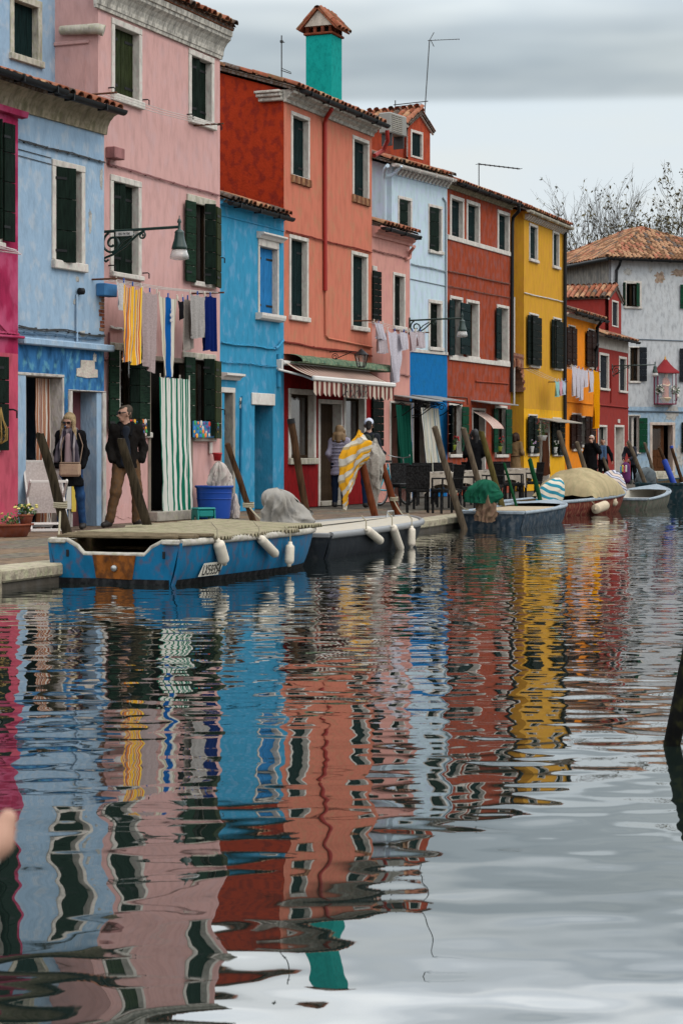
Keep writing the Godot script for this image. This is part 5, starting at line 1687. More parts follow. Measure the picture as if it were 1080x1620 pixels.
func boat(called: String, label: String, stern: Vector2, bow: Vector2, W: float, fb: float, sheer: float, hm: Material, rm: Material, im: Material, o := {}) -> Boat:
	var B := Boat.new()
	var d := bow - stern
	B.L = d.length(); B.W = W; B.fb = fb; B.sheer = sheer; B.tail = o.get("tail", 0.86)
	B.node = thing(called, label, "boat", Vector3(stern.x, 0, -stern.y), atan2(d.y, d.x), o.get("group", "boats moored along the quay"))
	var n: Node3D = B.node
	var h := Mb.new()
	for sd in [1.0, -1.0]:
		if sd > 0: h.grid(26, 8, func(u: float, v: float): return B.skin(u, 1.0, 1.0 - v))
		else: h.grid(26, 8, func(u: float, v: float): return B.skin(u, -1.0, v))
	h.grid(20, 1, func(u: float, v: float): return B.skin(u, lerpf(-1, 1, v), 1.0))
	put(h, "hull", hm, n)
	var bm: Material = o.get("band", null)
	if bm:
		var bd := Mb.new()
		for sd in [1.0, -1.0]:
			var f := func(u: float, v: float):
				var yy := lerpf(-0.12, 0.055, v)
				var r0 := B.top(u)
				var q := clampf((r0 - yy) / (r0 + 0.14 - 0.1 * u * u * u), 0.0, 1.0)
				return B.skin(u, sd, q) + Vector3(0, 0, sd * 0.006)
			if sd > 0: bd.grid(26, 2, f)
			else: bd.grid(26, 2, func(u: float, v: float): return f.call(u, 1.0 - v))
		bd.bx(Vector3(-0.03, -0.14, -B.beam(0) * 0.84), Vector3(-0.004, 0.055, B.beam(0) * 0.84))
		put(bd, "boot_stripe", bm, n)
	# transom, with an optional cut for the motor
	var b0 := B.beam(0); var b1 := b0 * 0.8
	var cut: float = o.get("cut", 0.0)
	var poly := PackedVector2Array([Vector2(-b1, -0.14), Vector2(b1, -0.14), Vector2(b0, fb)])
	if cut > 0:
		poly.append_array([Vector2(cut + 0.12, fb), Vector2(cut, fb - 0.06), Vector2(cut - 0.08, fb - 0.13), Vector2(-cut + 0.08, fb - 0.13), Vector2(-cut, fb - 0.06), Vector2(-cut - 0.12, fb)])
	poly.append(Vector2(-b0, fb))
	var tr := Mb.new()
	tr.prism(poly, -0.02, 0.02, Transform3D(Basis(Vector3(0, 0, 1), Vector3(0, 1, 0), Vector3(-1, 0, 0)), Vector3.ZERO))
	put(tr, "transom", hm, n)
	for sd in [1.0, -1.0]:
		var cp := []
		for i in 6: cp.append(B.skin(0.0, sd, i / 5.0))
		var ce := Mb.new()
		ce.tube(cp, 0.022, 8)
		put(ce, "corner_post", hm, n)
	# rub rails
	for sd in [1.0, -1.0]:
		var pts := []
		for i in 25: pts.append(B.rail(i / 24.0, sd, 0.0, 0.0))
		var rr := Mb.new()
		rr.tube(pts, o.get("rail", 0.035), 8)
		put(rr, "gunwale", rm, n)
	var tp := Mb.new()
	if cut > 0:
		tp.tube([Vector3(0, fb + 0.01, -cut - 0.12), Vector3(0, fb - 0.05, -cut), Vector3(0, fb - 0.125, -cut + 0.08), Vector3(0, fb - 0.128, 0), Vector3(0, fb - 0.125, cut - 0.08), Vector3(0, fb - 0.05, cut), Vector3(0, fb + 0.01, cut + 0.12)], 0.026, 7)
		tp.bx(Vector3(-0.05, fb - 0.02, -b0), Vector3(0.05, fb + 0.03, -cut - 0.12), 0.012)
		tp.bx(Vector3(-0.05, fb - 0.02, cut + 0.12), Vector3(0.05, fb + 0.03, b0), 0.012)
	else: tp.bx(Vector3(-0.04, fb - 0.03, -b0), Vector3(0.05, fb + 0.03, b0), 0.012)
	put(tp, "transom_cap", rm, n)
	# inside: side decks, foredeck and floor
	var sw: float = o.get("side_deck", 0.12)
	var dk := Mb.new()
	dk.grid(24, 1, func(u: float, v: float): return B.rail(u, 1.0, 0.012, sw * (1.0 - v)) if true else Vector3())
	for i in dk.n.size(): dk.n[i] = -dk.n[i]
	for i in range(0, dk.ix.size(), 3):
		var q := dk.ix[i + 1]; dk.ix[i + 1] = dk.ix[i + 2]; dk.ix[i + 2] = q
	dk.grid(24, 1, func(u: float, v: float): return B.rail(u, -1.0, 0.012, sw * (1.0 - v)))
	put(dk, "side_deck", o.get("deck", rm), n)
	var fd := Mb.new()
	var t0: float = o.get("fore", 0.72)
	fd.grid(12, 6, func(u: float, v: float): return B.rail(lerpf(t0, 1.0, u), 1.0, 0.02 + 0.02 * (1.0 - absf(v * 2 - 1)), 0.01) * Vector3(1, 1, 1.0 - 2.0 * v))
	put(fd, "foredeck", o.get("deck", rm), n)
	var inn := Mb.new()
	for sd in [1.0, -1.0]:
		var f2 := func(u: float, v: float):
			var p: Vector3 = B.rail(u * 0.97, sd, 0.0, sw)
			return Vector3(p.x, lerpf(0.04, p.y + 0.01, v), p.z)
		if sd < 0: inn.grid(20, 1, f2)
		else: inn.grid(20, 1, func(u: float, v: float): return f2.call(u, 1.0 - v))
	inn.grid(20, 1, func(u: float, v: float):
		var p: Vector3 = B.rail(u * 0.97, 1.0, 0.0, sw)
		return Vector3(p.x, 0.04, p.z * (1.0 - 2.0 * v)))
	put(inn, "inner_hull", im, n)
	for t in o.get("thwarts", [0.3, 0.55]):
		var th := Mb.new()
		var bb := B.beam(t) - sw * 0.5
		th.bx(Vector3(B.L * t - 0.12, B.top(t) - 0.12, -bb), Vector3(B.L * t + 0.12, B.top(t) - 0.085, bb), 0.008)
		put(th, "thwart", o.get("seat", im), n)
	return B
func afloat(B: Boat, p: Vector3) -> Vector3: return B.node.transform * p

func beside(B: Boat, X: float, Y: float, gap := 0.07) -> Vector3:   # the point off a boat's starboard side that shows at column X, row Y
	var lo := 0.0; var hi := 0.72
	for i in 30:
		var m := (lo + hi) / 2
		var p: Vector3 = B.node.transform * (B.skin(m, 1.0, 0.3) + Vector3(0, 0, gap))
		if 540.0 + p.x / -p.z * FP < X: lo = m
		else: hi = m
	var q: Vector3 = B.node.transform * (B.skin(lo, 1.0, 0.3) + Vector3(0, 0, gap))
	return deep(X, Y, -q.z)
func fender(label: String, top: Vector3, bot: Vector3, r: float, m: Material) -> void:
	var t := thing("fender", label, "fender", bot, 0.0, "boat fenders")
	var d := top - bot
	var L := d.length()
	var up := d.normalized()
	var x := up.cross(Vector3(0.2, 0.1, 1)).normalized()
	t.basis = Basis(x, up, x.cross(up))
	var mb := Mb.new()
	mb.lathe([Vector2(0, 0), Vector2(0.022, 0.004), Vector2(0.026, 0.03), Vector2(r * 0.6, 0.034), Vector2(r * 0.92, 0.05), Vector2(r, 0.075), Vector2(r, L * 0.5), Vector2(r, L - 0.07), Vector2(r * 0.9, L - 0.045), Vector2(r * 0.55, L - 0.03), Vector2(0.026, L - 0.024), Vector2(0.022, L), Vector2(0, L)], 14)
	put(mb, "fender_body", m, t)
	var rp := Mb.new()
	rp.tube([Vector3(0, L, 0), t.basis.inverse() * Vector3(0.0, 0.1, 0) + Vector3(0, L, 0), t.basis.inverse() * Vector3(-0.06, 0.17, -0.02) + Vector3(0, L, 0)], 0.008, 5)
	put(rp, "rope", mats["rope"], t)

# a soft lump under a cover: creased skin over an egg shape
func lump(called: String, label: String, category: String, at: Vector3, size: Vector3, m: Material, o := {}) -> Node3D:
	var t := thing(called, label, category, at, o.get("turn", 0.0))
	put(lump_mesh(size, o), o.get("part", "cover"), m, t)
	return t
func lump_mesh(size: Vector3, o := {}) -> Mb:
	var f := FastNoiseLite.new()
	f.seed = o.get("seed", 1); f.frequency = 0.75; f.fractal_octaves = 1
	var g := FastNoiseLite.new()
	g.seed = o.get("seed", 1) + 7; g.frequency = 0.9; g.fractal_type = FastNoiseLite.FRACTAL_RIDGED; g.fractal_octaves = 2
	var w := FastNoiseLite.new()
	w.seed = o.get("seed", 1) + 3; w.frequency = 1.3; w.fractal_octaves = 2
	var bump: float = o.get("bump", 0.12) * 0.8; var crease: float = o.get("crease", 0.05); var lean: float = o.get("lean", 0.0); var flat: float = o.get("flat", 1.0)
	var mb := Mb.new()
	var pl: float = o.get("pleats", 6.0)
	mb.grid(72, 30, func(u: float, v: float):
		var an := -u * TAU
		var d := Vector3(cos(an), 0, sin(an))
		var up := 1.0 - v
		var hgt := 1.0 - v
		var rr := sqrt(maxf(0.0, 1.0 - pow(v, 2.6))) * lerpf(0.86, 1.0, sin(v * PI))
		var q := f.get_noise_3d(d.x * 1.1, v * 1.6, d.z * 1.1)
		var fold := absf(sin(an * pl * 0.5 + 2.4 * q + v * o.get("twist", 1.2))) + 0.5 * absf(sin(an * pl * 0.8 + 5.0 * q + 1.0 - v * 2.0))
		var k := 1.0 + bump * q - crease * fold * smoothstep(0.0, 0.35, 1.0 - v) + crease * 0.5 * g.get_noise_3d(d.x * 1.3, v * 1.4, d.z * 1.3)
		return Vector3(d.x * rr * k * size.x * 0.5 + lean * v, size.y * (v + 0.05 * q) , d.z * rr * k * size.z * 0.5), true)
	return mb

func pole(label: String, Xt: float, Yt: float, Xb: float, Yb: float, z: float, wpx: float, m: Material, group := "mooring poles along the quay", tip: Material = null) -> Node3D:
	var top := deep(Xt, Yt, z); var low := deep(Xb, Yb, z)
	var k := (top.y + 0.35) / (top.y - low.y)
	var base := top + (low - top) * k
	var t := thing("mooring_pole", label, "pole", base, 0.0, group)
	var r := wpx * z / FP / 2 * 1.1
	var g := RandomNumberGenerator.new(); g.seed = int(Xt * 7)
	var pts := []; var rad := []
	var d := top - base
	for i in 9:
		var q := i / 8.0
		pts.append(d * q + Vector3(g.randf_range(-1, 1), 0, g.randf_range(-1, 1)) * r * (0.12 if group else 0.0))
		rad.append(r * (lerpf(1.12, 0.94, q) * g.randf_range(0.95, 1.05) if group else 1.0))
	pts.append(d * 1.004); rad.append(rad[8] * 0.8)
	var mb := Mb.new()
	mb.tube(pts, rad, 12)
	put(mb, "shaft", m, t)
	if tip:
		var c := Mb.new()
		c.tube([d * 0.975, d * 1.006], [r * 1.12, r * 1.05], 12)
		put(c, "cap", tip, t)
	return t

func boats() -> void:
	mat("rope", ph(150, 140, 118), 0.95)
	mat("rope_dark", lin(0.04, 0.035, 0.025), 0.95)
	var fw := plaster("fender_white", ph(214, 204, 186), Color(0.4, 0.34, 0.26, 0.6), 1, 0.15, 0.78, 0.6, 2.0)
	fw.roughness = 0.5
	var rail_w := plaster("rail_white", ph(190, 182, 172), Color(0.18, 0.15, 0.12, 0.8), 1, 0.3, 0.65, 0.52, 1.6)
	# --- blue boat
	var blue := plaster("hull_blue", ph(24, 98, 136), Color(0.09, 0.06, 0.035, 0.8), 0.5, 0.25, 0.66, 0.6, 1.0)
	blue.roughness = 0.55
	var black := plaster("hull_black", lin(0.014, 0.014, 0.015), Color(0.07, 0.06, 0.045, 0.6), 0.5, 0.4, 0.6, 0.55, 1.2)
	var inner := plaster("inner_wood", ph(96, 78, 60), Color(0.05, 0.035, 0.025, 0.8), 1, 0.5, 0.6, 0.5, 1.6)
	var B := boat("blue_boat", "blue wooden boat with rusty brown motor panel, covered with corrugated sheets", Vector2(-2.25, 19.77), Vector2(-0.47, 24.1), 1.56, 0.42, 0.0, blue, rail_w, inner, {"cut": 0.42, "tail": 0.94, "band": black, "side_deck": 0.16, "thwarts": [0.2]})
	var n := B.node
	var rp := Mb.new()
	rp.prism(PackedVector2Array([Vector2(-0.19, 0.06), Vector2(0.21, 0.05), Vector2(0.25, 0.288), Vector2(-0.23, 0.288)]), 0.022, 0.036, Transform3D(Basis(Vector3(0, 0, 1), Vector3(0, 1, 0), Vector3(-1, 0, 0)), Vector3.ZERO))
	put(rp, "motor_panel", plaster("rusty_panel", ph(136, 80, 36), Color(0.02, 0.015, 0.012, 0.85), 0.7, 0.5, 0.55, 0.46, 1.2), n)
	var bolt := Mb.new()
	bolt.lathe([Vector2(0, 0.03), Vector2(0.03, 0.025), Vector2(0.035, 0), Vector2(0, 0)], 10, Transform3D(Basis(Vector3(0, 0, 1), PI / 2), Vector3(-0.036, 0.16, 0.02)))
	put(bolt, "ring_bolt", mats["steel"], n)
	# registration plate on the side
	var pt := Mb.new()
	var pa := B.skin(0.075, 1.0, 0.34); var pb := B.skin(0.13, 1.0, 0.34)
	var dir := (pb - pa).normalized()
	var dn := (B.skin(0.1, 1.0, 0.72) - B.skin(0.1, 1.0, 0.34)).normalized()
	var nz := dir.cross(-dn).normalized()
	var pc := B.skin(0.14, 1.0, 0.5) + nz * 0.03
	var pb2 := Basis(dir, -dn, nz)
	var shear := 0.03
	pt.prism(PackedVector2Array([Vector2(-0.21 - shear, -0.068), Vector2(0.21 - shear, -0.068), Vector2(0.21 + shear, 0.068), Vector2(-0.21 + shear, 0.068)]), -0.004, 0.004, Transform3D(pb2, pc))
	put(pt, "number_plate", mat("plate_white", ph(196, 190, 176), 0.6), n)
	var tx := TextMesh.new()
	tx.text = "LX59354"; tx.font_size = 24; tx.depth = 0.003; tx.pixel_size = 0.005
	var to := put(tx, "plate_number", mat("letter_dark", lin(0.015, 0.012, 0.01), 0.8), n)
	var ab := tx.get_aabb()
	to.transform = Transform3D(pb2.scaled_local(Vector3(0.38 / ab.size.x, 0.105 / ab.size.y, 1)), pc + nz * 0.006)
	# side seam and stern eyes
	for q in [-0.52, 0.56]:
		var ey := Mb.new()
		ey.box(Vector3(-0.024, 0.3, q), Vector3(0.012, 0.07, 0.03), 0.004)
		put(ey, "stern_eye", mats["iron"], n)
	# corrugated sheets over the boat
	var sheet := plaster("corrugated", ph(150, 138, 116), Color(0.2, 0.15, 0.1, 0.8), 1, 0.5, 0.6, 0.5, 1.3)
	for k in 3:
		var t := thing("corrugated_sheet", ["dirty beige corrugated sheet beside the planks on the blue boat", "beige corrugated sheet on the middle of the blue boat", "narrow beige corrugated sheet over the bow of the blue boat"][k], "corrugated sheet", afloat(B, Vector3(0.62 + k * 1.02, B.top(0.4) + 0.055 + k * 0.012, 0)), n.rotation.y + [0.01, -0.015, 0.02][k], "sheets covering the blue boat")
		var mb := Mb.new()
		var wd: float = [1.62, 1.6, 1.36][k]
		var ff := func(u: float, v: float): return Vector3(u * 1.12, 0.018 * sin(u * 15 * TAU) - 0.02 * v * v + 0.015 * sin(v * 4.0 + k), wd * (v - 0.5) + 0.02 * sin(u * 9.0 + k))
		mb.grid(120, 6, ff)
		for i in mb.n.size(): mb.n[i] = -mb.n[i]
		for i in range(0, mb.ix.size(), 3):
			var q := mb.ix[i + 1]; mb.ix[i + 1] = mb.ix[i + 2]; mb.ix[i + 2] = q
		mb.grid(120, 6, func(u: float, v: float): return ff.call(u, v) - Vector3(0, 0.009, 0))
		put(mb, "sheet", sheet, t)
	var plank := wood("deck_plank", ph(132, 116, 92), Vector3(6, 6, 0.7), 0.5, 0.85)
	for k in 4:
		var t := thing("loose_plank", ["grey plank at the very stern of the blue boat", "second plank from the stern of the blue boat", "third plank from the stern of the blue boat", "plank touching the corrugated sheets on the blue boat"][k], "plank", afloat(B, Vector3(0.16 + k * 0.15, B.fb + 0.045 + 0.004 * k, -0.05 + 0.06 * (k % 2))), n.rotation.y + [0.06, -0.03, 0.02, -0.05][k], "planks across the blue boat")
		var mb := Mb.new()
		mb.box(Vector3.ZERO, Vector3(0.13, 0.03, [1.3, 1.5, 1.44, 1.56][k]), 0.006)
		put(mb, "board", plank, t)
	fender("white fender on the blue boat's side beside its number plate", beside(B, 344, 853), beside(B, 356, 894), 0.062, fw)
	fender("white ribbed fender tilted along the blue boat's bow side", beside(B, 410, 850), beside(B, 438, 879), 0.05, fw)
	fender("white fender hanging upright under the blue boat's bow", beside(B, 459, 857), beside(B, 457, 897), 0.052, fw)
	# --- dark boat with a cream deck cover
	var navy := plaster("hull_dark", lin(0.014, 0.017, 0.021), Color(0.06, 0.05, 0.04, 0.4), 0.5, 0.2, 0.7, 0.6, 1.0)
	navy.roughness = 0.6; navy.metallic_specular = 0.2
	var cream := plaster("deck_cream", ph(176, 166, 150), Color(0.35, 0.31, 0.26, 0.6), 0.8, 0.2, 0.78, 0.55, 1.0)
	var grey_rail := mat("rail_grey", ph(112, 112, 112), 0.4)
	B = boat("black_boat", "low black boat with flat cream deck cover and grey rubber rail", Vector2(-0.75, 24.6), Vector2(1.02, 30.4), 1.5, 0.29, 0.03, navy, grey_rail, inner, {"rail": 0.045, "deck": cream, "fore": 0.02, "thwarts": []})
	var ln := Mb.new()
	ln.bx(Vector3(0.5, B.fb + 0.05, -0.02), Vector3(4.9, B.fb + 0.062, 0.0))
	put(ln, "deck_seam", mats["rope_dark"], B.node)
	var cl := Mb.new()
	cl.tube([Vector3(5.2, B.fb + 0.03, -0.1), Vector3(5.25, B.fb + 0.14, -0.1), Vector3(5.55, B.fb + 0.14, -0.1), Vector3(5.6, B.fb + 0.03, -0.1)], 0.015, 6)
	put(cl, "bow_rail", mats["steel"], B.node)
	fender("white fender tilted beside the stern corner of the black boat", beside(B, 579, 837), beside(B, 603, 857), 0.056, fw)
	fender("dirty white fender slanting down the black boat's bow", beside(B, 620, 831), beside(B, 634, 872), 0.058, fw)
	fender("white fender hanging straight at the tip of the black boat", beside(B, 651, 832), beside(B, 650, 868), 0.056, fw)
	var tarp := plaster("tarp_grey", ph(150, 144, 136), Color(0.2, 0.18, 0.16, 0.5), 1, 0.3, 0.7, 0.55, 1.0)
	tarp.roughness = 0.6
	lump("covered_outboard_motor", "grey tarpaulin bundled over the outboard motor behind the blue boat", "motor cover", deep(452, 853, 24.5), Vector3(0.72, 0.62, 0.55), tarp, {"seed": 4, "bump": 0.5, "crease": 0.3, "lean": -0.1, "pleats": 9.0, "twist": 2.5})
	lump("plastic_bag", "pale crumpled bag under the grey tarpaulin by the blue boat", "bag", deep(436, 848, 24.7), Vector3(0.42, 0.26, 0.4), plaster("bag_pale", ph(196, 188, 178), Color(0.3, 0.28, 0.26, 0.5), 1, 0.3, 0.75, 0.5, 1.6), {"seed": 9, "bump": 0.3, "crease": 0.2})
	# --- grey boat with its motor under a green and brown cover
	var slate := plaster("hull_slate", ph(58, 72, 84), Color(0.2, 0.19, 0.16, 0.5), 0.5, 0.3, 0.65, 0.55, 1.1)
	var lg := plaster("rail_pale", ph(150, 160, 168), Color(0.12, 0.13, 0.14, 0.7), 1, 0.2, 0.7, 0.55, 1.6)
	B = boat("slate_boat", "slate grey boat with a beige mat and a green covered motor", Vector2(2.58, 34.3), Vector2(4.12, 38.6), 1.26, 0.28, 0.1, slate, lg, inner, {"rail": 0.03, "tail": 0.93})
	var mt := Mb.new()
	mt.bx(Vector3(0.5, B.fb + 0.0, -0.48), Vector3(3.0, B.fb + 0.03, 0.48), 0.01)
	put(mt, "deck_mat", plaster("mat_beige", ph(168, 152, 126), Color(0.3, 0.25, 0.2, 0.5), 1, 0.3, 0.8, 0.6, 1.4), B.node)
	var om := thing("outboard_motor", "outboard motor under a green hood and brown cloth on the slate boat", "motor cover", deep(768, 825, 34.0), 0.2)
	put(lump_mesh(Vector3(0.46, 0.56, 0.4), {"seed": 12, "bump": 0.3, "crease": 0.3, "lean": 0.02, "pleats": 9.0}), "brown_cloth", plaster("cloth_brown", ph(126, 98, 82), Color(0.12, 0.08, 0.06, 0.5), 1, 0.3, 0.7, 0.5, 1.8), om)
	var hd := put(lump_mesh(Vector3(0.64, 0.4, 0.5), {"seed": 15, "bump": 0.5, "crease": 0.2, "lean": 0.05, "pleats": 7.0}), "green_hood", plaster("hood_green", ph(26, 84, 62), Color(0.01, 0.05, 0.04, 0.5), 1, 0.2, 0.75, 0.55, 1.0), om)
	hd.position = Vector3(-0.05, 0.32, 0)
	# --- red boat under a beige canvas, with a striped bundle
	var redh := plaster("hull_red", ph(104, 44, 40), Color(0.3, 0.22, 0.14, 0.7), 0.5, 0.3, 0.6, 0.56, 1.2)
	B = boat("red_boat", "worn dark red boat under an arched beige canvas cover", Vector2(3.55, 40.2), Vector2(6.5, 46.2), 1.4, 0.3, 0.14, redh, lg, inner, {"rail": 0.035})
	var canvas := thing("canvas_cover", "stained beige canvas arched over the red boat", "boat cover", B.node.position, B.node.rotation.y)
	var cm := Mb.new()
	var fn := FastNoiseLite.new(); fn.seed = 3; fn.frequency = 1.6
	cm.grid(46, 22, func(u: float, v: float):
		var t := lerpf(0.4, 0.8, u)
		var an := PI * v
		var hq := (u - 0.3) / (0.73 if u > 0.3 else 0.302)
		var hh := 0.64 * sqrt(maxf(0.0, 1.0 - hq * hq)) * (1.0 - 0.05 * absf(sin(u * 14.0)))
		var b := B.beam(t) + 0.03
		return Vector3(B.L * t, B.top(t) + 0.02 + sin(an) * hh + 0.05 * fn.get_noise_2d(u * 4, v * 3) - 0.035 * absf(sin(u * 11.0 + v * 1.5 + 1.5 * fn.get_noise_2d(u * 2, v))) * sin(an), b * cos(an) * 1.0))
	put(cm, "canvas", plaster("canvas_beige", ph(170, 152, 118), Color(0.25, 0.2, 0.12, 0.6), 0.6, 0.3, 0.66, 0.5, 1.2), canvas)
	var teal := Color(0.03, 0.2, 0.27).linear_to_srgb(); var cr := Color(0.56, 0.5, 0.4).linear_to_srgb()
	var bands := []
	for k in 5: bands.append_array([[1.0, teal], [1.2, cr]])
	lump("striped_bundle", "teal and cream striped bundle at the stern of the red boat", "bundle", deep(862, 800, 39.6), Vector3(0.54, 0.62, 0.5), cloth("bundle_teal", Color.WHITE, stripes("st_bundle", bands, 256, false), 0.0), {"seed": 22, "bump": 0.2, "crease": 0.05, "turn": 0.5, "lean": 0.1}).rotation.z = -0.35
	var bu := plaster("buoy_cream", ph(192, 174, 150), Color(0.35, 0.28, 0.2, 0.5), 1, 0.2, 0.8, 0.6, 1.6)
	fender("large round cream buoy hanging on the red boat's side", beside(B, 940, 806, 0.13), beside(B, 958, 799, 0.13), 0.105, bu)
	fender("smaller cream buoy hanging near the red boat's bow", deep(967, 801, 43.6), deep(974, 789, 43.6), 0.08, bu)
	# --- open grey-green boat
	var gg := plaster("hull_grey_green", ph(92, 96, 84), Color(0.24, 0.14, 0.1, 0.6), 0.5, 0.3, 0.65, 0.54, 1.2)
	B = boat("open_grey_boat", "open grey-green boat with white interior and pinkish worn side", Vector2(6.42, 45.7), Vector2(8.0, 50.6), 1.3, 0.25, 0.24, gg, lg, mat("inner_white", ph(196, 190, 178), 0.6), {"rail": 0.03, "side_deck": 0.1, "tail": 0.92, "thwarts": [0.5]})
	var g1 := Color(0.16, 0.16, 0.2).linear_to_srgb(); var g2 := Color(0.52, 0.42, 0.36).linear_to_srgb(); var g3 := Color(0.5, 0.5, 0.56).linear_to_srgb()
	bands = []
	for k in 6: bands.append_array([[1.0, g2], [0.5, g1], [0.5, g3], [0.4, g1]])
	lump("striped_tarpaulin", "mauve and grey striped tarpaulin heaped between red and grey boats", "tarpaulin", deep(955, 793, 46.0), Vector3(0.8, 0.76, 0.5), cloth("tarp_striped", Color.WHITE, stripes("st_tarp", bands, 256, false), 0.0), {"seed": 31, "bump": 0.3, "crease": 0.05, "turn": 0.3}).rotation.z = -0.5
	# --- dark green boat and a blue one at the bend
	var dg := plaster("hull_teal_dark", lin(0.014, 0.032, 0.038), Color(0.08, 0.09, 0.08, 0.4), 0.5, 0.3, 0.7, 0.56, 1.0)
	B = boat("dark_teal_boat", "dark teal boat with a raised rail moored by the bend", Vector2(8.1, 50.6), Vector2(10.3, 55.6), 1.5, 0.52, 0.12, dg, dg, inner, {"rail": 0.045})
	lump("rolled_cover", "rolled grey-blue cover lying on the dark teal boat", "boat cover", deep(1021, 765, 51.5), Vector3(0.7, 0.42, 0.4), plaster("cover_slate", ph(96, 104, 108), Color(0.1, 0.12, 0.13, 0.5), 1, 0.3, 0.7, 0.5, 1.4), {"seed": 41, "bump": 0.3, "crease": 0.1, "turn": 0.4})
	boat("cobalt_boat", "cobalt blue boat beyond the dark teal one", Vector2(9.35, 51.6), Vector2(12.0, 56.2), 1.4, 0.5, 0.1, plaster("hull_cobalt", ph(26, 58, 120), Color(0.02, 0.03, 0.06, 0.5), 0.5, 0.3, 0.7, 0.56, 1.0), lg, inner, {"rail": 0.04})
	# --- poles
	var wd := wood("pole_dark", ph(70, 60, 46), Vector3(5, 0.7, 5), 0.35, 0.85)
	var wg := wood("pole_grey", ph(112, 98, 82), Vector3(5, 0.7, 5), 0.5, 0.85)
	var wr := wood("pole_rust", ph(112, 58, 34), Vector3(5, 0.7, 5), 0.6, 0.7)
	var wm := wood("pole_moss", ph(104, 92, 52), Vector3(5, 0.7, 5), 0.5, 0.85)
	var wb := wood("pole_brown", ph(84, 60, 42), Vector3(5, 0.7, 5), 0.45, 0.8)
	var gr := wood("pole_green", ph(24, 78, 46), Vector3(5, 0.7, 5), 0.6, 0.6)
	pole("dark rotting pole leaning in front of the woman with the scarf", 64, 687, 106, 838, 20.6, 13.5, wd)
	pole("mossy dark pole leaning in front of the man in the jacket", 192, 695, 233, 832, 21.8, 13.5, wd)
	pole("thin brown pole leaning between the blue tub and the turquoise door", 360, 703, 401, 826, 25.2, 8.5, wb)
	pole("brown pole with a black cap before the shop window", 460, 664, 482, 795, 27.6, 10.5, wb, "mooring poles along the quay", mats["iron"])
	pole("rusty red pole below the yellow towel", 573, 735, 591, 812, 30.3, 10.0, wr)
	pole("rusty red pole beside the bicycle", 602, 728, 628, 812, 31.0, 10.0, wr)
	pole("grey pole leaning over the front chair and table", 687, 676, 727, 815, 34.0, 9.5, wg)
	pole("grey pole leaning in front of the dark-haired woman", 733, 678, 760, 778, 36.2, 8.5, wg)
	pole("mossy green-brown pole rising behind the green motor hood", 761, 683, 781, 756, 37.0, 8.5, wm)
	pole("thin green rod standing beside the green motor hood", 797, 733, 812, 786, 37.2, 4.0, gr)
	pole("short thick green pole near the trench coat woman", 837, 727, 849, 772, 38.4, 6.5, gr)
	pole("grey pole leaning beside the yellow house's curtain", 883, 683, 904, 752, 43.2, 7.0, wg)
	pole("grey pole in front of the man in the long black coat", 912, 700, 930, 758, 44.2, 7.0, wg)
	pole("short grey pole before the woman with the blue scarf", 953, 724, 967, 756, 46.2, 4.5, wg)
	pole("grey pole in front of the person with the trolley", 994, 701, 1016, 755, 50.8, 6.0, wg)
	pole("thin grey-brown pole beside the green shutter", 1019, 701, 1035, 754, 52.0, 4.5, wg)
	var bp := pole("brown pole with a blue sleeve in front of the brown door", 1042, 708, 1066, 768, 51.0, 5.0, wb)
	var sl := Mb.new()
	var a := deep(1049, 726, 51.0) - bp.position; var b := deep(1066.5, 769, 51.0) - bp.position
	sl.tube([a, a + (b - a) * 0.06, b], [0.03, 0.075, 0.075], 12)
	put(sl, "blue_sleeve", mat("sleeve_blue", ph(32, 62, 150), 0.5), bp)
	pole("dark pole with a blue tip beside the brown door", 1061, 706, 1079, 764, 52.5, 5.0, wb, "mooring poles along the quay", mats["sleeve_blue"])
	# near black post at the viewer's side of the canal
	var bl := plaster("post_black", lin(0.006, 0.006, 0.006), Color(0.03, 0.03, 0.025, 0.5), 0.5, 0.4, 0.6, 0.6, 2.0)
	pole("black post standing alone in the open water", 1100, 990, 1062, 1178, 8.85, 25, bl, "")
	# mooring ropes, stern to pole
	for q in [["rope from the blue boat's stern to the dark leaning pole", deep(92, 852, 20.1), deep(96, 800, 20.6), 0.1], ["rope from the blue boat's bow to the thin brown pole", deep(468, 838, 23.4), deep(393, 800, 25.2), 0.12],
		["rope from the black boat's bow to the rusty pole", deep(655, 822, 29.6), deep(622, 790, 31.0), 0.1], ["rope from the slate boat to the tall grey pole", deep(740, 806, 34.6), deep(716, 780, 34.1), 0.08], ["rope from the red boat's bow to the grey pole by the man in black", deep(976, 780, 45.6), deep(926, 746, 44.3), 0.15]]:
		var t := thing("mooring_rope", q[0], "rope", q[1], 0.0, "mooring ropes")
		var pts := []
		for i in 13:
			var k := i / 12.0
			pts.append((q[2] - q[1]) * k - Vector3(0, 4.0 * q[3] * k * (1.0 - k), 0))
		var rb := Mb.new()
		rb.tube(pts, 0.011, 6)
		put(rb, "rope", mats["rope"], t)
		var kn := []
		var pr := 0.065
		for i in 28: kn.append(q[2] - q[1] + Vector3(cos(i * 0.7) * pr, -0.02 + i * 0.0022, sin(i * 0.7) * pr))
		var km := Mb.new()
		km.tube(kn, 0.012, 5)
		put(km, "hitch", mats["rope"], t)
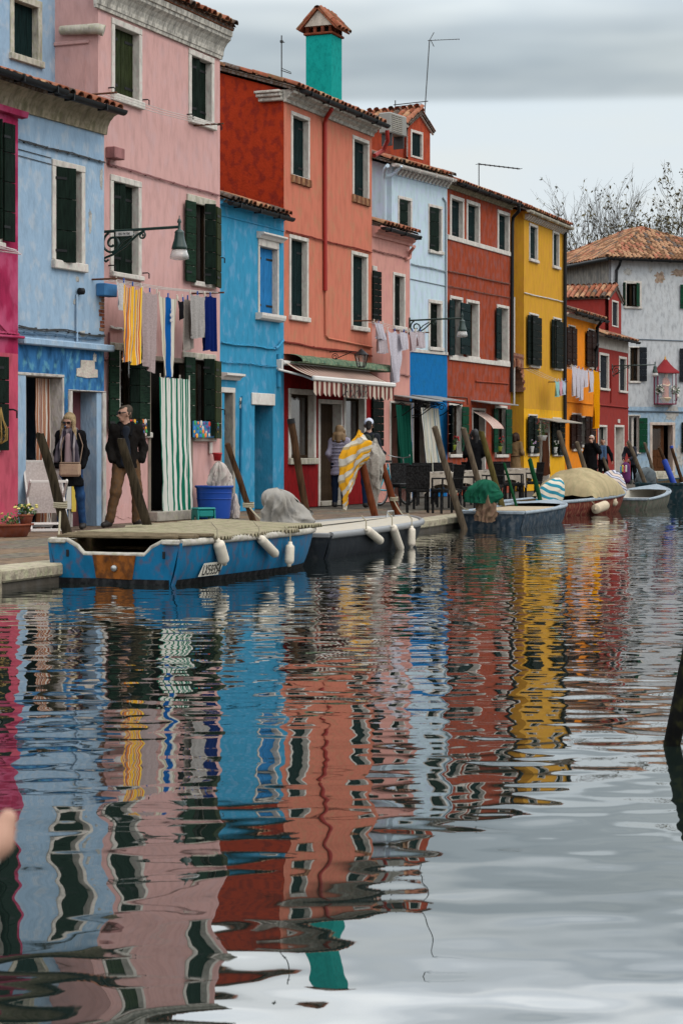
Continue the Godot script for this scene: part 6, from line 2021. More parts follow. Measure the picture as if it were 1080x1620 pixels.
# ---------------------------------------------------------------- lamps on brackets
func street_lamp(H: House, label: String, Xw: float, Yw: float, Xe: float, Ye: float, k := 1.0, sign := false) -> void:
	var a := H.at(Xw, Yw, 0.0)
	# how far the arm reaches straight out from the wall
	var reach := 0.3
	for i in 60:
		var q := on(H, Vector3(a.x, a.y, reach))
		var X := 540.0 + q.x / -q.z * FP
		if X >= Xe: break
		reach += 0.05
	var t := thing("street_lamp", label, "street lamp", on(H, a), H.node.rotation.y, "lamps on wall brackets")
	var g: Material = mats["lamp_green"]
	var ar := Mb.new()
	ar.tube([Vector3(0, 0, 0.0), Vector3(0, 0.01, reach * 0.5), Vector3(0, 0.02, reach)], 0.02 * k, 8)
	put(ar, "arm", g, t)
	var pl := Mb.new()
	pl.box(Vector3(0, -0.13 * k, 0.012), Vector3(0.07, 0.4 * k, 0.024), 0.005)
	put(pl, "wall_plate", g, t)
	var spiral := func(c: Vector3, r0: float, turns: float, sgn: float, start: float) -> Array:
		var p := []
		for i in 33:
			var q := i / 32.0
			var an := start + sgn * q * turns * TAU
			var r := r0 * (1.0 - 0.82 * q)
			p.append(c + Vector3(0, sin(an) * r, cos(an) * r))
		return p
	var s1 := Mb.new()
	s1.tube(spiral.call(Vector3(0, -0.16 * k, 0.17 * k), 0.15 * k, 1.6, 1.0, PI * 0.6), 0.017 * k, 6)
	put(s1, "scroll", g, t)
	var s2 := Mb.new()
	s2.tube(spiral.call(Vector3(0, -0.07 * k, 0.62 * k), 0.055 * k, 1.4, -1.0, PI * 0.5), 0.013 * k, 6)
	put(s2, "scroll", g, t)
	var br := Mb.new()
	br.tube([Vector3(0, -0.36 * k, 0.03), Vector3(0, -0.31 * k, 0.18 * k), Vector3(0, -0.2 * k, 0.38 * k), Vector3(0, -0.06 * k, 0.55 * k), Vector3(0, -0.01, 0.66 * k)], 0.016 * k, 6)
	br.tube([Vector3(0, -0.3 * k, 0.18 * k), Vector3(0, -0.13 * k, 0.34 * k), Vector3(0, -0.05 * k, 0.5 * k)], 0.013 * k, 6)
	br.tube([Vector3(0, -0.36 * k, 0.03), Vector3(0, -0.4 * k, 0.08 * k), Vector3(0, -0.37 * k, 0.12 * k)], 0.016 * k, 6)
	put(br, "brace", g, t)
	var e := Vector3(0, 0.02, reach)
	var hd := Mb.new()
	hd.lathe([Vector2(0, -0.3), Vector2(0.075, -0.3), Vector2(0.105, -0.295), Vector2(0.1, -0.26), Vector2(0.07, -0.16), Vector2(0.06, -0.08), Vector2(0.066, -0.07), Vector2(0.05, -0.05), Vector2(0.02, -0.03), Vector2(0.018, 0.05), Vector2(0.03, 0.06), Vector2(0.02, 0.1), Vector2(0.008, 0.11), Vector2(0.006, 0.15), Vector2(0, 0.15)].map(func(v): return v * k), 16, Transform3D(Basis(), e))
	put(hd, "lamp_hood", g, t)
	var gl := Mb.new()
	gl.lathe([Vector2(0, -0.44), Vector2(0.07, -0.435), Vector2(0.125, -0.42), Vector2(0.122, -0.38), Vector2(0.1, -0.305), Vector2(0.0, -0.305)].map(func(v): return v * k), 18, Transform3D(Basis(), e))
	var gm := mat("lamp_glass", Color(0.75, 0.74, 0.72, 0.45), 0.2, 0.5)
	gm.transparency = BaseMaterial3D.TRANSPARENCY_ALPHA
	put(gl, "lamp_glass", gm, t)
	if sign:
		var sp := Mb.new()
		sp.box(Vector3(0.022, -0.045, 0.42), Vector3(0.008, 0.07, 0.3), 0.002)
		sp.box(Vector3(-0.022, -0.045, 0.42), Vector3(0.008, 0.07, 0.3), 0.002)
		put(sp, "street_sign", mat("sign_white", ph(205, 198, 190), 0.6), t)
		var tx := TextMesh.new()
		tx.text = "BU N 04"; tx.font_size = 16; tx.depth = 0.003; tx.pixel_size = 0.0032
		var to := put(tx, "sign_text", mats["iron"], t)
		to.transform = Transform3D(Basis(Vector3.UP, -PI / 2), Vector3(-0.028, -0.045, 0.42))

func lantern() -> void:
	var H := hE
	var a := H.at(521, 566, 0.0)
	var t := thing("iron_lantern", "black iron lantern on a scrolled bracket above the striped awning", "lantern", on(H, a), H.node.rotation.y)
	var ir: Material = mats["iron"]
	var br := Mb.new()
	var R := 0.72
	br.tube([Vector3(0, 0.12, 0), Vector3(0, 0.14, R * 0.5), Vector3(0, 0.1, R)], 0.011, 5)
	br.tube([Vector3(0, -0.12, 0), Vector3(0, 0.0, 0.2), Vector3(0, 0.11, 0.5)], 0.01, 5)
	put(br, "bracket", ir, t)
	var sc := Mb.new()
	var p := []
	for i in 25:
		var q := i / 24.0
		p.append(Vector3(0, 0.02 + sin(q * 9.5) * 0.075 * (1 - 0.8 * q), 0.12 + cos(q * 9.5) * 0.075 * (1 - 0.8 * q)))
	sc.tube(p, 0.009, 5)
	put(sc, "scroll", ir, t)
	var c := Vector3(0, 0.05, R)
	var rf := Mb.new()
	rf.lathe([Vector2(0.165, 0), Vector2(0.12, 0.03), Vector2(0.04, 0.1), Vector2(0.02, 0.12), Vector2(0, 0.13)], 6, Transform3D(Basis(), c))
	put(rf, "lantern_roof", ir, t)
	for k in 6:
		var an := TAU * k / 6
		var b := Mb.new()
		b.tube([c + Vector3(cos(an) * 0.14, 0, sin(an) * 0.14), c + Vector3(cos(an) * 0.085, -0.25, sin(an) * 0.085)], 0.009, 5)
		put(b, "lantern_bar", ir, t)
	var ba := Mb.new()
	ba.lathe([Vector2(0, -0.27), Vector2(0.06, -0.27), Vector2(0.095, -0.245), Vector2(0.0, -0.24)], 6, Transform3D(Basis(), c))
	put(ba, "lantern_base", ir, t)
	var gl := Mb.new()
	gl.lathe([Vector2(0.08, -0.24), Vector2(0.133, -0.005)], 6, Transform3D(Basis(), c))
	put(gl, "lantern_glass", glass("lantern_pane", Color(0.7, 0.7, 0.66, 0.15)), t)

# ---------------------------------------------------------------- washing
func clothesline(H: House, label: String, X1: float, Y1: float, X2: float, Y2: float, off: float, n := 3, poles := true) -> void:
	var a := H.at(X1, Y1, off); var b := H.at(X2, Y2, off)
	var t := thing("clothesline", label, "clothesline", on(H, a), H.node.rotation.y, "clotheslines on the house fronts")
	for k in n:
		var mb := Mb.new()
		var z := -0.12 * k
		mb.tube([Vector3(0, 0.0, z), (b - a) * 0.5 + Vector3(0, -0.03, z), b - a + Vector3(0, 0, z)], 0.005, 4)
		put(mb, "line", mats["line_white"], t)
	if poles:
		for e in [Vector3.ZERO, b - a]:
			var p := Mb.new()
			p.tube([e + Vector3(0, 0.0, -off + 0.0), e + Vector3(0, 0.0, 0.1)], 0.016, 6)
			put(p, "line_pole", wood("line_pole", ph(122, 84, 66)), t)
func rainbow(key: String, list: Array, times: int, size := 256) -> ImageTexture:
	var bands := []
	for k in times:
		for c in list: bands.append([c[0], Color(c[1], c[2], c[3]).linear_to_srgb()])
	return stripes(key, bands, size)
func laundry() -> void:
	clothesline(hC, "clotheslines strung across the pink house below its middle windows", 176, 441, 346, 463, 0.5)
	clothesline(hC, "empty clotheslines below the pink house's top windows", 176, 147, 345, 196, 0.45)
	clothesline(hF, "clothesline with white washing on the small pink house", 592, 507, 672, 526, 0.5)
	clothesline(hI, "clothesline across the yellow house front", 842, 583, 892, 604, 0.5)
	clothesline(hJ, "clothesline across the orange house front", 896, 580, 945, 588, 0.6)
	var C := hC
	var gr := "washing on the pink house"
	drape(C, "hanging_vest", "small white vest at the end of the pink house's washing line", "laundry", 184, 196.5, 444, 480, 0.5, cloth("vest_white", ph(206, 200, 198)), {"group": gr, "folds": 1.5, "pegs": 2, "drop": 0.12, "skew": 0.02})
	var yl := cloth("towel_yellow", Color.WHITE, rainbow("st_yellow", [[1.2, 0.7, 0.36, 0.03], [0.4, 0.6, 0.5, 0.36], [0.5, 0.16, 0.12, 0.16], [0.8, 0.62, 0.2, 0.03], [0.5, 0.66, 0.55, 0.3], [0.7, 0.5, 0.1, 0.03], [0.9, 0.75, 0.5, 0.06]], 4))
	drape(C, "striped_cloth", "yellow and orange striped cloth on the pink house's washing line", "laundry", 196, 224, 449, 562, 0.5, yl, {"group": gr, "folds": 2.2, "amp": 0.035, "skew": -0.1, "drop": 0.14, "sag": 0.06, "pegs": 3})
	drape(C, "patterned_pillowcase", "long pale mauve cloth between the yellow cloth and blue striped towel", "laundry", 225, 249, 459, 566, 0.5, cloth("cloth_mauve", ph(180, 160, 158)), {"group": gr, "folds": 2.4, "amp": 0.03, "skew": -0.06, "drop": 0.26, "sag": 0.04})
	var bl := cloth("towel_blue", Color.WHITE, stripes("st_towel", [[1.2, ph(196, 188, 170)], [0.25, ph(150, 140, 120)], [1.0, ph(186, 178, 160)], [1.7, ph(20, 84, 150)], [1.0, ph(198, 192, 180)], [0.3, ph(160, 150, 130)], [1.0, ph(190, 182, 168)]]))
	var tw := drape(C, "striped_towel", "cream towel with a broad blue stripe of white spots", "laundry", 251, 281, 467, 594, 0.5, bl, {"group": gr, "folds": 1.6, "amp": 0.03, "taper": 0.35, "drop": 0.0, "sag": 0.03})
	for q in [[0.5, 0.17], [0.46, 0.24], [0.54, 0.25], [0.46, 0.31], [0.53, 0.315]]:
		var sp := Mb.new()
		sp.lathe([Vector2(0, 0.004), Vector2(0.026, 0.003), Vector2(0.028, 0)], 8, Transform3D(Basis(Vector3.RIGHT, PI / 2), Vector3(0.72 * q[0], -1.22 * q[1], 0.045)))
		put(sp, "white_spot", mats["vest_white"], tw)
	drape(C, "black_sock", "small black garment pegged beside the blue striped towel", "laundry", 281, 290, 474, 503, 0.5, cloth("cloth_black", lin(0.012, 0.011, 0.013), null, 0.0), {"group": gr, "folds": 1.2, "pegs": 2, "taper": 0.3})
	drape(C, "grey_towel", "beige-grey towel hanging behind the grey shirt", "laundry", 288, 306, 471, 552, 0.42, cloth("towel_grey", ph(160, 150, 142)), {"group": gr, "folds": 1.8})
	drape(C, "grey_shirt", "light grey shirt hanging upside down beside navy trousers", "laundry", 300, 325, 464, 531, 0.52, cloth("shirt_grey", ph(172, 166, 162)), {"group": gr, "folds": 2.6, "amp": 0.04, "sag": 0.03})
	var nv := cloth("cloth_navy", ph(18, 36, 96), null, 0.05)
	var tr := drape(C, "navy_trousers", "navy blue trousers at the end of the pink house's washing line", "laundry", 323, 333, 466, 552, 0.5, nv, {"group": gr, "folds": 1.3, "amp": 0.05, "pegs": 2, "part": "trouser_leg", "skew": -0.07, "taper": -0.5})
	var a := C.at(335, 464, 0.5)
	var leg := Mb.new()
	leg.grid(10, 16, func(u: float, v: float): return Vector3(0.24 + 0.2 * u - 0.02 * v, -0.02 - 0.9 * v, 0.04 * sin(u * 7.0) * (0.4 + v)))
	for i in leg.n.size(): leg.n[i] = -leg.n[i]
	for i in range(0, leg.ix.size(), 3):
		var q := leg.ix[i + 1]; leg.ix[i + 1] = leg.ix[i + 2]; leg.ix[i + 2] = q
	put(leg, "trouser_leg", nv, tr)
	# white washing further along
	var wh := cloth("linen_white", ph(205, 198, 206)); var pk := cloth("linen_pink", ph(196, 182, 186))
	var g2 := "white washing beside the shop"
	drape(hF, "white_undershirt", "crumpled white undershirt pegged closest to the salmon house", "laundry", 591, 606, 509, 530, 0.5, wh, {"group": g2, "folds": 2.0, "amp": 0.05, "skew": 0.1, "drop": 0.1})
	drape(hF, "white_pleated_skirt", "pleated white garment below the crumpled undershirt", "laundry", 596, 611, 524, 555, 0.46, pk, {"group": g2, "folds": 4.0, "amp": 0.04, "drop": 0.05})
	drape(hF, "long_white_gown", "longest white garment hanging down over the pink wall", "laundry", 612, 636, 522, 602, 0.5, wh, {"group": g2, "folds": 2.4, "amp": 0.05, "taper": 0.55, "sag": 0.05})
	drape(hF, "white_shirt", "white shirt hanging beside the longest white garment", "laundry", 632, 645, 524, 552, 0.55, wh, {"group": g2, "folds": 2.0, "amp": 0.04})
	drape(hF, "pinkish_shirt", "pale pink pleated shirt in front of the ice blue wall", "laundry", 647, 657, 523, 554, 0.5, pk, {"group": g2, "folds": 2.4, "amp": 0.04})
	drape(hF, "pale_blouse", "short pale blouse at the end of the white washing", "laundry", 657, 672, 523, 546, 0.5, pk, {"group": g2, "folds": 2.0, "amp": 0.05, "drop": 0.06})
	# pastel and white washing on the yellow and orange houses
	var g3 := "washing on the yellow and orange houses"
	var cols := [["linen_mint", 150, 196, 190], ["linen_rose", 214, 160, 170], ["linen_sky", 188, 200, 214]]
	for k in 3:
		drape(hI, "pastel_cloth", ["mint green cloth", "rose pink cloth", "pale sky blue cloth"][k] + " hanging beside the black downpipe of the yellow house", "laundry", 877 + k * 5.2, 883 + k * 5.2, 602 - k * 0.5, 626 - k * 1.5, 0.5, cloth(cols[k][0], ph(cols[k][1], cols[k][2], cols[k][3])), {"group": g3, "folds": 1.5, "amp": 0.05, "pegs": 2})
	var xs := [[903.5, 909, 579, 625], [909.5, 915, 581, 628], [915.5, 921, 583, 632], [921.5, 928, 585, 611], [930, 936.5, 586, 619]]
	var nm := ["closest to the yellow house", "second from the yellow house", "longest of the set", "shortest of the set", "beside the yellow sheet"]
	for k in 5:
		drape(hJ, "white_cloth", "white cloth on the orange house's line, " + nm[k], "laundry", xs[k][0], xs[k][1], xs[k][2], xs[k][3], 0.6, wh, {"group": g3, "folds": 1.3, "amp": 0.05, "pegs": 2})
	drape(hJ, "yellow_sheet", "long bright yellow sheet hanging between orange and maroon houses", "laundry", 937, 947.5, 585, 676, 0.6, cloth("sheet_yellow", ph(226, 150, 12)), {"group": g3, "folds": 1.6, "amp": 0.07, "taper": -0.25, "pegs": 2})
	# door curtains
	var gw := []
	for k in 11: gw.append_array([[1.0, 0.012, 0.14, 0.085], [1.0, 0.62, 0.6, 0.55]])
	drape(hC, "green_striped_curtain", "green and white striped curtain over the pink house's door", "curtain", 252, 301, 596, 812, 0.14, cloth("curtain_green", Color.WHITE, rainbow("st_green", gw, 1, 512)), {"folds": 5.0, "amp": 0.03, "sag": 0.01, "pegs": 4, "skew": 0.06})
	var gc := cloth("curtain_darkgreen", lin(0.008, 0.075, 0.05), null, 0.1)
	drape(hF, "dark_green_curtain", "dark green curtain drawn aside at the small pink house's door", "curtain", 625, 648, 640, 772, 0.16, gc, {"folds": 4.0, "amp": 0.06, "pegs": 0, "sag": 0, "taper": 0.2, "skew": 0.2})
	drape(hG, "pale_striped_curtain", "cream curtain with thin blue and gold stripes on the blue doorway", "curtain", 665, 693, 645, 748, 0.3, cloth("curtain_pale", Color.WHITE, rainbow("st_pale", [[1.4, 0.56, 0.52, 0.44], [0.4, 0.1, 0.16, 0.22], [0.8, 0.5, 0.46, 0.36], [0.6, 0.4, 0.3, 0.1], [1.0, 0.56, 0.54, 0.46], [0.3, 0.16, 0.24, 0.3]], 4)), {"folds": 4.0, "amp": 0.05, "pegs": 0, "sag": 0, "skew": 0.25})
	drape(hI, "brown_curtain", "brown curtain hanging in the yellow house's doorway", "curtain", 856, 866, 684, 752, 0.1, cloth("curtain_rust", lin(0.075, 0.028, 0.015), null, 0.1), {"folds": 3.0, "amp": 0.04, "pegs": 0, "sag": 0, "skew": 0.1})

# ---------------------------------------------------------------- small awnings and canopies
func canopies() -> void:
	var ir: Material = mats["iron"]
	for q in [[hF, "glass canopy on iron scrolls over the green curtained door", 622, 652, 628, 0.75], [hG, "grey sheet canopy on iron scrolls over the blue doorway", 650, 690, 628, 0.8]]:
		var H: House = q[0]
		var a := H.at(q[2], q[4], 0.0); var x1 := H.at(q[3], q[4], 0.0).x
		var t := thing("door_canopy", q[1], "canopy", on(H, a), H.node.rotation.y)
		var mb := Mb.new()
		var w: float = x1 - a.x
		mb.box(Vector3(w / 2, -0.02, q[5] / 2), Vector3(w, 0.025, q[5] * 1.02), 0.004, Basis(Vector3.RIGHT, 0.16))
		put(mb, "canopy_sheet", mat("canopy_grey", ph(134, 134, 130), 0.5), t)
		for x in [0.05, w - 0.05]:
			var b := Mb.new()
			b.tube([Vector3(x, -0.06, 0), Vector3(x, -0.16, q[5] * 0.96)], 0.014, 5)
			b.tube([Vector3(x, -0.46, 0), Vector3(x, -0.42, 0.2), Vector3(x, -0.22, 0.5), Vector3(x, -0.17, q[5] * 0.9)], 0.013, 5)
			put(b, "bracket", ir, t)
			var p := []
			for i in 25:
				var k := i / 24.0
				p.append(Vector3(x, -0.22 + sin(k * 10.0) * 0.1 * (1 - 0.75 * k), 0.17 + cos(k * 10.0) * 0.1 * (1 - 0.75 * k)))
			var s := Mb.new()
			s.tube(p, 0.011, 5)
			put(s, "scroll", ir, t)
	# carved name over the blue door
	var sp := hG.at(666, 636, 0.06)
	var sg := thing("name_sign", "small white carved name sign over the blue doorway", "sign", on(hG, sp), hG.node.rotation.y)
	var tx := TextMesh.new()
	tx.text = "da.Venc"; tx.font_size = 18; tx.depth = 0.02; tx.pixel_size = 0.0075
	put(tx, "letters", mats["frame"], sg)
	var bk := Mb.new()
	bk.box(Vector3(0, -0.02, -0.02), Vector3(0.62, 0.2, 0.02), 0.004)
	put(bk, "board", mats["dark_wood"], sg)
	# little striped awning on the brick red house
	var H := hH
	var a := H.at(748, 651, 0.06); var b := H.at(766, 651, 0.06)
	var t := thing("small_awning", "small maroon striped awning over the brick red house's door", "awning", on(H, a), H.node.rotation.y)
	var mb := Mb.new()
	var w := b.x - a.x
	mb.grid(24, 10, func(u: float, v: float): return Vector3(w * u, -0.45 + 0.45 * v * v, 0.55 - 0.55 * v * v * v))
	put(mb, "awning_cloth", cloth("awning_small", Color.WHITE, rainbow("st_small", [[1, 0.6, 0.52, 0.44], [0.8, 0.22, 0.05, 0.045]], 9), 0.1), t)
	var c2 := H.at(744, 636, 0.0); var x2 := H.at(790, 637, 0.0).x
	var cn := Mb.new()
	cn.box(Vector3((c2.x + x2) / 2 - a.x, c2.y - a.y, 0.22), Vector3(x2 - c2.x, 0.03, 0.55), 0.005, Basis(Vector3.RIGHT, 0.15))
	put(cn, "canopy_sheet", mats["canopy_grey"], t)

# ---------------------------------------------------------------- plants, pots, paintings
func leafy(mb: Mb, c: Vector3, size: Vector3, n: int, leaf: float, g: RandomNumberGenerator) -> void:
	for i in n:
		var d := Vector3(g.randf_range(-1, 1), g.randf_range(-1, 1), g.randf_range(-1, 1))
		if d.length() > 1.0: d = d.normalized() * g.randf()
		var p := c + d * size
		var x := Vector3(g.randf_range(-1, 1), g.randf_range(-1, 1), g.randf_range(-1, 1)).normalized()
		var y := x.cross(Vector3(g.randf_range(-1, 1), 1, g.randf_range(-1, 1))).normalized()
		var s := leaf * g.randf_range(0.6, 1.3)
		mb.quad(p - x * s, p + y * s * 0.45, p + x * s, p - y * s * 0.45)
func flowerpot(label: String, at: Vector3, r: float, h: float, pm: Material, spread: Vector3, flowers: Color, turn := 0.0, long := 1.0, nfl := 14) -> void:
	var t := thing("flower_pot", label, "flower pot", at, turn)
	var g := RandomNumberGenerator.new(); g.seed = absi(hash(label))
	var p := Mb.new()
	p.lathe([Vector2(0, 0), Vector2(r * 0.72, 0), Vector2(r * 0.95, h * 0.85), Vector2(r * 1.06, h * 0.86), Vector2(r * 1.06, h), Vector2(r * 0.92, h), Vector2(r * 0.88, h * 0.9), Vector2(0, h * 0.9)], 18, Transform3D(Basis().scaled(Vector3(long, 1, 1)), Vector3.ZERO))
	put(p, "pot", pm, t)
	var lf := Mb.new()
	leafy(lf, Vector3(0, h + spread.y * 0.7, 0), spread, 90, 0.032, g)
	for k in 7: lf.tube([Vector3(g.randf_range(-1, 1) * r * 0.4, h * 0.85, 0), Vector3(g.randf_range(-1, 1) * spread.x * 0.7, h + spread.y, g.randf_range(-1, 1) * spread.z * 0.6)], 0.005, 4)
	stuff(put(lf, "foliage", mat("leaf_green", lin(0.045, 0.1, 0.025), 0.7), t))
	for k in nfl:
		var fl := Mb.new()
		fl.lathe([Vector2(0, -0.012), Vector2(0.02, 0.0), Vector2(0.024, 0.012), Vector2(0.0, 0.02)], 7, Transform3D(Basis(Vector3.RIGHT, g.randf_range(-0.6, 0.6)), Vector3(g.randf_range(-1, 1) * spread.x, h + spread.y * g.randf_range(0.6, 1.7), g.randf_range(-0.6, 1) * spread.z)))
		put(fl, "flower", mat("petal_" + flowers.to_html(), flowers, 0.7), t)
func pots() -> void:
	var terra := plaster("terracotta", ph(134, 74, 54), Color(0.2, 0.12, 0.08, 0.6), 1, 0.4, 0.7, 0.55, 2.0)
	var white: Material = mat("pot_white", ph(206, 202, 196), 0.5)
	# long trough and a small pot in front of the magenta house
	var p := ground(20, 849)
	flowerpot("oval terracotta trough on the paving in front of the magenta house", p, 0.19, 0.17, terra, Vector3(0.2, 0.08, 0.12), ph(190, 150, 90), 0.9, 1.7, 4)
	flowerpot("small pot with pale yellow flowers standing on the terracotta trough", p + Vector3(0.16, 0.16, -0.12), 0.1, 0.13, terra, Vector3(0.17, 0.09, 0.12), ph(206, 190, 110), 0.0, 1.0, 16)
	flowerpot("pot of red flowers on the brick red house's first window sill", on(hH, hH.at(716, 712, 0.09)), 0.09, 0.13, mat("pot_lime", ph(140, 150, 50), 0.5), Vector3(0.16, 0.16, 0.1), ph(190, 24, 36))
	flowerpot("pot of red flowers on the window sill beside the arched passage", on(hH, hH.at(789, 714, 0.09)), 0.09, 0.13, mats["pot_lime"], Vector3(0.16, 0.16, 0.1), ph(180, 30, 40))
	flowerpot("white pot with lilac flowers on the yellow house's sill", on(hI, hI.at(840, 716, 0.1)), 0.08, 0.18, white, Vector3(0.12, 0.12, 0.08), ph(190, 160, 190))
	flowerpot("white pot with white flowers on the yellow house's other sill", on(hI, hI.at(877, 717, 0.1)), 0.08, 0.18, white, Vector3(0.12, 0.12, 0.08), ph(214, 208, 200))
	flowerpot("white hanging pot of trailing plants by the yellow house's door", on(hI, hI.at(857, 697, 0.35)), 0.14, 0.14, white, Vector3(0.2, 0.3, 0.16), ph(130, 60, 50))
	var rp := flower_hang()
	# hanging basket on the magenta house's shutter
	var hb := thing("hanging_basket", "gilded wire basket hanging on the magenta house's lower shutter", "basket", on(hA, hA.at(2, 702, 0.16)), hA.node.rotation.y)
	var gm := mat("gilt", ph(150, 120, 60), 0.5)
	for k in 8:
		var an := TAU * k / 8
		var b := Mb.new()
		b.tube([Vector3(0, 0, 0), Vector3(cos(an) * 0.1, 0.05, sin(an) * 0.08), Vector3(cos(an) * 0.11, 0.2, sin(an) * 0.08), Vector3(cos(an) * 0.05, 0.32, sin(an) * 0.03), Vector3(0, 0.5, 0)], 0.007, 4)
		put(b, "wire", gm, hb)
	var bf := Mb.new()
	var g := RandomNumberGenerator.new(); g.seed = 6
	leafy(bf, Vector3(0, 0.14, 0), Vector3(0.09, 0.1, 0.07), 60, 0.03, g)
	stuff(put(bf, "foliage", mat("leaf_dry", lin(0.09, 0.06, 0.025), 0.8), hb))
	# painted boards with crafts beside the pink house's windows
	var pc := [ph(200, 50, 40), ph(230, 170, 40), ph(40, 120, 190), ph(50, 150, 80), ph(230, 120, 40), ph(200, 190, 180), ph(120, 60, 130), ph(30, 60, 110)]
	for q in [["craft_board", "board of small colourful crafts hung beside the man's head", 206, 233, 663, 690, 0.12, 5, 6], ["painted_panel", "bright painted panel under the pink house's window by the tub", 306, 346, 666, 692, 0.16, 4, 9]]:
		var a := hC.at(q[2], q[5], q[6]); var b := hC.at(q[3], q[4], q[6])
		var top := hC.at(q[2], q[4], q[6]).y
		var t := thing(q[0], q[1], "painting", on(hC, a), hC.node.rotation.y)
		var mb := Mb.new()
		mb.bx(Vector3(0, 0, -0.02), Vector3(b.x - a.x, top - a.y, 0.0), 0.004)
		put(mb, "panel", mat("panel_" + q[0], ph(40, 110, 150) if q[0] == "painted_panel" else ph(120, 70, 50), 0.6), t)
		for i in q[7] * q[8]:
			var s := Mb.new()
			var x: float = (i % int(q[8]) + 0.5 + g.randf_range(-0.3, 0.3)) / q[8] * (b.x - a.x)
			var y: float = (i / int(q[8]) + 0.5 + g.randf_range(-0.3, 0.3)) / q[7] * (top - a.y)
			s.lathe([Vector2(0, 0.008), Vector2(0.7, 0.006), Vector2(1, 0)].map(func(v): return Vector2(v.x * g.randf_range(0.02, 0.05), v.y)), 5 + i % 3, Transform3D(Basis(Vector3.RIGHT, PI / 2) * Basis(Vector3.UP, g.randf() * 6), Vector3(clampf(x, 0.03, b.x - a.x - 0.03), clampf(y, 0.03, top - a.y - 0.03), 0.002)))
			put(s, "painted_shape", mat("craft%d" % (i % 8), pc[i % 8], 0.6), t)
func flower_hang() -> Node3D:
	var t := thing("wall_pot", "small red pot in a white holder beside the turquoise doorway", "flower pot", on(hC, hC.at(344, 729, 0.16)), hC.node.rotation.y)
	var p := Mb.new()
	p.lathe([Vector2(0, 0), Vector2(0.06, 0), Vector2(0.075, 0.11), Vector2(0.085, 0.11), Vector2(0.085, 0.14), Vector2(0, 0.13)], 14)
	put(p, "pot", mat("pot_red", ph(150, 24, 28), 0.5), t)
	var h := Mb.new()
	h.bx(Vector3(-0.05, 0.12, -0.14), Vector3(0.05, 0.32, -0.11), 0.008)
	put(h, "holder", mats["frame"], t)
	return t

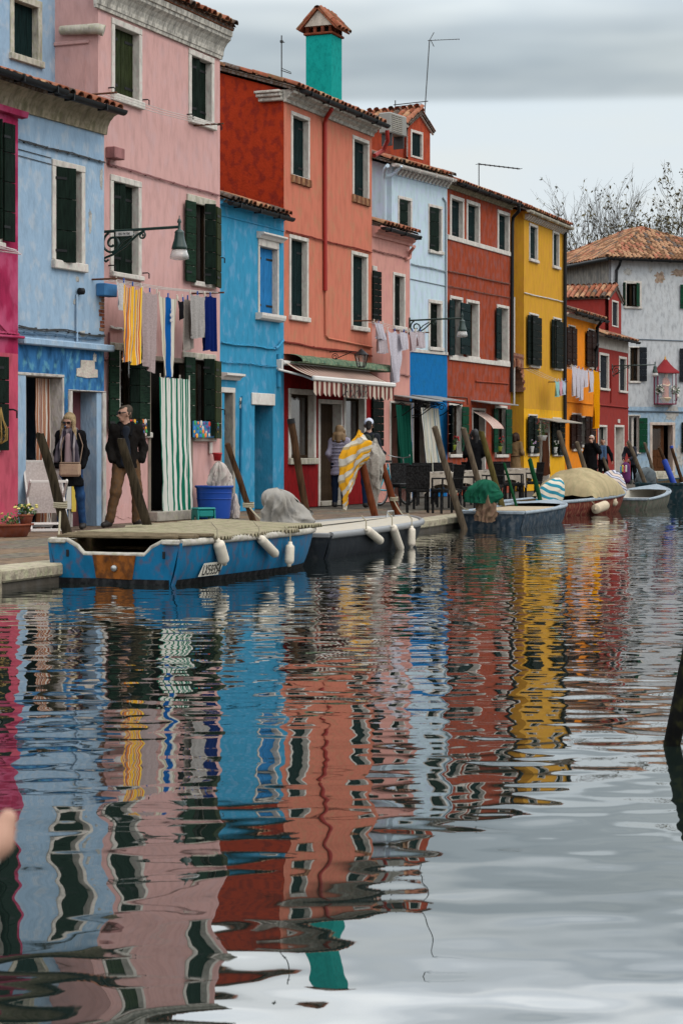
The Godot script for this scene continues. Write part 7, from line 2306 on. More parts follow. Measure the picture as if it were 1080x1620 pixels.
# ---------------------------------------------------------------- things on the paving
func quay_things() -> void:
	var p := ground(339, 821)
	var t := thing("blue_tub", "large blue plastic tub on the paving by the pink house", "tub", p, 0.3)
	var mb := Mb.new()
	mb.lathe([Vector2(0, 0), Vector2(0.245, 0), Vector2(0.26, 0.02), Vector2(0.29, 0.36), Vector2(0.3, 0.52), Vector2(0.325, 0.525), Vector2(0.325, 0.56), Vector2(0.3, 0.56), Vector2(0.28, 0.3), Vector2(0, 0.28)], 30)
	var tb := mat("tub_blue", ph(20, 66, 150), 0.45, 0.4)
	put(mb, "tub", tb, t)
	for y in [0.34, 0.44]:
		var rb := Mb.new()
		rb.lathe([Vector2(0.288 + y * 0.01, y - 0.008), Vector2(0.3 + y * 0.01, y), Vector2(0.29 + y * 0.01, y + 0.008)], 30)
		put(rb, "rib", tb, t)
	var bg := plaster("bag_white", ph(186, 178, 170), Color(0.4, 0.38, 0.36, 0.6), 1, 0.2, 0.75, 0.5, 1.8)
	lump("white_sack", "translucent white sack of rubbish standing in the blue tub", "sack", p + Vector3(0.08, 0.4, 0.0), Vector3(0.46, 0.56, 0.42), bg, {"seed": 51, "bump": 0.3, "crease": 0.28, "pleats": 9.0})
	lump("rubbish_bag", "small patterned rubbish bag on the paving behind the blue tub", "bag", ground(371, 820), Vector3(0.2, 0.42, 0.2), bg, {"seed": 57, "bump": 0.3, "crease": 0.2})
	# teal step stool
	var st := thing("teal_basket", "teal plastic stool basket beside the blue tub", "basket", ground(322, 823), 0.5)
	var s := Mb.new()
	s.bx(Vector3(-0.17, 0.17, -0.13), Vector3(0.17, 0.21, 0.13), 0.02)
	put(s, "top", mat("plastic_teal", ph(20, 124, 120), 0.45), st)
	for x in [-1, 1]:
		var sd := Mb.new()
		sd.prism(PackedVector2Array([Vector2(-0.14, 0), Vector2(-0.06, 0), Vector2(-0.04, 0.08), Vector2(0.04, 0.08), Vector2(0.06, 0), Vector2(0.14, 0), Vector2(0.12, 0.172), Vector2(-0.12, 0.172)]), -0.01, 0.01, Transform3D(Basis(Vector3.UP, PI / 2), Vector3(x * 0.15, 0, 0)))
		put(sd, "side", mats["plastic_teal"], st)
	var fr := Mb.new()
	fr.bx(Vector3(-0.14, 0.05, -0.12), Vector3(0.14, 0.168, 0.12), 0.02)
	put(fr, "bin", mats["plastic_teal"], st)
	# broom handle leaning by the curtain
	var br := thing("broom", "thin broom handle leaning beside the striped curtain", "broom", ground(316, 818), 0.0)
	var bh := Mb.new()
	bh.tube([Vector3(0, 0, 0), Vector3(-0.07, 0.62, -0.1)], 0.012, 6)
	put(bh, "handle", mats["frame"], br)
	var bb := Mb.new()
	bb.box(Vector3(0, 0.03, 0), Vector3(0.2, 0.07, 0.06), 0.01)
	put(bb, "brush", mats["dark_wood"], br)
	# white folding airer and deck chair in front of the first doorway
	var wm := mat("airer_white", ph(200, 192, 186), 0.5)
	var ai := thing("folding_chair", "white folding chair with canvas beside the magenta house", "folding chair", ground(70, 839), 0.35)
	for x in [-0.26, 0.26]:
		for q in [[Vector3(x, 0, 0.42), Vector3(x, 0.98, -0.22)], [Vector3(x, 0, -0.34), Vector3(x, 0.72, 0.34)]]:
			var l := Mb.new()
			l.box((q[0] + q[1]) / 2, Vector3(0.03, q[0].distance_to(q[1]), 0.045), 0.005, Basis(Vector3.RIGHT, atan2(q[1].z - q[0].z, q[1].y - q[0].y)))
			put(l, "leg", wm, ai)
	for q in [[0.02, 0.42], [0.05, -0.34], [0.98, -0.22], [0.7, 0.33]]:
		var c := Mb.new()
		c.box(Vector3(0, q[0], q[1]), Vector3(0.55, 0.04, 0.035), 0.005)
		put(c, "crossbar", wm, ai)
	var cv := Mb.new()
	cv.grid(6, 12, func(u: float, v: float): return Vector3(-0.25 + 0.5 * u, lerpf(0.97, 0.25, v) - 0.05 * sin(v * PI), lerpf(-0.2, 0.12, v) + 0.1 * sin(v * PI)))
	put(cv, "canvas", cloth("chair_canvas", ph(190, 176, 170)), ai)
	for k in 5:
		var sl := Mb.new()
		sl.box(Vector3(0, 0.1 + k * 0.002, 0.36 - k * 0.075), Vector3(0.5, 0.018, 0.05), 0.004)
		put(sl, "slat", wm, ai)
	var ar := thing("drying_rack", "white drying rack with red and grey clothes in the doorway", "drying rack", ground(44, 836), 0.5)
	for x in [-0.28, 0.28]:
		for q in [[Vector3(x, 0, 0.22), Vector3(x, 0.92, -0.16)], [Vector3(x, 0, -0.22), Vector3(x, 0.92, 0.16)]]:
			var l := Mb.new()
			l.tube([q[0], q[1]], 0.012, 6)
			put(l, "leg", wm, ar)
	for z in [-0.16, -0.05, 0.06, 0.16]:
		var l := Mb.new()
		l.tube([Vector3(-0.34, 0.92, z), Vector3(0.34, 0.92, z)], 0.008, 5)
		put(l, "rail", wm, ar)
	for q in [["red_cloth", "red cloth hanging on the white drying rack", ph(150, 28, 44), 0.02, 0.26, 0.52], ["grey_cloth", "grey checked cloth hanging on the white drying rack", ph(112, 112, 120), -0.32, -0.06, 0.72]]:
		var cl := thing(q[0], q[1], "laundry", ar.transform * Vector3(q[3], 0.925, 0.17), ar.rotation.y)
		var m2 := Mb.new()
		m2.grid(8, 10, func(u: float, v: float): return Vector3((q[4] - q[3]) * u, -q[5] * (1.0 - v), 0.02 * sin(u * 9.0) * (1.0 - v)))
		put(m2, "cloth", cloth("rack_" + q[0], q[2]), cl)
	# notice on the wall between the doors
	var nb := thing("paper_notice", "white and yellow papers fixed low beside the blue door", "paper", on(hB, hB.at(104, 806, 0.03)), hB.node.rotation.y)
	var nm := Mb.new()
	nm.bx(Vector3(0, 0, 0), Vector3(0.2, 0.42, 0.012), 0.003)
	put(nm, "paper", mat("paper_white", ph(196, 194, 188), 0.8), nb)
	var ny := Mb.new()
	ny.bx(Vector3(0.14, -0.04, 0.013), Vector3(0.26, 0.34, 0.02), 0.003)
	put(ny, "yellow_paper", mat("paper_yellow", ph(206, 178, 70), 0.8), nb)

func furniture() -> void:
	# a rattan chair, its copies, and tables under cloths
	var rat := plaster("rattan", lin(0.013, 0.012, 0.012), Color(0.05, 0.045, 0.04, 0.4), 1, 0.8, 0.6, 0.5, 3.0)
	var ch: Node3D = null
	var spots := [[660, 811, 37.2, PI, "black rattan chair with its back to the canal by the bicycle", 0], [706, 812, 37.4, -1.2, "black rattan armchair turned sideways under the leaning grey pole", 1], [738, 806, 39.0, 1.3, "black rattan armchair between the two leaning grey poles", 1],
		[772, 801, 41.4, -1.1, "black rattan armchair behind the green motor hood", 1], [812, 796, 43.6, 1.4, "black rattan armchair beside the thin green rod", 1], [838, 792, 45.5, -1.3, "black rattan armchair by the short green pole", 1],
		[672, 798, 42.5, 0.2, "black rattan chair facing the canal behind the first table", 0], [703, 795, 44.0, 0.1, "black rattan chair facing the canal behind the tall pole", 0], [748, 790, 46.5, 0.2, "black rattan chair before the dark-haired woman", 0], [796, 786, 49.5, 0.1, "black rattan chair before the trench coat woman", 0], [640, 800, 41.4, 0.4, "black rattan chair beside the bicycle's wheel", 0]]
	for s in spots:
		var g := ground(s[0], s[1])
		var t := thing("rattan_chair", s[4], "chair", g, s[3], "black chairs around the cafe tables")
		for x in [-0.19, 0.19]:
			for z in [-0.19, 0.19]:
				var l := Mb.new()
				l.bx(Vector3(x - 0.018, 0, z - 0.018), Vector3(x + 0.018, 0.42, z + 0.018), 0.004)
				put(l, "leg", rat, t)
		var st := Mb.new()
		st.bx(Vector3(-0.22, 0.38, -0.22), Vector3(0.22, 0.45, 0.22), 0.015)
		put(st, "seat", rat, t)
		var bk := Mb.new()
		bk.grid(10, 8, func(u: float, v: float): return Vector3(-0.22 + 0.44 * u, 0.45 + 0.42 * v, -0.2 - 0.05 * v - 0.02 * sin(u * PI)))
		bk.box(Vector3(0, 0.66, -0.235), Vector3(0.44, 0.42, 0.022), 0.006, Basis(Vector3.RIGHT, -0.12))
		bk.box(Vector3(0, 0.875, -0.262), Vector3(0.45, 0.035, 0.035), 0.008)
		put(bk, "backrest", rat, t)
		if s[5]:
			for x in [-0.23, 0.23]:
				var ar := Mb.new()
				ar.bx(Vector3(x - 0.018, 0.62, -0.22), Vector3(x + 0.018, 0.65, 0.2), 0.006)
				ar.bx(Vector3(x - 0.016, 0.42, 0.17), Vector3(x + 0.016, 0.62, 0.2), 0.004)
				put(ar, "armrest", rat, t)
		else:
			var cu := Mb.new()
			cu.bx(Vector3(-0.2, 0.452, -0.18), Vector3(0.2, 0.47, 0.2), 0.008)
			put(cu, "cushion", mat("cushion_grey", lin(0.05, 0.05, 0.05), 0.8), t)
	var tops := [[686, 806, "cafe table under a beige cloth beside the front chair"], [722, 803, "cafe table under a beige cloth behind the leaning grey pole"], [756, 798, "cafe table under a beige cloth beside the mossy pole"], [796, 793, "cafe table under a beige cloth near the thin green rod"], [822, 788, "cafe table under a beige cloth by the trench coat woman"]]
	var tc := cloth("table_cloth", ph(176, 164, 150), null, 0.15); var td := cloth("table_cloth_top", ph(196, 184, 172), null, 0.15)
	for s in tops:
		var g := ground(s[0], s[1])
		var t := thing("cafe_table", s[2], "table", g, 0.35, "cafe tables on the quay")
		for x in [-0.3, 0.3]:
			for z in [-0.3, 0.3]:
				var l := Mb.new()
				l.bx(Vector3(x - 0.02, 0, z - 0.02), Vector3(x + 0.02, 0.7, z + 0.02), 0.004)
				put(l, "leg", rat, t)
		var tp := Mb.new()
		tp.bx(Vector3(-0.36, 0.69, -0.36), Vector3(0.36, 0.715, 0.36), 0.006)
		put(tp, "tabletop", rat, t)
		var cb := thing("tablecloth", s[2].replace("cafe table under a beige cloth", "beige tablecloth on the cafe table"), "tablecloth", g, 0.35, "beige tablecloths")
		var cl := Mb.new()
		cl.bx(Vector3(-0.375, 0.718, -0.375), Vector3(0.375, 0.726, 0.375), 0.003)
		for k in 4:
			var b := Basis(Vector3.UP, PI / 2 * k)
			cl.grid(14, 6, func(u: float, v: float):
				var e := pow(absf(u * 2 - 1), 2.0)
				return b * Vector3(-0.378 + 0.756 * u, 0.722 - (0.22 + 0.2 * e) * (1.0 - v), 0.378 + (0.02 + 0.03 * sin(u * 16.0 + k)) * (1.0 - v)))
		put(cl, "cloth", tc, cb)
		var dm := Mb.new()
		dm.box(Vector3(0, 0.73, 0), Vector3(0.6, 0.004, 0.6), 0.0, Basis(Vector3.UP, PI / 4))
		for k in 4:
			var b := Basis(Vector3.UP, PI / 2 * k + PI / 4)
			dm.tri(b * Vector3(-0.2, 0.733, 0.39), b * Vector3(0.2, 0.733, 0.39), b * Vector3(0.0, 0.733, 0.2))
			dm.tri(b * Vector3(-0.14, 0.733, 0.4) , b * Vector3(0.0, 0.46, 0.545), b * Vector3(0.14, 0.733, 0.4))
		put(dm, "overcloth", td, cb)
	bicycle()

func bicycle() -> void:
	var g := ground(622, 799)
	var t := thing("bicycle", "turquoise bicycle parked behind the rusty pole", "bicycle", g, 0.95)
	var fm := mat("bike_teal", ph(60, 170, 190), 0.35); var rb := mat("rubber", lin(0.012, 0.012, 0.012), 0.8)
	for x in [-0.52, 0.52]:
		var w := node("wheel", Vector3(x, 0.33, 0), 0, t)
		var ring := func(R: float, r: float, m: Material, nm: String):
			var p := []
			for i in 33: p.append(Vector3(cos(TAU * i / 32.0) * R, sin(TAU * i / 32.0) * R, 0))
			var mb := Mb.new()
			mb.tube(p, r, 6, false)
			put(mb, nm, m, w)
		ring.call(0.32, 0.02, rb, "tyre"); ring.call(0.295, 0.012, mats["steel"], "rim")
		for k in 12:
			var s := Mb.new()
			s.tube([Vector3.ZERO, Vector3(cos(TAU * k / 12), sin(TAU * k / 12), 0) * 0.295], 0.002, 3)
			put(s, "spoke", mats["steel"], w)
	var A := Vector3(-0.52, 0.33, 0); var Bk := Vector3(-0.06, 0.3, 0); var S := Vector3(-0.2, 0.8, 0); var Hd := Vector3(0.38, 0.86, 0); var F := Vector3(0.52, 0.33, 0)
	var fr := Mb.new()
	for q in [[A, Bk], [A, S], [Bk, S + Vector3(-0.02, 0.08, 0)], [Bk, Hd + Vector3(0.02, -0.12, 0)], [Hd + Vector3(0.02, -0.1, 0), Bk.lerp(S, 0.45)], [Hd, F]]: fr.tube([q[0], q[1]], 0.018, 7)
	put(fr, "frame", fm, t)
	var hb := Mb.new()
	hb.tube([Vector3(0.2, 1.06, -0.28), Vector3(0.34, 1.02, -0.2), Vector3(0.36, 1.0, 0), Vector3(0.34, 1.02, 0.2), Vector3(0.2, 1.06, 0.28)], 0.012, 6)
	hb.tube([Hd, Vector3(0.36, 1.0, 0)], 0.013, 6)
	put(hb, "handlebar", mats["steel"], t)
	var sd := Mb.new()
	sd.prism(PackedVector2Array([Vector2(-0.14, -0.09), Vector2(-0.14, 0.09), Vector2(0.02, 0.04), Vector2(0.14, 0.02), Vector2(0.14, -0.02), Vector2(0.02, -0.04)]), 0, 0.05, Transform3D(Basis(Vector3.RIGHT, -PI / 2), Vector3(-0.22, 0.9, 0)))
	put(sd, "saddle", rb, t)
	for x in [-0.52, 0.52]:
		var p := []
		for i in 13:
			var an := lerpf(0.2, PI - 0.2 if x > 0 else PI + 0.1, i / 12.0)
			p.append(Vector3(x + cos(an) * 0.36, 0.33 + sin(an) * 0.36, 0))
		var mg := Mb.new()
		mg.tube(p, 0.022, 5)
		put(mg, "mudguard", mats["bar_white"], t)
	var ck := Mb.new()
	ck.lathe([Vector2(0, -0.008), Vector2(0.09, -0.008), Vector2(0.09, 0.008), Vector2(0, 0.008)], 20, Transform3D(Basis(Vector3.RIGHT, PI / 2), Bk))
	ck.tube([Bk, Bk + Vector3(0.1, -0.13, 0.06)], 0.009, 5)
	put(ck, "crank", mats["steel"], t)

# ---------------------------------------------------------------- the shrine on the far house
func shrine() -> void:
	var H := hL
	var a := H.at(1033, 640, 0.0)
	var t := thing("wall_shrine", "wall shrine with a red pointed roof on the grey-blue house", "shrine", on(H, a), H.node.rotation.y)
	var w := H.at(1063, 640, 0.0).x - a.x
	var hgt := H.at(1033, 588, 0.0).y - a.y
	var mg := mat("shrine_magenta", ph(112, 30, 58), 0.6)
	var bk := Mb.new()
	bk.bx(Vector3(0.02, 0.02, 0.01), Vector3(w - 0.02, hgt, 0.03))
	put(bk, "back_panel", mat("shrine_grey", ph(140, 144, 152), 0.8), t)
	for x in [0.0, w - 0.045]:
		for z in [0.0, 0.3]:
			var p := Mb.new()
			p.bx(Vector3(x, 0, z), Vector3(x + 0.045, hgt, z + 0.04), 0.006)
			put(p, "post", mg, t)
	var bs := Mb.new()
	bs.bx(Vector3(0, 0, 0.0), Vector3(w, 0.05, 0.34), 0.006)
	put(bs, "base", mg, t)
	var gl := Mb.new()
	gl.bx(Vector3(0.05, 0.05, 0.33), Vector3(w - 0.05, hgt, 0.335))
	put(gl, "glass_front", glass("shrine_glass", Color(0.8, 0.85, 0.9, 0.06)), t)
	var rf := Mb.new()
	var c := Vector3(w / 2, hgt, 0.18)
	rf.lathe([Vector2(w * 0.74, -0.08), Vector2(w * 0.76, 0.0), Vector2(w * 0.5, 0.14), Vector2(w * 0.3, 0.3), Vector2(w * 0.1, 0.5), Vector2(0, 0.58)], 4, Transform3D(Basis(Vector3.UP, PI / 4).scaled(Vector3(1, 1, 0.7)), c))
	put(rf, "roof", mat("shrine_red", ph(126, 24, 30), 0.7), t)
	var tr := Mb.new()
	tr.bx(Vector3(-0.02, hgt - 0.06, 0.36), Vector3(w + 0.02, hgt - 0.01, 0.4), 0.006)
	tr.lathe([Vector2(0.05, 0.5), Vector2(0.03, 0.6), Vector2(0, 0.68)], 8, Transform3D(Basis(), c))
	put(tr, "gold_trim", mat("shrine_gold", ph(190, 140, 40), 0.4), t)
	var st := thing("statue", "robed figure standing in the wall shrine", "statue", on(H, a + Vector3(w * 0.52, 0.28, 0.18)), H.node.rotation.y)
	var pd := Mb.new()
	pd.lathe([Vector2(0, -0.22), Vector2(0.12, -0.22), Vector2(0.2, -0.05), Vector2(0.24, -0.02), Vector2(0.24, 0.02), Vector2(0, 0.02)], 14)
	put(pd, "pedestal", mat("statue_cream", ph(206, 184, 152), 0.7), st)
	put(blob([[Vector3(0, 0.05, 0), Vector3(0, 0.5, 0), 0.15, 0.13], [Vector3(0, 0.5, 0), Vector3(0, 0.8, 0), 0.12, 0.1], [Vector3(-0.1, 0.78, 0), Vector3(-0.16, 0.56, 0.06), 0.05, 0.045], [Vector3(0.1, 0.78, 0), Vector3(0.16, 0.58, 0.06), 0.05, 0.045]], 0.03, 0.05), "robe", mat("statue_rose", ph(186, 118, 96), 0.8), st)
	put(blob([[Vector3(-0.16, 0.56, 0.06), Vector3(-0.02, 0.52, 0.15), 0.04, 0.03], [Vector3(0.16, 0.58, 0.06), Vector3(0.04, 0.52, 0.15), 0.04, 0.03], [Vector3(0.02, 0.84, 0), Vector3(0.03, 1.0, 0.02), 0.045, 0.075]], 0.025, 0.03), "figure", mat("statue_skin", ph(220, 190, 160), 0.7), st)
	put(blob([[Vector3(0.0, 1.03, -0.02), Vector3(-0.02, 0.88, -0.05), 0.08, 0.06]], 0.025, 0.03), "veil", mat("statue_hair", ph(110, 70, 50), 0.8), st)
	var g := RandomNumberGenerator.new(); g.seed = 3
	for q in [[0.1, 0.62, "white flowers heaped at the statue's feet in the shrine"], [0.9, 0.62, "white flowers beside the shrine's round lamp"]]:
		var fl := thing("shrine_flowers", q[2], "flowers", on(H, a + Vector3(w * q[0], q[1], 0.36)), H.node.rotation.y)
		var lf := Mb.new()
		leafy(lf, Vector3.ZERO, Vector3(0.22, 0.24, 0.1), 120, 0.05, g)
		stuff(put(lf, "foliage", mats["leaf_green"], fl))
		var wf := Mb.new()
		leafy(wf, Vector3(0, 0, 0.04), Vector3(0.22, 0.24, 0.12), 60, 0.045, g)
		stuff(put(wf, "blossoms", mat("petal_white", ph(214, 206, 196), 0.8), fl))
	var lp := thing("globe_lamp", "small white globe lamp beside the wall shrine", "lamp", on(H, H.at(1066, 633, 0.0)), H.node.rotation.y)
	var lb := Mb.new()
	lb.tube([Vector3(0, 0, 0), Vector3(0.0, -0.02, 0.2), Vector3(0, 0.08, 0.22)], 0.018, 6)
	put(lb, "bracket", mats["iron"], lp)
	var gb := Mb.new()
	gb.lathe([Vector2(0, 0.08), Vector2(0.07, 0.1), Vector2(0.1, 0.17), Vector2(0.07, 0.24), Vector2(0, 0.27)], 14, Transform3D(Basis(), Vector3(0, 0, 0.22)))
	put(gb, "globe", mats["petal_white"], lp)

# ---------------------------------------------------------------- trees and aerials behind the roofs
func tree(label: String, X: float, Yt: float, d: float, spread: float, leaves: float, sd: int) -> void:
	var base := Vector3((X - 540.0) / FP * d, QUAY, -d)
	var top := deep(X, Yt, d).y - QUAY
	var t := thing("bare_tree", label, "tree", base, 0.0, "thinly leaved trees behind the grey-blue house")
	var g := RandomNumberGenerator.new(); g.seed = sd
	var trunk := Mb.new(); var twigs := Mb.new(); var lf := Mb.new()
	var stems := 3
	var queue := []
	for s in stems:
		queue.append([Vector3(g.randf_range(-0.3, 0.3), 0, g.randf_range(-0.3, 0.3)), Vector3(g.randf_range(-0.22, 0.22) * spread, 1, g.randf_range(-0.2, 0.2)).normalized(), top * g.randf_range(0.46, 0.56), 0.09, 0])
	while queue.size():
		var b: Array = queue.pop_front()
		var p: Vector3 = b[0]; var dir: Vector3 = b[1]; var L: float = b[2]; var r: float = b[3]; var lv: int = b[4]
		var pts := [p]; var rad := [r]
		for i in 4:
			dir = (dir + Vector3(g.randf_range(-0.13, 0.13), 0.06, g.randf_range(-0.13, 0.13))).normalized()
			p += dir * L / 4
			pts.append(p); rad.append(r * (1.0 - 0.13 * (i + 1)))
			if lv < 4 and i >= 1:
				for c in (2 if lv < 3 else 1):
					var an := g.randf() * TAU
					var side := dir.cross(Vector3(cos(an), 0.2, sin(an))).normalized()
					queue.append([p, (dir * 0.85 + side * (g.randf_range(0.3, 0.6) if lv > 0 else g.randf_range(0.15, 0.35))).normalized(), L * g.randf_range(0.42, 0.6), maxf(r * 0.5, 0.0075), lv + 1])
		(trunk if lv < 2 else twigs).tube(pts, rad, 6 if lv < 2 else 3, false)
		if lv >= 3 and g.randf() < leaves:
			for k in 3:
				var q: Vector3 = pts[2 + k % 3] + Vector3(g.randf_range(-1, 1), g.randf_range(-1, 0.6), g.randf_range(-1, 1)) * 0.16
				leafy(lf, q, Vector3(0.04, 0.04, 0.04), 1, 0.12, g)
	var tk := put(trunk, "trunk", wood("bark", lin(0.15, 0.13, 0.11), Vector3(3, 0.5, 3), 0.5, 0.9), t)
	stuff(put(twigs, "crown", mats["bark"], t))
	if lf.v.size(): stuff(put(lf, "leaves", mat("leaf_autumn", lin(0.075, 0.06, 0.022), 0.8), t))
func background() -> void:
	tree("tallest bare tree behind the roofs, nearly leafless", 952, 292, 108, 0.2, 0.1, 3)
	tree("thinly leaved tree behind the hip of the grey-blue roof", 996, 302, 110, 0.25, 0.5, 8)
	tree("small leafy tree showing over the right slope of the grey-blue roof", 1044, 318, 110, 0.25, 0.7, 14)
	# aerial over the ice blue house
	var m: Material = mats["wire_grey"]
	var p := deep(671, 168, 53.5)
	var t := thing("tall_aerial", "tall aerial mast on the red dormer's roof", "aerial", p)
	var mb := Mb.new()
	var top := deep(679, 63, 53.5) - p
	mb.tube([Vector3(0, -0.3, 0), top], 0.014, 5)
	put(mb, "mast", m, t)
	var bm := Mb.new()
	bm.tube([top + Vector3(-0.05, -0.02, 0), top + Vector3(0.8, 0.0, 0.1)], 0.009, 4)
	put(bm, "boom", m, t)
	for k in 9:
		var e := Mb.new()
		var q := top + Vector3(0.15 + k * 0.08, 0, 0.02)
		e.tube([q + Vector3(0, 0.02, -0.12), q + Vector3(0, -0.02, 0.12)], 0.006, 3)
		put(e, "element", m, t)
	var rf := Mb.new()
	rf.tube([top + Vector3(0.12, 0.2, 0), top + Vector3(0.02, 0.02, 0), top + Vector3(0.12, -0.18, 0)], 0.01, 4)
	put(rf, "reflector", m, t)
	var p2 := deep(625, 172, 52.5)
	var t2 := thing("low_aerial", "low flat aerial lying above the red dormer's ridge", "aerial", p2)
	var m2 := Mb.new()
	m2.tube([Vector3(0, -0.3, 0), Vector3(0, 0.22, 0)], 0.014, 5)
	put(m2, "mast", m, t2)
	var b2 := Mb.new()
	b2.tube([Vector3(-0.05, 0.1, 0), Vector3(0.86, 0.2, 0)], 0.013, 4)
	b2.tube([Vector3(0.05, 0.06, 0), Vector3(0.7, 0.13, 0)], 0.01, 4)
	put(b2, "boom", m, t2)

func lamps() -> void:
	street_lamp(hC, "green street lamp on a scrolled bracket between the pale blue and pink houses", 160, 367, 283, 358, 1.15, true)
	street_lamp(hF, "green street lamp on a scrolled bracket beside the white washing", 647, 507, 729, 506, 1.0)
	street_lamp(hK, "green street lamp reaching in front of the wall shrine", 967, 579, 1034, 578, 1.0)
	lantern()
# ---------------------------------------------------------------- soft bodies: joined capsules meshed as surface nets
func blob(bones: Array, cell: float, k: float, cut := -1e9, cut_top := 1e9) -> Mb:   # bone: [a, b, ra, rb, flatten z]
	var lo := Vector3(1e9, 1e9, 1e9); var hi := -lo
	for b in bones:
		var r: float = maxf(b[2], b[3])
		for e in [b[0], b[1]]:
			lo = lo.min(e - Vector3(r, r, r)); hi = hi.max(e + Vector3(r, r, r))
	lo -= Vector3.ONE * (cell * 2.0 + k * 0.3); hi += Vector3.ONE * (cell * 2.0 + k * 0.3)
	var nx := int((hi.x - lo.x) / cell) + 2; var ny := int((hi.y - lo.y) / cell) + 2; var nz := int((hi.z - lo.z) / cell) + 2
	var f := PackedFloat32Array()
	f.resize(nx * ny * nz); f.fill(1.0)
	for b in bones:
		var a: Vector3 = b[0]; var e: Vector3 = b[1]; var ra: float = b[2]; var rb: float = b[3]
		var fz: float = b[4] if b.size() > 4 else 1.0
		var r := maxf(ra, rb) + k + cell * 2.5
		var m0 := (a.min(e) - Vector3(r, r, r) - lo) / cell; var m1 := (a.max(e) + Vector3(r, r, r) - lo) / cell
		var ab := e - a
		ab.z *= fz
		var dd := maxf(ab.dot(ab), 1e-8)
		for iz in range(maxi(0, int(m0.z)), mini(nz, int(m1.z) + 2)):
			for iy in range(maxi(0, int(m0.y)), mini(ny, int(m1.y) + 2)):
				var at := (iz * ny + iy) * nx
				for ix in range(maxi(0, int(m0.x)), mini(nx, int(m1.x) + 2)):
					var p := Vector3(lo.x + ix * cell - a.x, lo.y + iy * cell - a.y, (lo.z + iz * cell - a.z) * fz)
					var h := clampf(p.dot(ab) / dd, 0.0, 1.0)
					var d := (p - ab * h).length() - lerpf(ra, rb, h)
					var o := f[at + ix]
					var s := maxf(k - absf(o - d), 0.0) / k
					f[at + ix] = minf(o, d) - s * s * k * 0.25
	if cut > -1e8 or cut_top < 1e8:
		for iz in nz:
			for iy in ny:
				var y := lo.y + iy * cell
				var c := maxf(cut - y, y - cut_top)
				if c > -cell * 3:
					for ix in nx:
						var i := (iz * ny + iy) * nx + ix
						f[i] = maxf(f[i], c)
	var mb := Mb.new()
	var idx := PackedInt32Array()
	idx.resize(nx * ny * nz); idx.fill(-1)
	var sx := 1; var sy := nx; var sz := nx * ny
	for iz in nz - 1:
		for iy in ny - 1:
			for ix in nx - 1:
				var i := iz * sz + iy * sy + ix
				var v0 := f[i]; var v1 := f[i + 1]; var v2 := f[i + sy]; var v3 := f[i + sy + 1]
				var v4 := f[i + sz]; var v5 := f[i + sz + 1]; var v6 := f[i + sz + sy]; var v7 := f[i + sz + sy + 1]
				var mn := minf(minf(minf(v0, v1), minf(v2, v3)), minf(minf(v4, v5), minf(v6, v7)))
				if mn >= 0.0: continue
				var mx := maxf(maxf(maxf(v0, v1), maxf(v2, v3)), maxf(maxf(v4, v5), maxf(v6, v7)))
				if mx < 0.0: continue
				var s := Vector3(); var c := 0
				if (v0 < 0) != (v1 < 0): s += Vector3(v0 / (v0 - v1), 0, 0); c += 1
				if (v2 < 0) != (v3 < 0): s += Vector3(v2 / (v2 - v3), 1, 0); c += 1
				if (v4 < 0) != (v5 < 0): s += Vector3(v4 / (v4 - v5), 0, 1); c += 1
				if (v6 < 0) != (v7 < 0): s += Vector3(v6 / (v6 - v7), 1, 1); c += 1
				if (v0 < 0) != (v2 < 0): s += Vector3(0, v0 / (v0 - v2), 0); c += 1
				if (v1 < 0) != (v3 < 0): s += Vector3(1, v1 / (v1 - v3), 0); c += 1
				if (v4 < 0) != (v6 < 0): s += Vector3(0, v4 / (v4 - v6), 1); c += 1
				if (v5 < 0) != (v7 < 0): s += Vector3(1, v5 / (v5 - v7), 1); c += 1
				if (v0 < 0) != (v4 < 0): s += Vector3(0, 0, v0 / (v0 - v4)); c += 1
				if (v1 < 0) != (v5 < 0): s += Vector3(1, 0, v1 / (v1 - v5)); c += 1
				if (v2 < 0) != (v6 < 0): s += Vector3(0, 1, v2 / (v2 - v6)); c += 1
				if (v3 < 0) != (v7 < 0): s += Vector3(1, 1, v3 / (v3 - v7)); c += 1
				if c == 0: continue
				idx[i] = mb.v.size()
				mb.v.append(lo + (Vector3(ix, iy, iz) + s / c) * cell)
				mb.n.append(Vector3((v1 + v3 + v5 + v7) - (v0 + v2 + v4 + v6), (v2 + v3 + v6 + v7) - (v0 + v1 + v4 + v5), (v4 + v5 + v6 + v7) - (v0 + v1 + v2 + v3)).normalized())
				mb.t.append(Vector2.ZERO)
	for iz in range(1, nz - 1):
		for iy in range(1, ny - 1):
			for ix in range(1, nx - 1):
				var i := iz * sz + iy * sy + ix
				var v := f[i] < 0
				for q in 3:
					var st: int = [sx, sy, sz][q]
					if v == (f[i + st] < 0): continue
					var s1: int = [sy, sz, sx][q]; var s2: int = [sz, sx, sy][q]
					var a := idx[i - s1 - s2]; var b := idx[i - s2]; var c := idx[i]; var d := idx[i - s1]
					if a < 0 or b < 0 or c < 0 or d < 0: continue
					if v: mb.ix.append_array([a, c, b, a, d, c])
					else: mb.ix.append_array([a, b, c, a, c, d])
	return mb
func join(a: Mb, b: Mb) -> Mb:
	var k := a.v.size()
	a.v.append_array(b.v); a.n.append_array(b.n); a.t.append_array(b.t)
	for i in b.ix: a.ix.append(i + k)
	return a
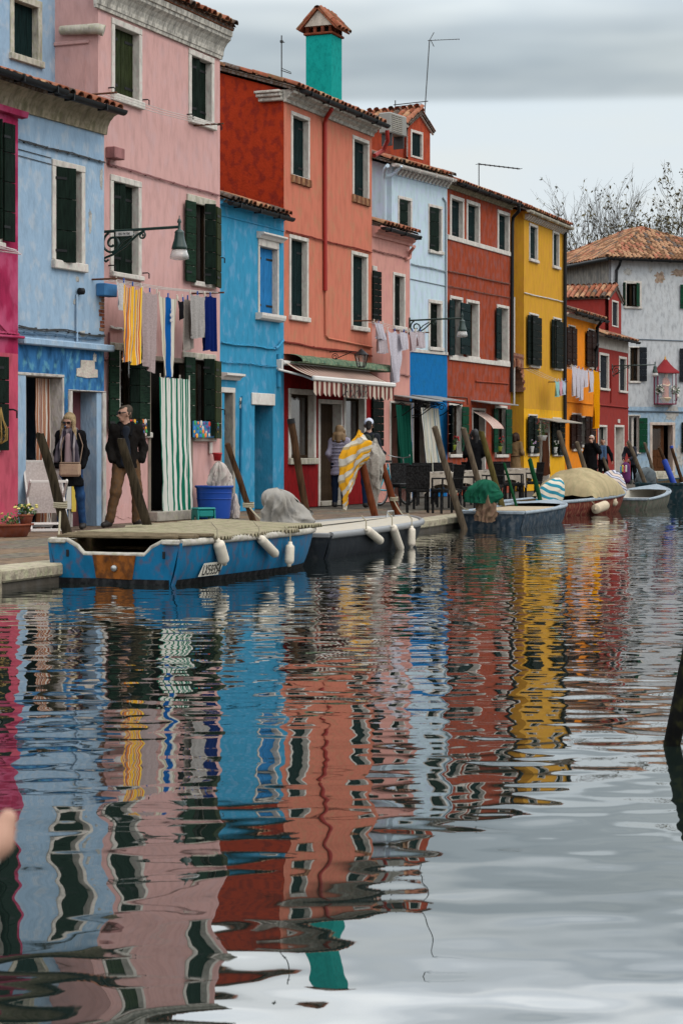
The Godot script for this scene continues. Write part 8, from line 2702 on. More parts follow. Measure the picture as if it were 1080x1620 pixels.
# palm, four fingers and a thumb; fwd along the fingers, pal = palm's facing, out = towards the thumb
func hand_bones(w: Vector3, fwd: Vector3, pal: Vector3, out: Vector3, curl: float, s := 1.0) -> Array:
	var b := []
	var lens := [0.066, 0.076, 0.071, 0.055]
	b.append([w, w + fwd * 0.03 * s, 0.026 * s, 0.028 * s])
	for i in 4:
		var o := out * (0.03 - 0.02 * i) * s
		var k0 := w + fwd * (0.09 - 0.004 * absf(i - 1.2)) * s + o
		b.append([w + fwd * 0.02 * s + o * 0.7, k0, 0.015 * s, 0.0125 * s])
		var d := fwd
		var p := k0
		for j in 3:
			d = (d * cos(curl) + pal * sin(curl)).normalized()
			var n: Vector3 = p + d * lens[i] * [0.46, 0.3, 0.26][j] * s
			b.append([p, n, (0.0105 - 0.001 * j) * s, (0.0095 - 0.001 * j) * s])
			p = n
			# keep the bend in the same plane
			pal = (pal - d * pal.dot(d)).normalized() if absf(pal.dot(d)) < 0.99 else pal
		pal = (pal).normalized()
	var t0 := w + fwd * 0.02 * s + out * 0.026 * s
	var t1 := t0 + (fwd * 0.6 + out * 0.75).normalized() * 0.045 * s
	var t2 := t1 + (fwd * 0.9 + out * 0.3 + pal * 0.3).normalized() * 0.034 * s
	b.append([t0, t1, 0.015 * s, 0.012 * s]); b.append([t1, t2, 0.0115 * s, 0.009 * s])
	return b

# A standing figure built from joints. J holds overrides of the joints; S scales to the height. Faces +z.
func joints(o := {}) -> Dictionary:
	var j := {"hipL": Vector3(0.09, 0.9, 0), "kneeL": Vector3(0.1, 0.49, 0.02), "footL": Vector3(0.1, 0.08, -0.02), "toeL": Vector3(0.115, 0.03, 0.13),
		"hipR": Vector3(-0.09, 0.9, 0), "kneeR": Vector3(-0.1, 0.49, 0.02), "footR": Vector3(-0.1, 0.08, -0.02), "toeR": Vector3(-0.115, 0.03, 0.13),
		"shL": Vector3(0.155, 1.385, 0), "elL": Vector3(0.225, 1.12, -0.04), "wrL": Vector3(0.235, 0.88, 0.05),
		"shR": Vector3(-0.155, 1.385, 0), "elR": Vector3(-0.225, 1.12, -0.04), "wrR": Vector3(-0.235, 0.88, 0.05),
		"pel": Vector3(0, 0.94, 0), "chest": Vector3(0, 1.28, 0.01), "neck": Vector3(0, 1.45, -0.01), "head": Vector3(0, 1.6, 0.015), "look": Vector3(0, 0, 1)}
	for k in o: j[k] = o[k]
	return j
func body_mesh(j: Dictionary, cell: float) -> Mb:
	var b := [[j.pel, j.chest, 0.12, 0.125, 1.35], [j.chest, j.neck, 0.11, 0.06, 1.3], [j.shL, j.shR, 0.055, 0.055]]
	for s in ["L", "R"]:
		b.append([j["hip" + s], j["knee" + s], 0.078, 0.052]); b.append([j["knee" + s], j["foot" + s], 0.052, 0.036]); b.append([j["foot" + s], j["toe" + s], 0.036, 0.026])
		b.append([j["sh" + s], j["el" + s], 0.048, 0.038]); b.append([j["el" + s], j["wr" + s], 0.037, 0.026])
	b.append([j.neck - Vector3(0, 0.03, 0), j.head - Vector3(0, 0.03, 0), 0.056, 0.05])
	var mb := blob(b, cell, 0.04)
	return mb
func head_mesh(j: Dictionary) -> Mb:
	var h: Vector3 = j.head; var f: Vector3 = j.look.normalized()
	var r := Vector3.UP.cross(f).normalized(); var u := f.cross(r)
	var at := func(x: float, y: float, z: float) -> Vector3: return h + r * x + u * y + f * z
	var b := [[at.call(0, 0.03, -0.015), at.call(0, 0.02, 0.005), 0.083, 0.08], [at.call(0, 0.0, 0.02), at.call(0, -0.075, 0.048), 0.07, 0.038], [at.call(0, 0.01, 0.08), at.call(0, -0.028, 0.106), 0.01, 0.014],
		[at.call(-0.03, 0.028, 0.072), at.call(0.03, 0.028, 0.072), 0.014, 0.014], [at.call(-0.018, -0.052, 0.084), at.call(0.018, -0.052, 0.084), 0.009, 0.009], [at.call(0.078, 0.01, -0.01), at.call(0.082, -0.03, -0.006), 0.015, 0.011], [at.call(-0.078, 0.01, -0.01), at.call(-0.082, -0.03, -0.006), 0.015, 0.011],
		[at.call(0, -0.06, -0.01), j.neck, 0.05, 0.055]]
	return blob(b, 0.009, 0.02)
func legs_blob(j: Dictionary, cell: float, wide := 1.0, hem := 0.06) -> Mb:
	var b := [[j.pel + Vector3(0, -0.02, 0), j.pel + Vector3(0, 0.04, 0), 0.135, 0.13, 1.3]]
	for s in ["L", "R"]:
		b.append([j["hip" + s], j["knee" + s], 0.098 * wide, 0.072 * wide]); b.append([j["knee" + s], j["foot" + s] + Vector3(0, -0.01, 0), 0.07 * wide, 0.056 * wide])
	return wrinkle(blob(b, cell, 0.04, hem), 0.01, 7)
func shoes(j: Dictionary, cell := 0.014) -> Mb:
	var m := Mb.new()
	for s in ["L", "R"]:
		join(m, blob([[j["foot" + s] + Vector3(0, -0.02, -0.03), j["toe" + s] + Vector3(0, 0.012, 0), 0.05, 0.04], [j["foot" + s] + Vector3(0, -0.02, -0.01), j["foot" + s] + Vector3(0, 0.03, 0.0), 0.046, 0.05]], cell, 0.03))
	return m
func coat_blob(j: Dictionary, cell: float, hem: float, fat := 1.0, flare := 0.16, sleeve := 1.0) -> Mb:
	var b := [[j.pel, j.chest, 0.145 * fat, 0.155 * fat, 1.35], [j.chest, j.neck + Vector3(0, -0.03, 0), 0.14 * fat, 0.085, 1.3], [j.shL, j.shR, 0.064, 0.064], [j.pel + Vector3(0, 0.05, 0), Vector3(j.pel.x, hem, j.pel.z), 0.142 * fat, flare, 1.25]]
	for s in ["L", "R"]:
		b.append([j["sh" + s], j["el" + s], 0.064 * sleeve, 0.054 * sleeve]); b.append([j["el" + s], j["wr" + s], 0.054 * sleeve, 0.045 * sleeve])
	return wrinkle(blob(b, cell, 0.045, hem), 0.009, absi(hash(hem * fat)) % 50)
# cloth folds: push the surface in and out along stretched noise, then smooth normals again
func wrinkle(mb: Mb, amp: float, sd: int) -> Mb:
	var f := FastNoiseLite.new()
	f.seed = sd; f.frequency = 6.5; f.fractal_octaves = 2; f.fractal_type = FastNoiseLite.FRACTAL_RIDGED
	for i in mb.v.size():
		var p := mb.v[i]
		mb.v[i] = p + mb.n[i] * amp * f.get_noise_3d(p.x + 0.35 * p.y, p.y * 0.7 - p.x * 0.3, p.z * 1.1)
	mb.n.fill(Vector3.ZERO)
	for i in range(0, mb.ix.size(), 3):
		var a := mb.ix[i]; var b := mb.ix[i + 1]; var c := mb.ix[i + 2]
		var n := (mb.v[c] - mb.v[a]).cross(mb.v[b] - mb.v[a])
		mb.n[a] += n; mb.n[b] += n; mb.n[c] += n
	for i in mb.n.size(): mb.n[i] = mb.n[i].normalized()
	return mb
func skin() -> StandardMaterial3D: return mat("skin", lin(0.36, 0.2, 0.14), 0.6, 0.4)
func hands(mb: Mb, j: Dictionary, curl := 0.45) -> Mb:
	for s in ["L", "R"]:
		var w: Vector3 = j["wr" + s]; var e: Vector3 = j["el" + s]
		var fwd := (w - e).normalized()
		var sg := -1.0 if s == "L" else 1.0
		var pal := Vector3(sg, 0, 0)
		pal = (pal - fwd * pal.dot(fwd)).normalized()
		join(mb, blob(hand_bones(w, fwd, pal, pal.cross(fwd) * sg, curl), 0.008, 0.008))
	return mb
# sets the figure's feet on the ground
func person(label: String, at: Vector3, turn: float, h: float, j: Dictionary, cell := 0.02, with_hands := true) -> Node3D:
	var t := thing("person", label, "person", at, turn)
	t.scale = Vector3.ONE * (h / 1.71)
	var m := body_mesh(j, cell)
	join(m, head_mesh(j))
	if with_hands: hands(m, j)
	put(m, "body", skin(), t)
	return t
func hair(j: Dictionary, t: Node3D, m: Material, long: float, cell := 0.012, extra := []) -> void:
	var h: Vector3 = j.head; var f: Vector3 = j.look.normalized()
	var r := Vector3.UP.cross(f).normalized(); var u := f.cross(r)
	var b := [[h + u * 0.045 - f * 0.03, h + u * 0.05 - f * 0.005, 0.086, 0.074], [h + u * 0.02 - f * 0.05, h - u * 0.04 - f * 0.05, 0.072, 0.055]]
	if long <= 0: b = [[h + u * 0.062 - f * 0.045, h + u * 0.072 + f * 0.028, 0.064, 0.045], [h + u * 0.05 - f * 0.045, h - u * 0.035 - f * 0.055, 0.07, 0.05]]
	for s in [-1.0, 1.0]:
		b.append([h + u * 0.04 + r * 0.06 * s - f * 0.02, h + r * 0.078 * s - f * 0.02, 0.03, 0.022])
		if long > 0:
			b.append([h + u * 0.075 + r * 0.02 * s + f * 0.03, h + r * 0.08 * s + u * 0.0 + f * 0.03, 0.032, 0.026])
			b.append([h + r * 0.08 * s + f * 0.03, h + r * 0.095 * s - Vector3(0, 0.12, 0) + f * 0.035, 0.028, 0.03])
			b.append([h + r * 0.095 * s - Vector3(0, 0.12, 0) + f * 0.035, h + r * 0.12 * s - Vector3(0, 0.1 + long, -0.06), 0.03, 0.026])
	if long > 0: b.append([h - u * 0.03 - f * 0.05, h - Vector3(0, 0.06 + long * 0.8, 0) - f * 0.07, 0.075, 0.05])
	b.append_array(extra)
	put(blob(b, cell, 0.03), "hair", m, t)
func glasses(j: Dictionary, t: Node3D) -> void:
	var h: Vector3 = j.head; var f: Vector3 = j.look.normalized()
	var r := Vector3.UP.cross(f).normalized(); var u := f.cross(r)
	var mb := Mb.new()
	for s in [-1.0, 1.0]:
		mb.box(h + r * 0.034 * s + u * 0.018 + f * 0.094, Vector3(0.05, 0.036, 0.01), 0.004, Basis(r, u, f) * Basis(Vector3.UP, 0.16 * s))
		mb.box(h + r * 0.078 * s + u * 0.022 + f * 0.04, Vector3(0.006, 0.012, 0.1), 0.002, Basis(r, u, f))
	mb.box(h + u * 0.024 + f * 0.099, Vector3(0.03, 0.008, 0.008), 0.002, Basis(r, u, f))
	put(mb, "sunglasses", mat("shade_black", lin(0.008, 0.008, 0.008), 0.2, 0.5), t)
func mouth(j: Dictionary, t: Node3D) -> void:
	var h: Vector3 = j.head; var f: Vector3 = j.look.normalized()
	var r := Vector3.UP.cross(f).normalized(); var u := f.cross(r)
	var mb := Mb.new()
	mb.box(h - u * 0.052 + f * 0.0925, Vector3(0.036, 0.008, 0.006), 0.002, Basis(r, u, f))
	put(mb, "mouth", mat("lips", lin(0.25, 0.08, 0.07), 0.6), t)

func people() -> void:
	var jean := plaster("jeans_blue", ph(44, 74, 112), Color(0.01, 0.02, 0.04, 0.5), 0.5, 0.4, 0.7, 0.5, 2.0)
	var blk := plaster("coat_black", lin(0.005, 0.005, 0.006), Color(0.012, 0.012, 0.012, 0.5), 0.6, 0.5, 0.7, 0.55, 2.0)
	var shoe := mat("shoe_dark", lin(0.02, 0.016, 0.014), 0.6)
	# woman looking down, black coat, scarf, beige bag
	var j := joints({"look": Vector3(-0.2, -0.45, 1).normalized(), "head": Vector3(-0.01, 1.585, 0.04), "footL": Vector3(0.13, 0.08, -0.2), "toeL": Vector3(0.15, 0.03, -0.06), "kneeL": Vector3(0.13, 0.49, -0.06), "footR": Vector3(-0.1, 0.08, 0.2), "toeR": Vector3(-0.14, 0.035, 0.35), "kneeR": Vector3(-0.1, 0.5, 0.14),
		"wrL": Vector3(0.2, 0.93, 0.07), "elL": Vector3(0.215, 1.12, -0.05), "wrR": Vector3(-0.18, 0.94, 0.1), "elR": Vector3(-0.205, 1.12, -0.04)})
	var p := ground(112, 838)
	var t := person("blonde woman in black coat and checked scarf looking down", p, -0.12, 1.68, j, 0.018, false)
	put(legs_blob(j, 0.016, 0.86, 0.07), "jeans", jean, t)
	put(shoes(j), "shoes", shoe, t)
	put(coat_blob(j, 0.014, 0.64, 0.98, 0.2, 0.95), "coat", blk, t)
	put(blob([[Vector3(0, 1.0, 0.105), Vector3(0, 1.36, 0.1), 0.062, 0.055, 1.3]], 0.014, 0.03), "blouse", mat("blouse_mauve", ph(150, 128, 130), 0.9), t)
	var sc := cloth("scarf_check", Color.WHITE, stripes("st_scarf", [[1, ph(90, 84, 92)], [0.6, ph(30, 28, 36)], [0.5, ph(150, 140, 140)], [1, ph(50, 44, 54)], [0.6, ph(110, 100, 106)]], 128, true), 0.0)
	sc.uv1_triplanar = true; sc.uv1_scale = Vector3(5, 5, 5)
	put(blob([[Vector3(-0.07, 1.45, 0.04), Vector3(0.07, 1.45, 0.04), 0.055, 0.055], [Vector3(-0.06, 1.45, -0.04), Vector3(0.06, 1.45, -0.04), 0.05, 0.05], [Vector3(0.05, 1.43, 0.08), Vector3(0.1, 1.2, 0.15), 0.05, 0.05], [Vector3(0.1, 1.2, 0.15), Vector3(0.13, 0.98, 0.16), 0.05, 0.055, 1.3], [Vector3(-0.06, 1.43, 0.08), Vector3(-0.13, 1.2, 0.14), 0.042, 0.045], [Vector3(-0.13, 1.2, 0.14), Vector3(-0.17, 1.02, 0.14), 0.045, 0.045]], 0.014, 0.03), "scarf", sc, t)
	hair(j, t, wood("hair_blonde", lin(0.5, 0.36, 0.2), Vector3(30, 3, 30), 0.35, 0.55), 0.22)
	glasses(j, t); mouth(j, t)
	var bg := thing("handbag", "beige handbag on the blonde woman's front", "handbag", t.transform * Vector3(0.05, 0.78, 0.2), t.rotation.y)
	var bm := Mb.new()
	bm.box(Vector3(0, 0.1, 0.02), Vector3(0.31, 0.2, 0.09), 0.03)
	put(bm, "bag_body", plaster("leather_beige", ph(164, 138, 116), Color(0.2, 0.14, 0.1, 0.4), 1, 0.2, 0.8, 0.6, 3.0), bg)
	var bf := Mb.new()
	bf.box(Vector3(0, 0.195, 0.03), Vector3(0.29, 0.025, 0.07), 0.01)
	put(bf, "zip_band", mat("leather_dark", ph(120, 98, 80), 0.6), bg)
	var bs := Mb.new()
	bs.tube([Vector3(-0.13, 0.19, 0.01), Vector3(-0.14, 0.45, -0.02), Vector3(-0.1, 0.62, -0.09)], 0.008, 5)
	bs.tube([Vector3(0.14, 0.19, 0.01), Vector3(0.17, 0.45, -0.04), Vector3(0.1, 0.62, -0.09)], 0.008, 5)
	put(bs, "strap", mats["leather_dark"], bg)
	# man in a dark jacket, striding
	j = joints({"look": Vector3(-0.95, -0.05, 0.45).normalized(), "head": Vector3(-0.02, 1.6, 0.02), "footL": Vector3(0.14, 0.09, -0.08), "toeL": Vector3(0.22, 0.03, 0.05), "kneeL": Vector3(0.15, 0.5, 0.02), "footR": Vector3(-0.24, 0.08, 0.1), "toeR": Vector3(-0.32, 0.03, 0.24), "kneeR": Vector3(-0.15, 0.5, 0.1),
		"wrL": Vector3(0.22, 0.95, 0.04), "elL": Vector3(0.245, 1.12, -0.08), "wrR": Vector3(-0.2, 0.95, 0.1), "elR": Vector3(-0.225, 1.12, -0.05), "shL": Vector3(0.165, 1.39, 0), "shR": Vector3(-0.165, 1.39, 0)})
	p = ground(200, 834)
	t = person("man in dark brown jacket, brown trousers and sunglasses looking aside", p, 0.12, 1.8, j, 0.018, false)
	put(legs_blob(j, 0.016, 1.02, 0.06), "trousers", plaster("trousers_brown", ph(104, 76, 52), Color(0.06, 0.04, 0.03, 0.5), 0.5, 0.4, 0.7, 0.5, 2.0), t)
	put(shoes(j), "shoes", shoe, t)
	put(coat_blob(j, 0.014, 0.84, 1.08, 0.19, 1.06), "jacket", plaster("jacket_brown", lin(0.01, 0.008, 0.007), Color(0.025, 0.02, 0.017, 0.5), 0.6, 0.6, 0.7, 0.5, 2.2), t)
	put(blob([[Vector3(-0.01, 0.9, 0.115), Vector3(0, 1.38, 0.105), 0.075, 0.055, 1.4]], 0.014, 0.03), "jumper", mat("jumper_navy", lin(0.006, 0.009, 0.016), 0.95), t)
	put(blob([[Vector3(-0.08, 1.45, -0.02), Vector3(0.08, 1.45, -0.02), 0.05, 0.05], [Vector3(0.085, 1.44, 0.02), Vector3(0.06, 1.3, 0.13), 0.035, 0.022], [Vector3(-0.085, 1.44, 0.02), Vector3(-0.06, 1.3, 0.13), 0.035, 0.022]], 0.012, 0.02), "collar", blk, t)
	hair(j, t, wood("hair_greybrown", lin(0.11, 0.085, 0.065), Vector3(25, 8, 25), 0.4, 0.8), 0.0)
	glasses(j, t); mouth(j, t)
	# couple seen from behind
	j = joints({"wrL": Vector3(0.22, 1.0, 0.12), "wrR": Vector3(-0.22, 1.0, 0.14)})
	p = ground(537, 803)
	t = person("woman with curly hair in a lilac quilted coat seen from behind", p, PI - 0.25, 1.66, j, 0.022, false)
	put(legs_blob(j, 0.018, 1.0, 0.05), "jeans", plaster("jeans_dark", ph(26, 36, 56), Color(0.01, 0.01, 0.02, 0.5), 0.5, 0.3, 0.7, 0.5, 2.0), t)
	put(shoes(j), "shoes", shoe, t)
	var quilt := plaster("quilt_lilac", ph(150, 142, 158), Color(0.2, 0.18, 0.22, 0.3), 1, 0.2, 0.8, 0.6, 2.0)
	put(coat_blob(j, 0.018, 0.68, 1.04, 0.19, 1.1), "coat", quilt, t)
	for k in 10:
		var y := 0.72 + k * 0.075
		var pb := Mb.new()
		var pts := []
		for i in 21:
			var an := TAU * i / 20.0
			var r: float = lerpf(0.185, 0.165, clampf((y - 0.7) / 0.6, 0, 1))
			pts.append(Vector3(cos(an) * r, y, sin(an) * r * 0.78))
		pb.tube(pts, 0.012, 5, false)
		put(pb, "quilted_band", quilt, t)
	hair(j, t, mat("hair_honey", lin(0.16, 0.095, 0.045), 0.7), 0.12, 0.014, [[Vector3(-0.08, 1.5, -0.06), Vector3(-0.1, 1.42, -0.08), 0.06, 0.05], [Vector3(0.08, 1.52, -0.06), Vector3(0.1, 1.42, -0.08), 0.06, 0.05], [Vector3(0, 1.5, -0.09), Vector3(0, 1.4, -0.1), 0.07, 0.06]])
	j = joints({"footR": Vector3(-0.1, 0.14, -0.3), "toeR": Vector3(-0.1, 0.03, -0.2), "kneeR": Vector3(-0.1, 0.5, -0.02), "footL": Vector3(0.1, 0.08, 0.16), "toeL": Vector3(0.11, 0.03, 0.32), "kneeL": Vector3(0.1, 0.5, 0.12), "wrL": Vector3(0.26, 1.06, 0.2), "wrR": Vector3(-0.26, 1.06, 0.2), "look": Vector3(0.15, -0.05, 1)})
	p = ground(583, 804)
	t = person("man in a pale cap with a dark backpack walking away", p, PI - 0.25, 1.76, j, 0.022, true)
	put(legs_blob(j, 0.018, 1.0, 0.06), "jeans", plaster("jeans_mid", ph(38, 58, 88), Color(0.01, 0.02, 0.03, 0.5), 0.5, 0.3, 0.7, 0.5, 2.0), t)
	put(shoes(j), "shoes", shoe, t)
	put(coat_blob(j, 0.018, 0.86, 1.02, 0.17), "jacket", plaster("jacket_navy", lin(0.012, 0.014, 0.02), Color(0.03, 0.03, 0.035, 0.5), 0.6, 0.4, 0.7, 0.5, 2.0), t)
	hair(j, t, mat("hair_dark", lin(0.02, 0.015, 0.012), 0.7), 0.0)
	put(blob([[j.head + Vector3(0, 0.065, -0.02), j.head + Vector3(0, 0.07, 0.01), 0.09, 0.088], [j.head + Vector3(0, 0.05, 0.06), j.head + Vector3(0, 0.045, 0.15), 0.03, 0.02]], 0.012, 0.02, j.head.y + 0.025), "cap", mat("cap_pale", ph(186, 190, 204), 0.8), t)
	var bp := thing("backpack", "dark olive backpack on the man in the cap", "backpack", t.transform * Vector3(0, 0.98, -0.16), t.rotation.y)
	put(blob([[Vector3(0, 0.08, -0.06), Vector3(0, 0.36, -0.05), 0.13, 0.11, 1.6]], 0.018, 0.03), "pack", mat("pack_olive", lin(0.022, 0.026, 0.016), 0.9), bp)
	for x in [-0.12, 0.12]:
		var s := Mb.new()
		s.tube([Vector3(x, 0.1, 0.0), Vector3(x, 0.44, 0.03), Vector3(x * 0.9, 0.46, 0.12)], 0.018, 5)
		put(s, "shoulder_strap", mats["pack_olive"], bp)
	# cloths draped over the rusty poles in front of them
	var ys := []
	for k in 5: ys.append_array([[1.0, 0.6, 0.29, 0.02], [0.75, 0.46, 0.42, 0.36], [0.25, 0.34, 0.25, 0.12]])
	var yb := []
	for c in ys: yb.append([c[0], Color(c[1], c[2], c[3]).linear_to_srgb()])
	pole_cloth("yellow_towel", "yellow and white striped towel draped over a rusty pole", 568, 681, 30.2, cloth("towel_sun", Color.WHITE, stripes("st_sun", yb, 256, false), 0.1), 5, 0.36, 1.22, 0.3, -0.16)
	pole_cloth("grey_sheet", "pale grey cloth draped over the pole beside the bicycle", 594, 694, 30.9, cloth("sheet_pale", ph(168, 160, 150), null, 0.1), 9, 0.24, 1.1, 0.26, -0.06)
	# dark-haired woman in black
	j = joints({"look": Vector3(0.3, -0.2, 1), "wrL": Vector3(0.2, 1.05, 0.18), "wrR": Vector3(-0.2, 1.05, 0.18)})
	p = ground(750, 790)
	t = person("woman with long black hair in a black coat behind the tables", p, PI + 0.2, 1.66, j, 0.03, true)
	put(coat_blob(j, 0.026, 0.5, 1.1, 0.2, 1.2), "coat", blk, t)
	put(legs_blob(j, 0.026, 1.0, 0.06), "trousers", blk, t)
	put(shoes(j, 0.02), "shoes", shoe, t)
	hair(j, t, mat("hair_black", lin(0.008, 0.007, 0.007), 0.5), 0.2, 0.016)
	# woman in a trench coat
	j = joints({"look": Vector3(0.7, -0.1, 0.7), "wrL": Vector3(0.14, 1.06, 0.24), "elL": Vector3(0.27, 1.1, 0.0), "wrR": Vector3(-0.2, 0.98, 0.12)})
	p = ground(815, 777)
	t = person("woman with brown curls in a beige belted trench coat", p, PI - 0.5, 1.7, j, 0.03, true)
	var tm := plaster("trench_beige", ph(146, 116, 84), Color(0.12, 0.08, 0.05, 0.4), 0.5, 0.3, 0.75, 0.5, 2.0)
	put(coat_blob(j, 0.024, 0.42, 1.06, 0.24, 1.12), "trench_coat", tm, t)
	var bt := Mb.new()
	var bpt := []
	for i in 21: bpt.append(Vector3(cos(TAU * i / 20.0) * 0.165, 1.03, sin(TAU * i / 20.0) * 0.13))
	bt.tube(bpt, 0.025, 5, false)
	put(bt, "belt", mat("trench_dark", ph(110, 84, 60), 0.8), t)
	put(legs_blob(j, 0.026, 0.9, 0.06), "trousers", mats["jeans_dark"], t)
	put(shoes(j, 0.02), "shoes", shoe, t)
	hair(j, t, mat("hair_brown", lin(0.045, 0.022, 0.014), 0.7), 0.02, 0.018, [[Vector3(-0.07, 1.62, -0.03), Vector3(-0.1, 1.52, -0.03), 0.07, 0.06], [Vector3(0.07, 1.62, -0.03), Vector3(0.1, 1.52, -0.03), 0.07, 0.06], [Vector3(0, 1.6, -0.08), Vector3(0, 1.5, -0.07), 0.08, 0.07]])
	var ob := thing("shoulder_bag", "tan leather bag under the trench coat woman's arm", "handbag", t.transform * Vector3(0.25, 0.96, 0.05), t.rotation.y)
	put(blob([[Vector3(0, 0.0, -0.1), Vector3(0, 0.02, 0.12), 0.07, 0.06], [Vector3(0, 0.1, -0.08), Vector3(0, 0.1, 0.1), 0.06, 0.05]], 0.018, 0.05), "bag_body", mat("leather_tan", ph(150, 84, 52), 0.6), ob)
	# three people by the far houses
	j = joints({"look": Vector3(-0.1, 0, 1), "elL": Vector3(0.27, 1.16, 0.06), "wrL": Vector3(0.06, 1.46, 0.16), "wrR": Vector3(-0.24, 0.88, 0.04)})
	p = ground(935, 772)
	t = person("balding man in a long black coat holding a hand to his mouth", p, -0.2, 1.66, j, 0.035, true)
	put(coat_blob(j, 0.03, 0.62, 1.1, 0.21, 1.2), "coat", blk, t)
	put(legs_blob(j, 0.03, 1.05, 0.06), "trousers", blk, t)
	put(shoes(j, 0.025), "shoes", shoe, t)
	hair(j, t, mat("hair_white", lin(0.4, 0.37, 0.33), 0.8), 0.0, 0.018)
	glasses(j, t)
	j = joints({"wrL": Vector3(0.33, 0.92, 0.12), "elL": Vector3(0.3, 1.14, -0.02), "wrR": Vector3(-0.36, 0.92, 0.12), "elR": Vector3(-0.3, 1.12, 0.0), "look": Vector3(0, 0, 1)})
	p = ground(953, 768)
	t = person("woman in a black jacket with a blue scarf walking", p, -0.05, 1.58, j, 0.035, true)
	put(coat_blob(j, 0.03, 0.78, 1.06, 0.18, 1.2), "jacket", blk, t)
	put(legs_blob(j, 0.03, 1.0, 0.06), "trousers", blk, t)
	put(shoes(j, 0.025), "shoes", shoe, t)
	hair(j, t, mats["hair_black"], 0.0, 0.018)
	mouth(j, t)
	put(blob([[Vector3(-0.06, 1.42, 0.06), Vector3(-0.08, 1.0, 0.15), 0.07, 0.06], [Vector3(0.06, 1.42, 0.06), Vector3(0.07, 1.0, 0.15), 0.07, 0.06]], 0.025, 0.05), "scarf", mat("scarf_blue", ph(58, 82, 112), 0.9), t)
	j = joints({"chest": Vector3(0, 1.24, 0.12), "neck": Vector3(0, 1.38, 0.22), "head": Vector3(0, 1.5, 0.3), "shL": Vector3(0.185, 1.34, 0.18), "shR": Vector3(-0.185, 1.34, 0.18), "elL": Vector3(0.26, 1.08, 0.22), "elR": Vector3(-0.26, 1.08, 0.22), "wrL": Vector3(0.14, 0.93, 0.42), "wrR": Vector3(-0.14, 0.93, 0.42), "look": Vector3(0, -0.4, 1)})
	p = ground(1000, 766)
	t = person("person in a dark coat bending over a shopping trolley", p, -0.7, 1.62, j, 0.035, true)
	put(coat_blob(j, 0.03, 0.7, 1.06, 0.2, 1.2), "coat", mat("coat_navy", lin(0.01, 0.013, 0.022), 0.9), t)
	put(legs_blob(j, 0.03, 1.0, 0.06), "trousers", blk, t)
	put(shoes(j, 0.025), "shoes", shoe, t)
	hair(j, t, mats["hair_brown"], 0.0, 0.018)
	trolley(t.transform * Vector3(0.0, 0, 0.5), t.rotation.y)

func pole_cloth(called: String, label: String, X: float, Y: float, z: float, m: Material, sd: int, w: float, h: float, d: float, lean: float) -> void:
	var top := deep(X, Y, z)
	var t := thing(called, label, "cloth", top)
	var f := FastNoiseLite.new(); f.seed = sd; f.frequency = 1.6
	var mb := Mb.new()
	mb.grid(40, 34, func(u: float, v: float):
		var an := -u * TAU
		var k := smoothstep(0.0, 0.25, v)
		var fl := 1.0 + 0.34 * sin(an * 3.0 + v * 2.0 + sd) + 0.3 * absf(sin(an * 4.0 + sd + v * 1.5)) - 0.15
		var r := lerpf(0.02, 0.5, k) * (1.0 - 0.45 * smoothstep(0.45, 1.0, v))
		var len := h * (0.72 + 0.28 * sin(an * 1.0 + sd * 0.7 + 1.2))
		return Vector3(cos(an) * r * fl * w + lean * v * 0.75 + 0.05 * f.get_noise_2d(u * 5, v * 3), -len * (1.0 - pow(1.0 - v, 1.25)) + 0.04 * f.get_noise_2d(v * 6, u * 4), sin(an) * r * fl * d), true)
	for i in mb.n.size(): mb.n[i] = -mb.n[i]
	for i in range(0, mb.ix.size(), 3):
		var q := mb.ix[i + 1]; mb.ix[i + 1] = mb.ix[i + 2]; mb.ix[i + 2] = q
	put(mb, "cloth", m, t)
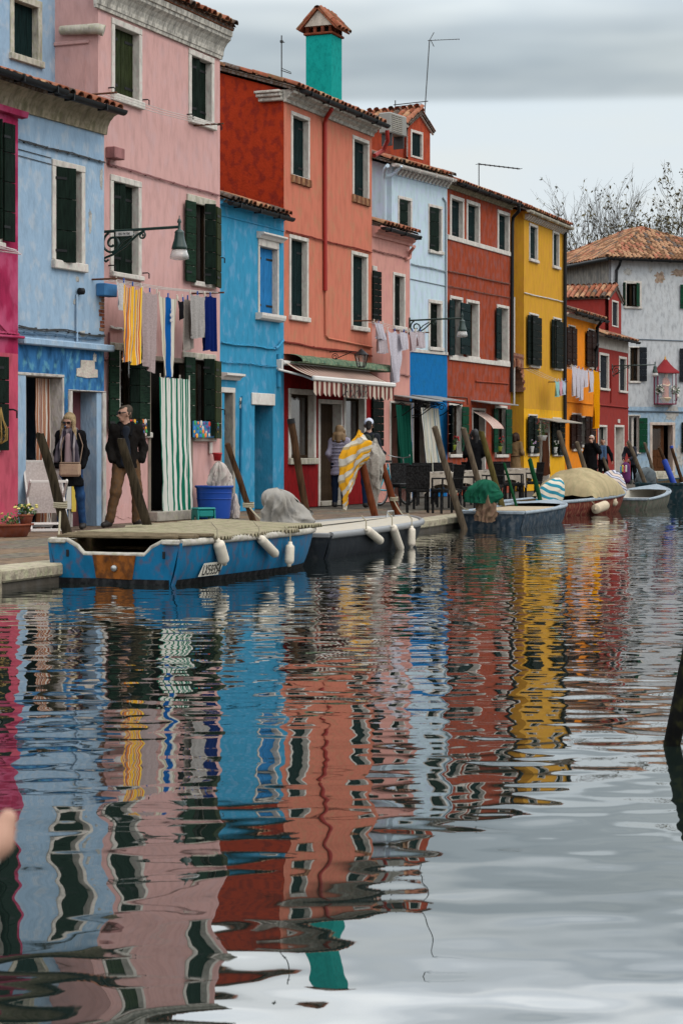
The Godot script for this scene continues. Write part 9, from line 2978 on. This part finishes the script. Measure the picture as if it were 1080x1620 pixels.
func trolley(at: Vector3, turn: float) -> void:
	at.y = QUAY
	var t := thing("shopping_trolley", "purple shopping trolley with a bright patterned flap", "trolley", at, turn)
	put(blob([[Vector3(0, 0.2, 0), Vector3(0, 0.62, 0), 0.19, 0.17, 1.3]], 0.03, 0.03), "bag", mat("trolley_purple", ph(84, 32, 84), 0.8), t)
	var cs := [ph(60, 150, 190), ph(220, 200, 90), ph(200, 80, 120), ph(210, 210, 205)]
	for k in 4:
		var b := Mb.new()
		b.box(Vector3(-0.1 + 0.07 * k, 0.52 + 0.04 * (k % 2), 0.14), Vector3(0.07, 0.24, 0.04), 0.015)
		put(b, "flap_patch", mat("flap%d" % k, cs[k], 0.8), t)
	for x in [-0.15, 0.15]:
		var w := Mb.new()
		w.lathe([Vector2(0, -0.02), Vector2(0.08, -0.02), Vector2(0.09, 0), Vector2(0.08, 0.02), Vector2(0, 0.02)], 14, Transform3D(Basis(Vector3(0, 0, 1), PI / 2), Vector3(x, 0.09, -0.1)))
		put(w, "wheel", mats["rubber"], t)
	var h := Mb.new()
	h.tube([Vector3(-0.12, 0.3, -0.12), Vector3(-0.12, 0.95, -0.08), Vector3(0.12, 0.95, -0.08), Vector3(0.12, 0.3, -0.12)], 0.014, 6)
	put(h, "handle", mat("trolley_red", ph(170, 30, 40), 0.5), t)

# the hand of someone standing close by, at the edge of the view
func near_hand() -> void:
	var z := 1.5
	var c := deep(-140, 1345, z)
	var t := thing("person", "bare hand of someone standing close by, reaching into view over the water", "person", c)
	var m := Mb.new()
	var fwd := Vector3(0.5, -0.42, -0.2).normalized()
	var pal := Vector3(-0.35, -0.75, 0.35)
	pal = (pal - fwd * pal.dot(fwd)).normalized()
	var w := -fwd * 0.075
	var b := hand_bones(w, fwd, pal, pal.cross(fwd), 0.62)
	m = blob(b, 0.004, 0.014)
	join(m, blob([[w + fwd * 0.01, w - fwd * 0.28 + Vector3(-0.08, 0.05, 0), 0.027, 0.042]], 0.008, 0.02))
	put(m, "body", skin(), t)
	put(blob([[w - fwd * 0.08 + Vector3(-0.02, 0.012, 0), w - fwd * 0.4 + Vector3(-0.12, 0.08, 0), 0.045, 0.06]], 0.01, 0.02), "sleeve", mat("sleeve_dark", lin(0.02, 0.02, 0.024), 0.9), t)
func _ready() -> void:
	rng.seed = 5
	light_and_camera()
	water()
	quay()
	basics()
	house_a(); house_b(); house_c(); house_d(); house_e(); house_f(); house_g(); house_h(); passage(); house_i(); house_j(); house_k(); house_l()
	weathering()
	background()
	boats()
	lamps(); laundry(); canopies(); pots(); quay_things(); furniture(); shrine()
	people(); near_hand()
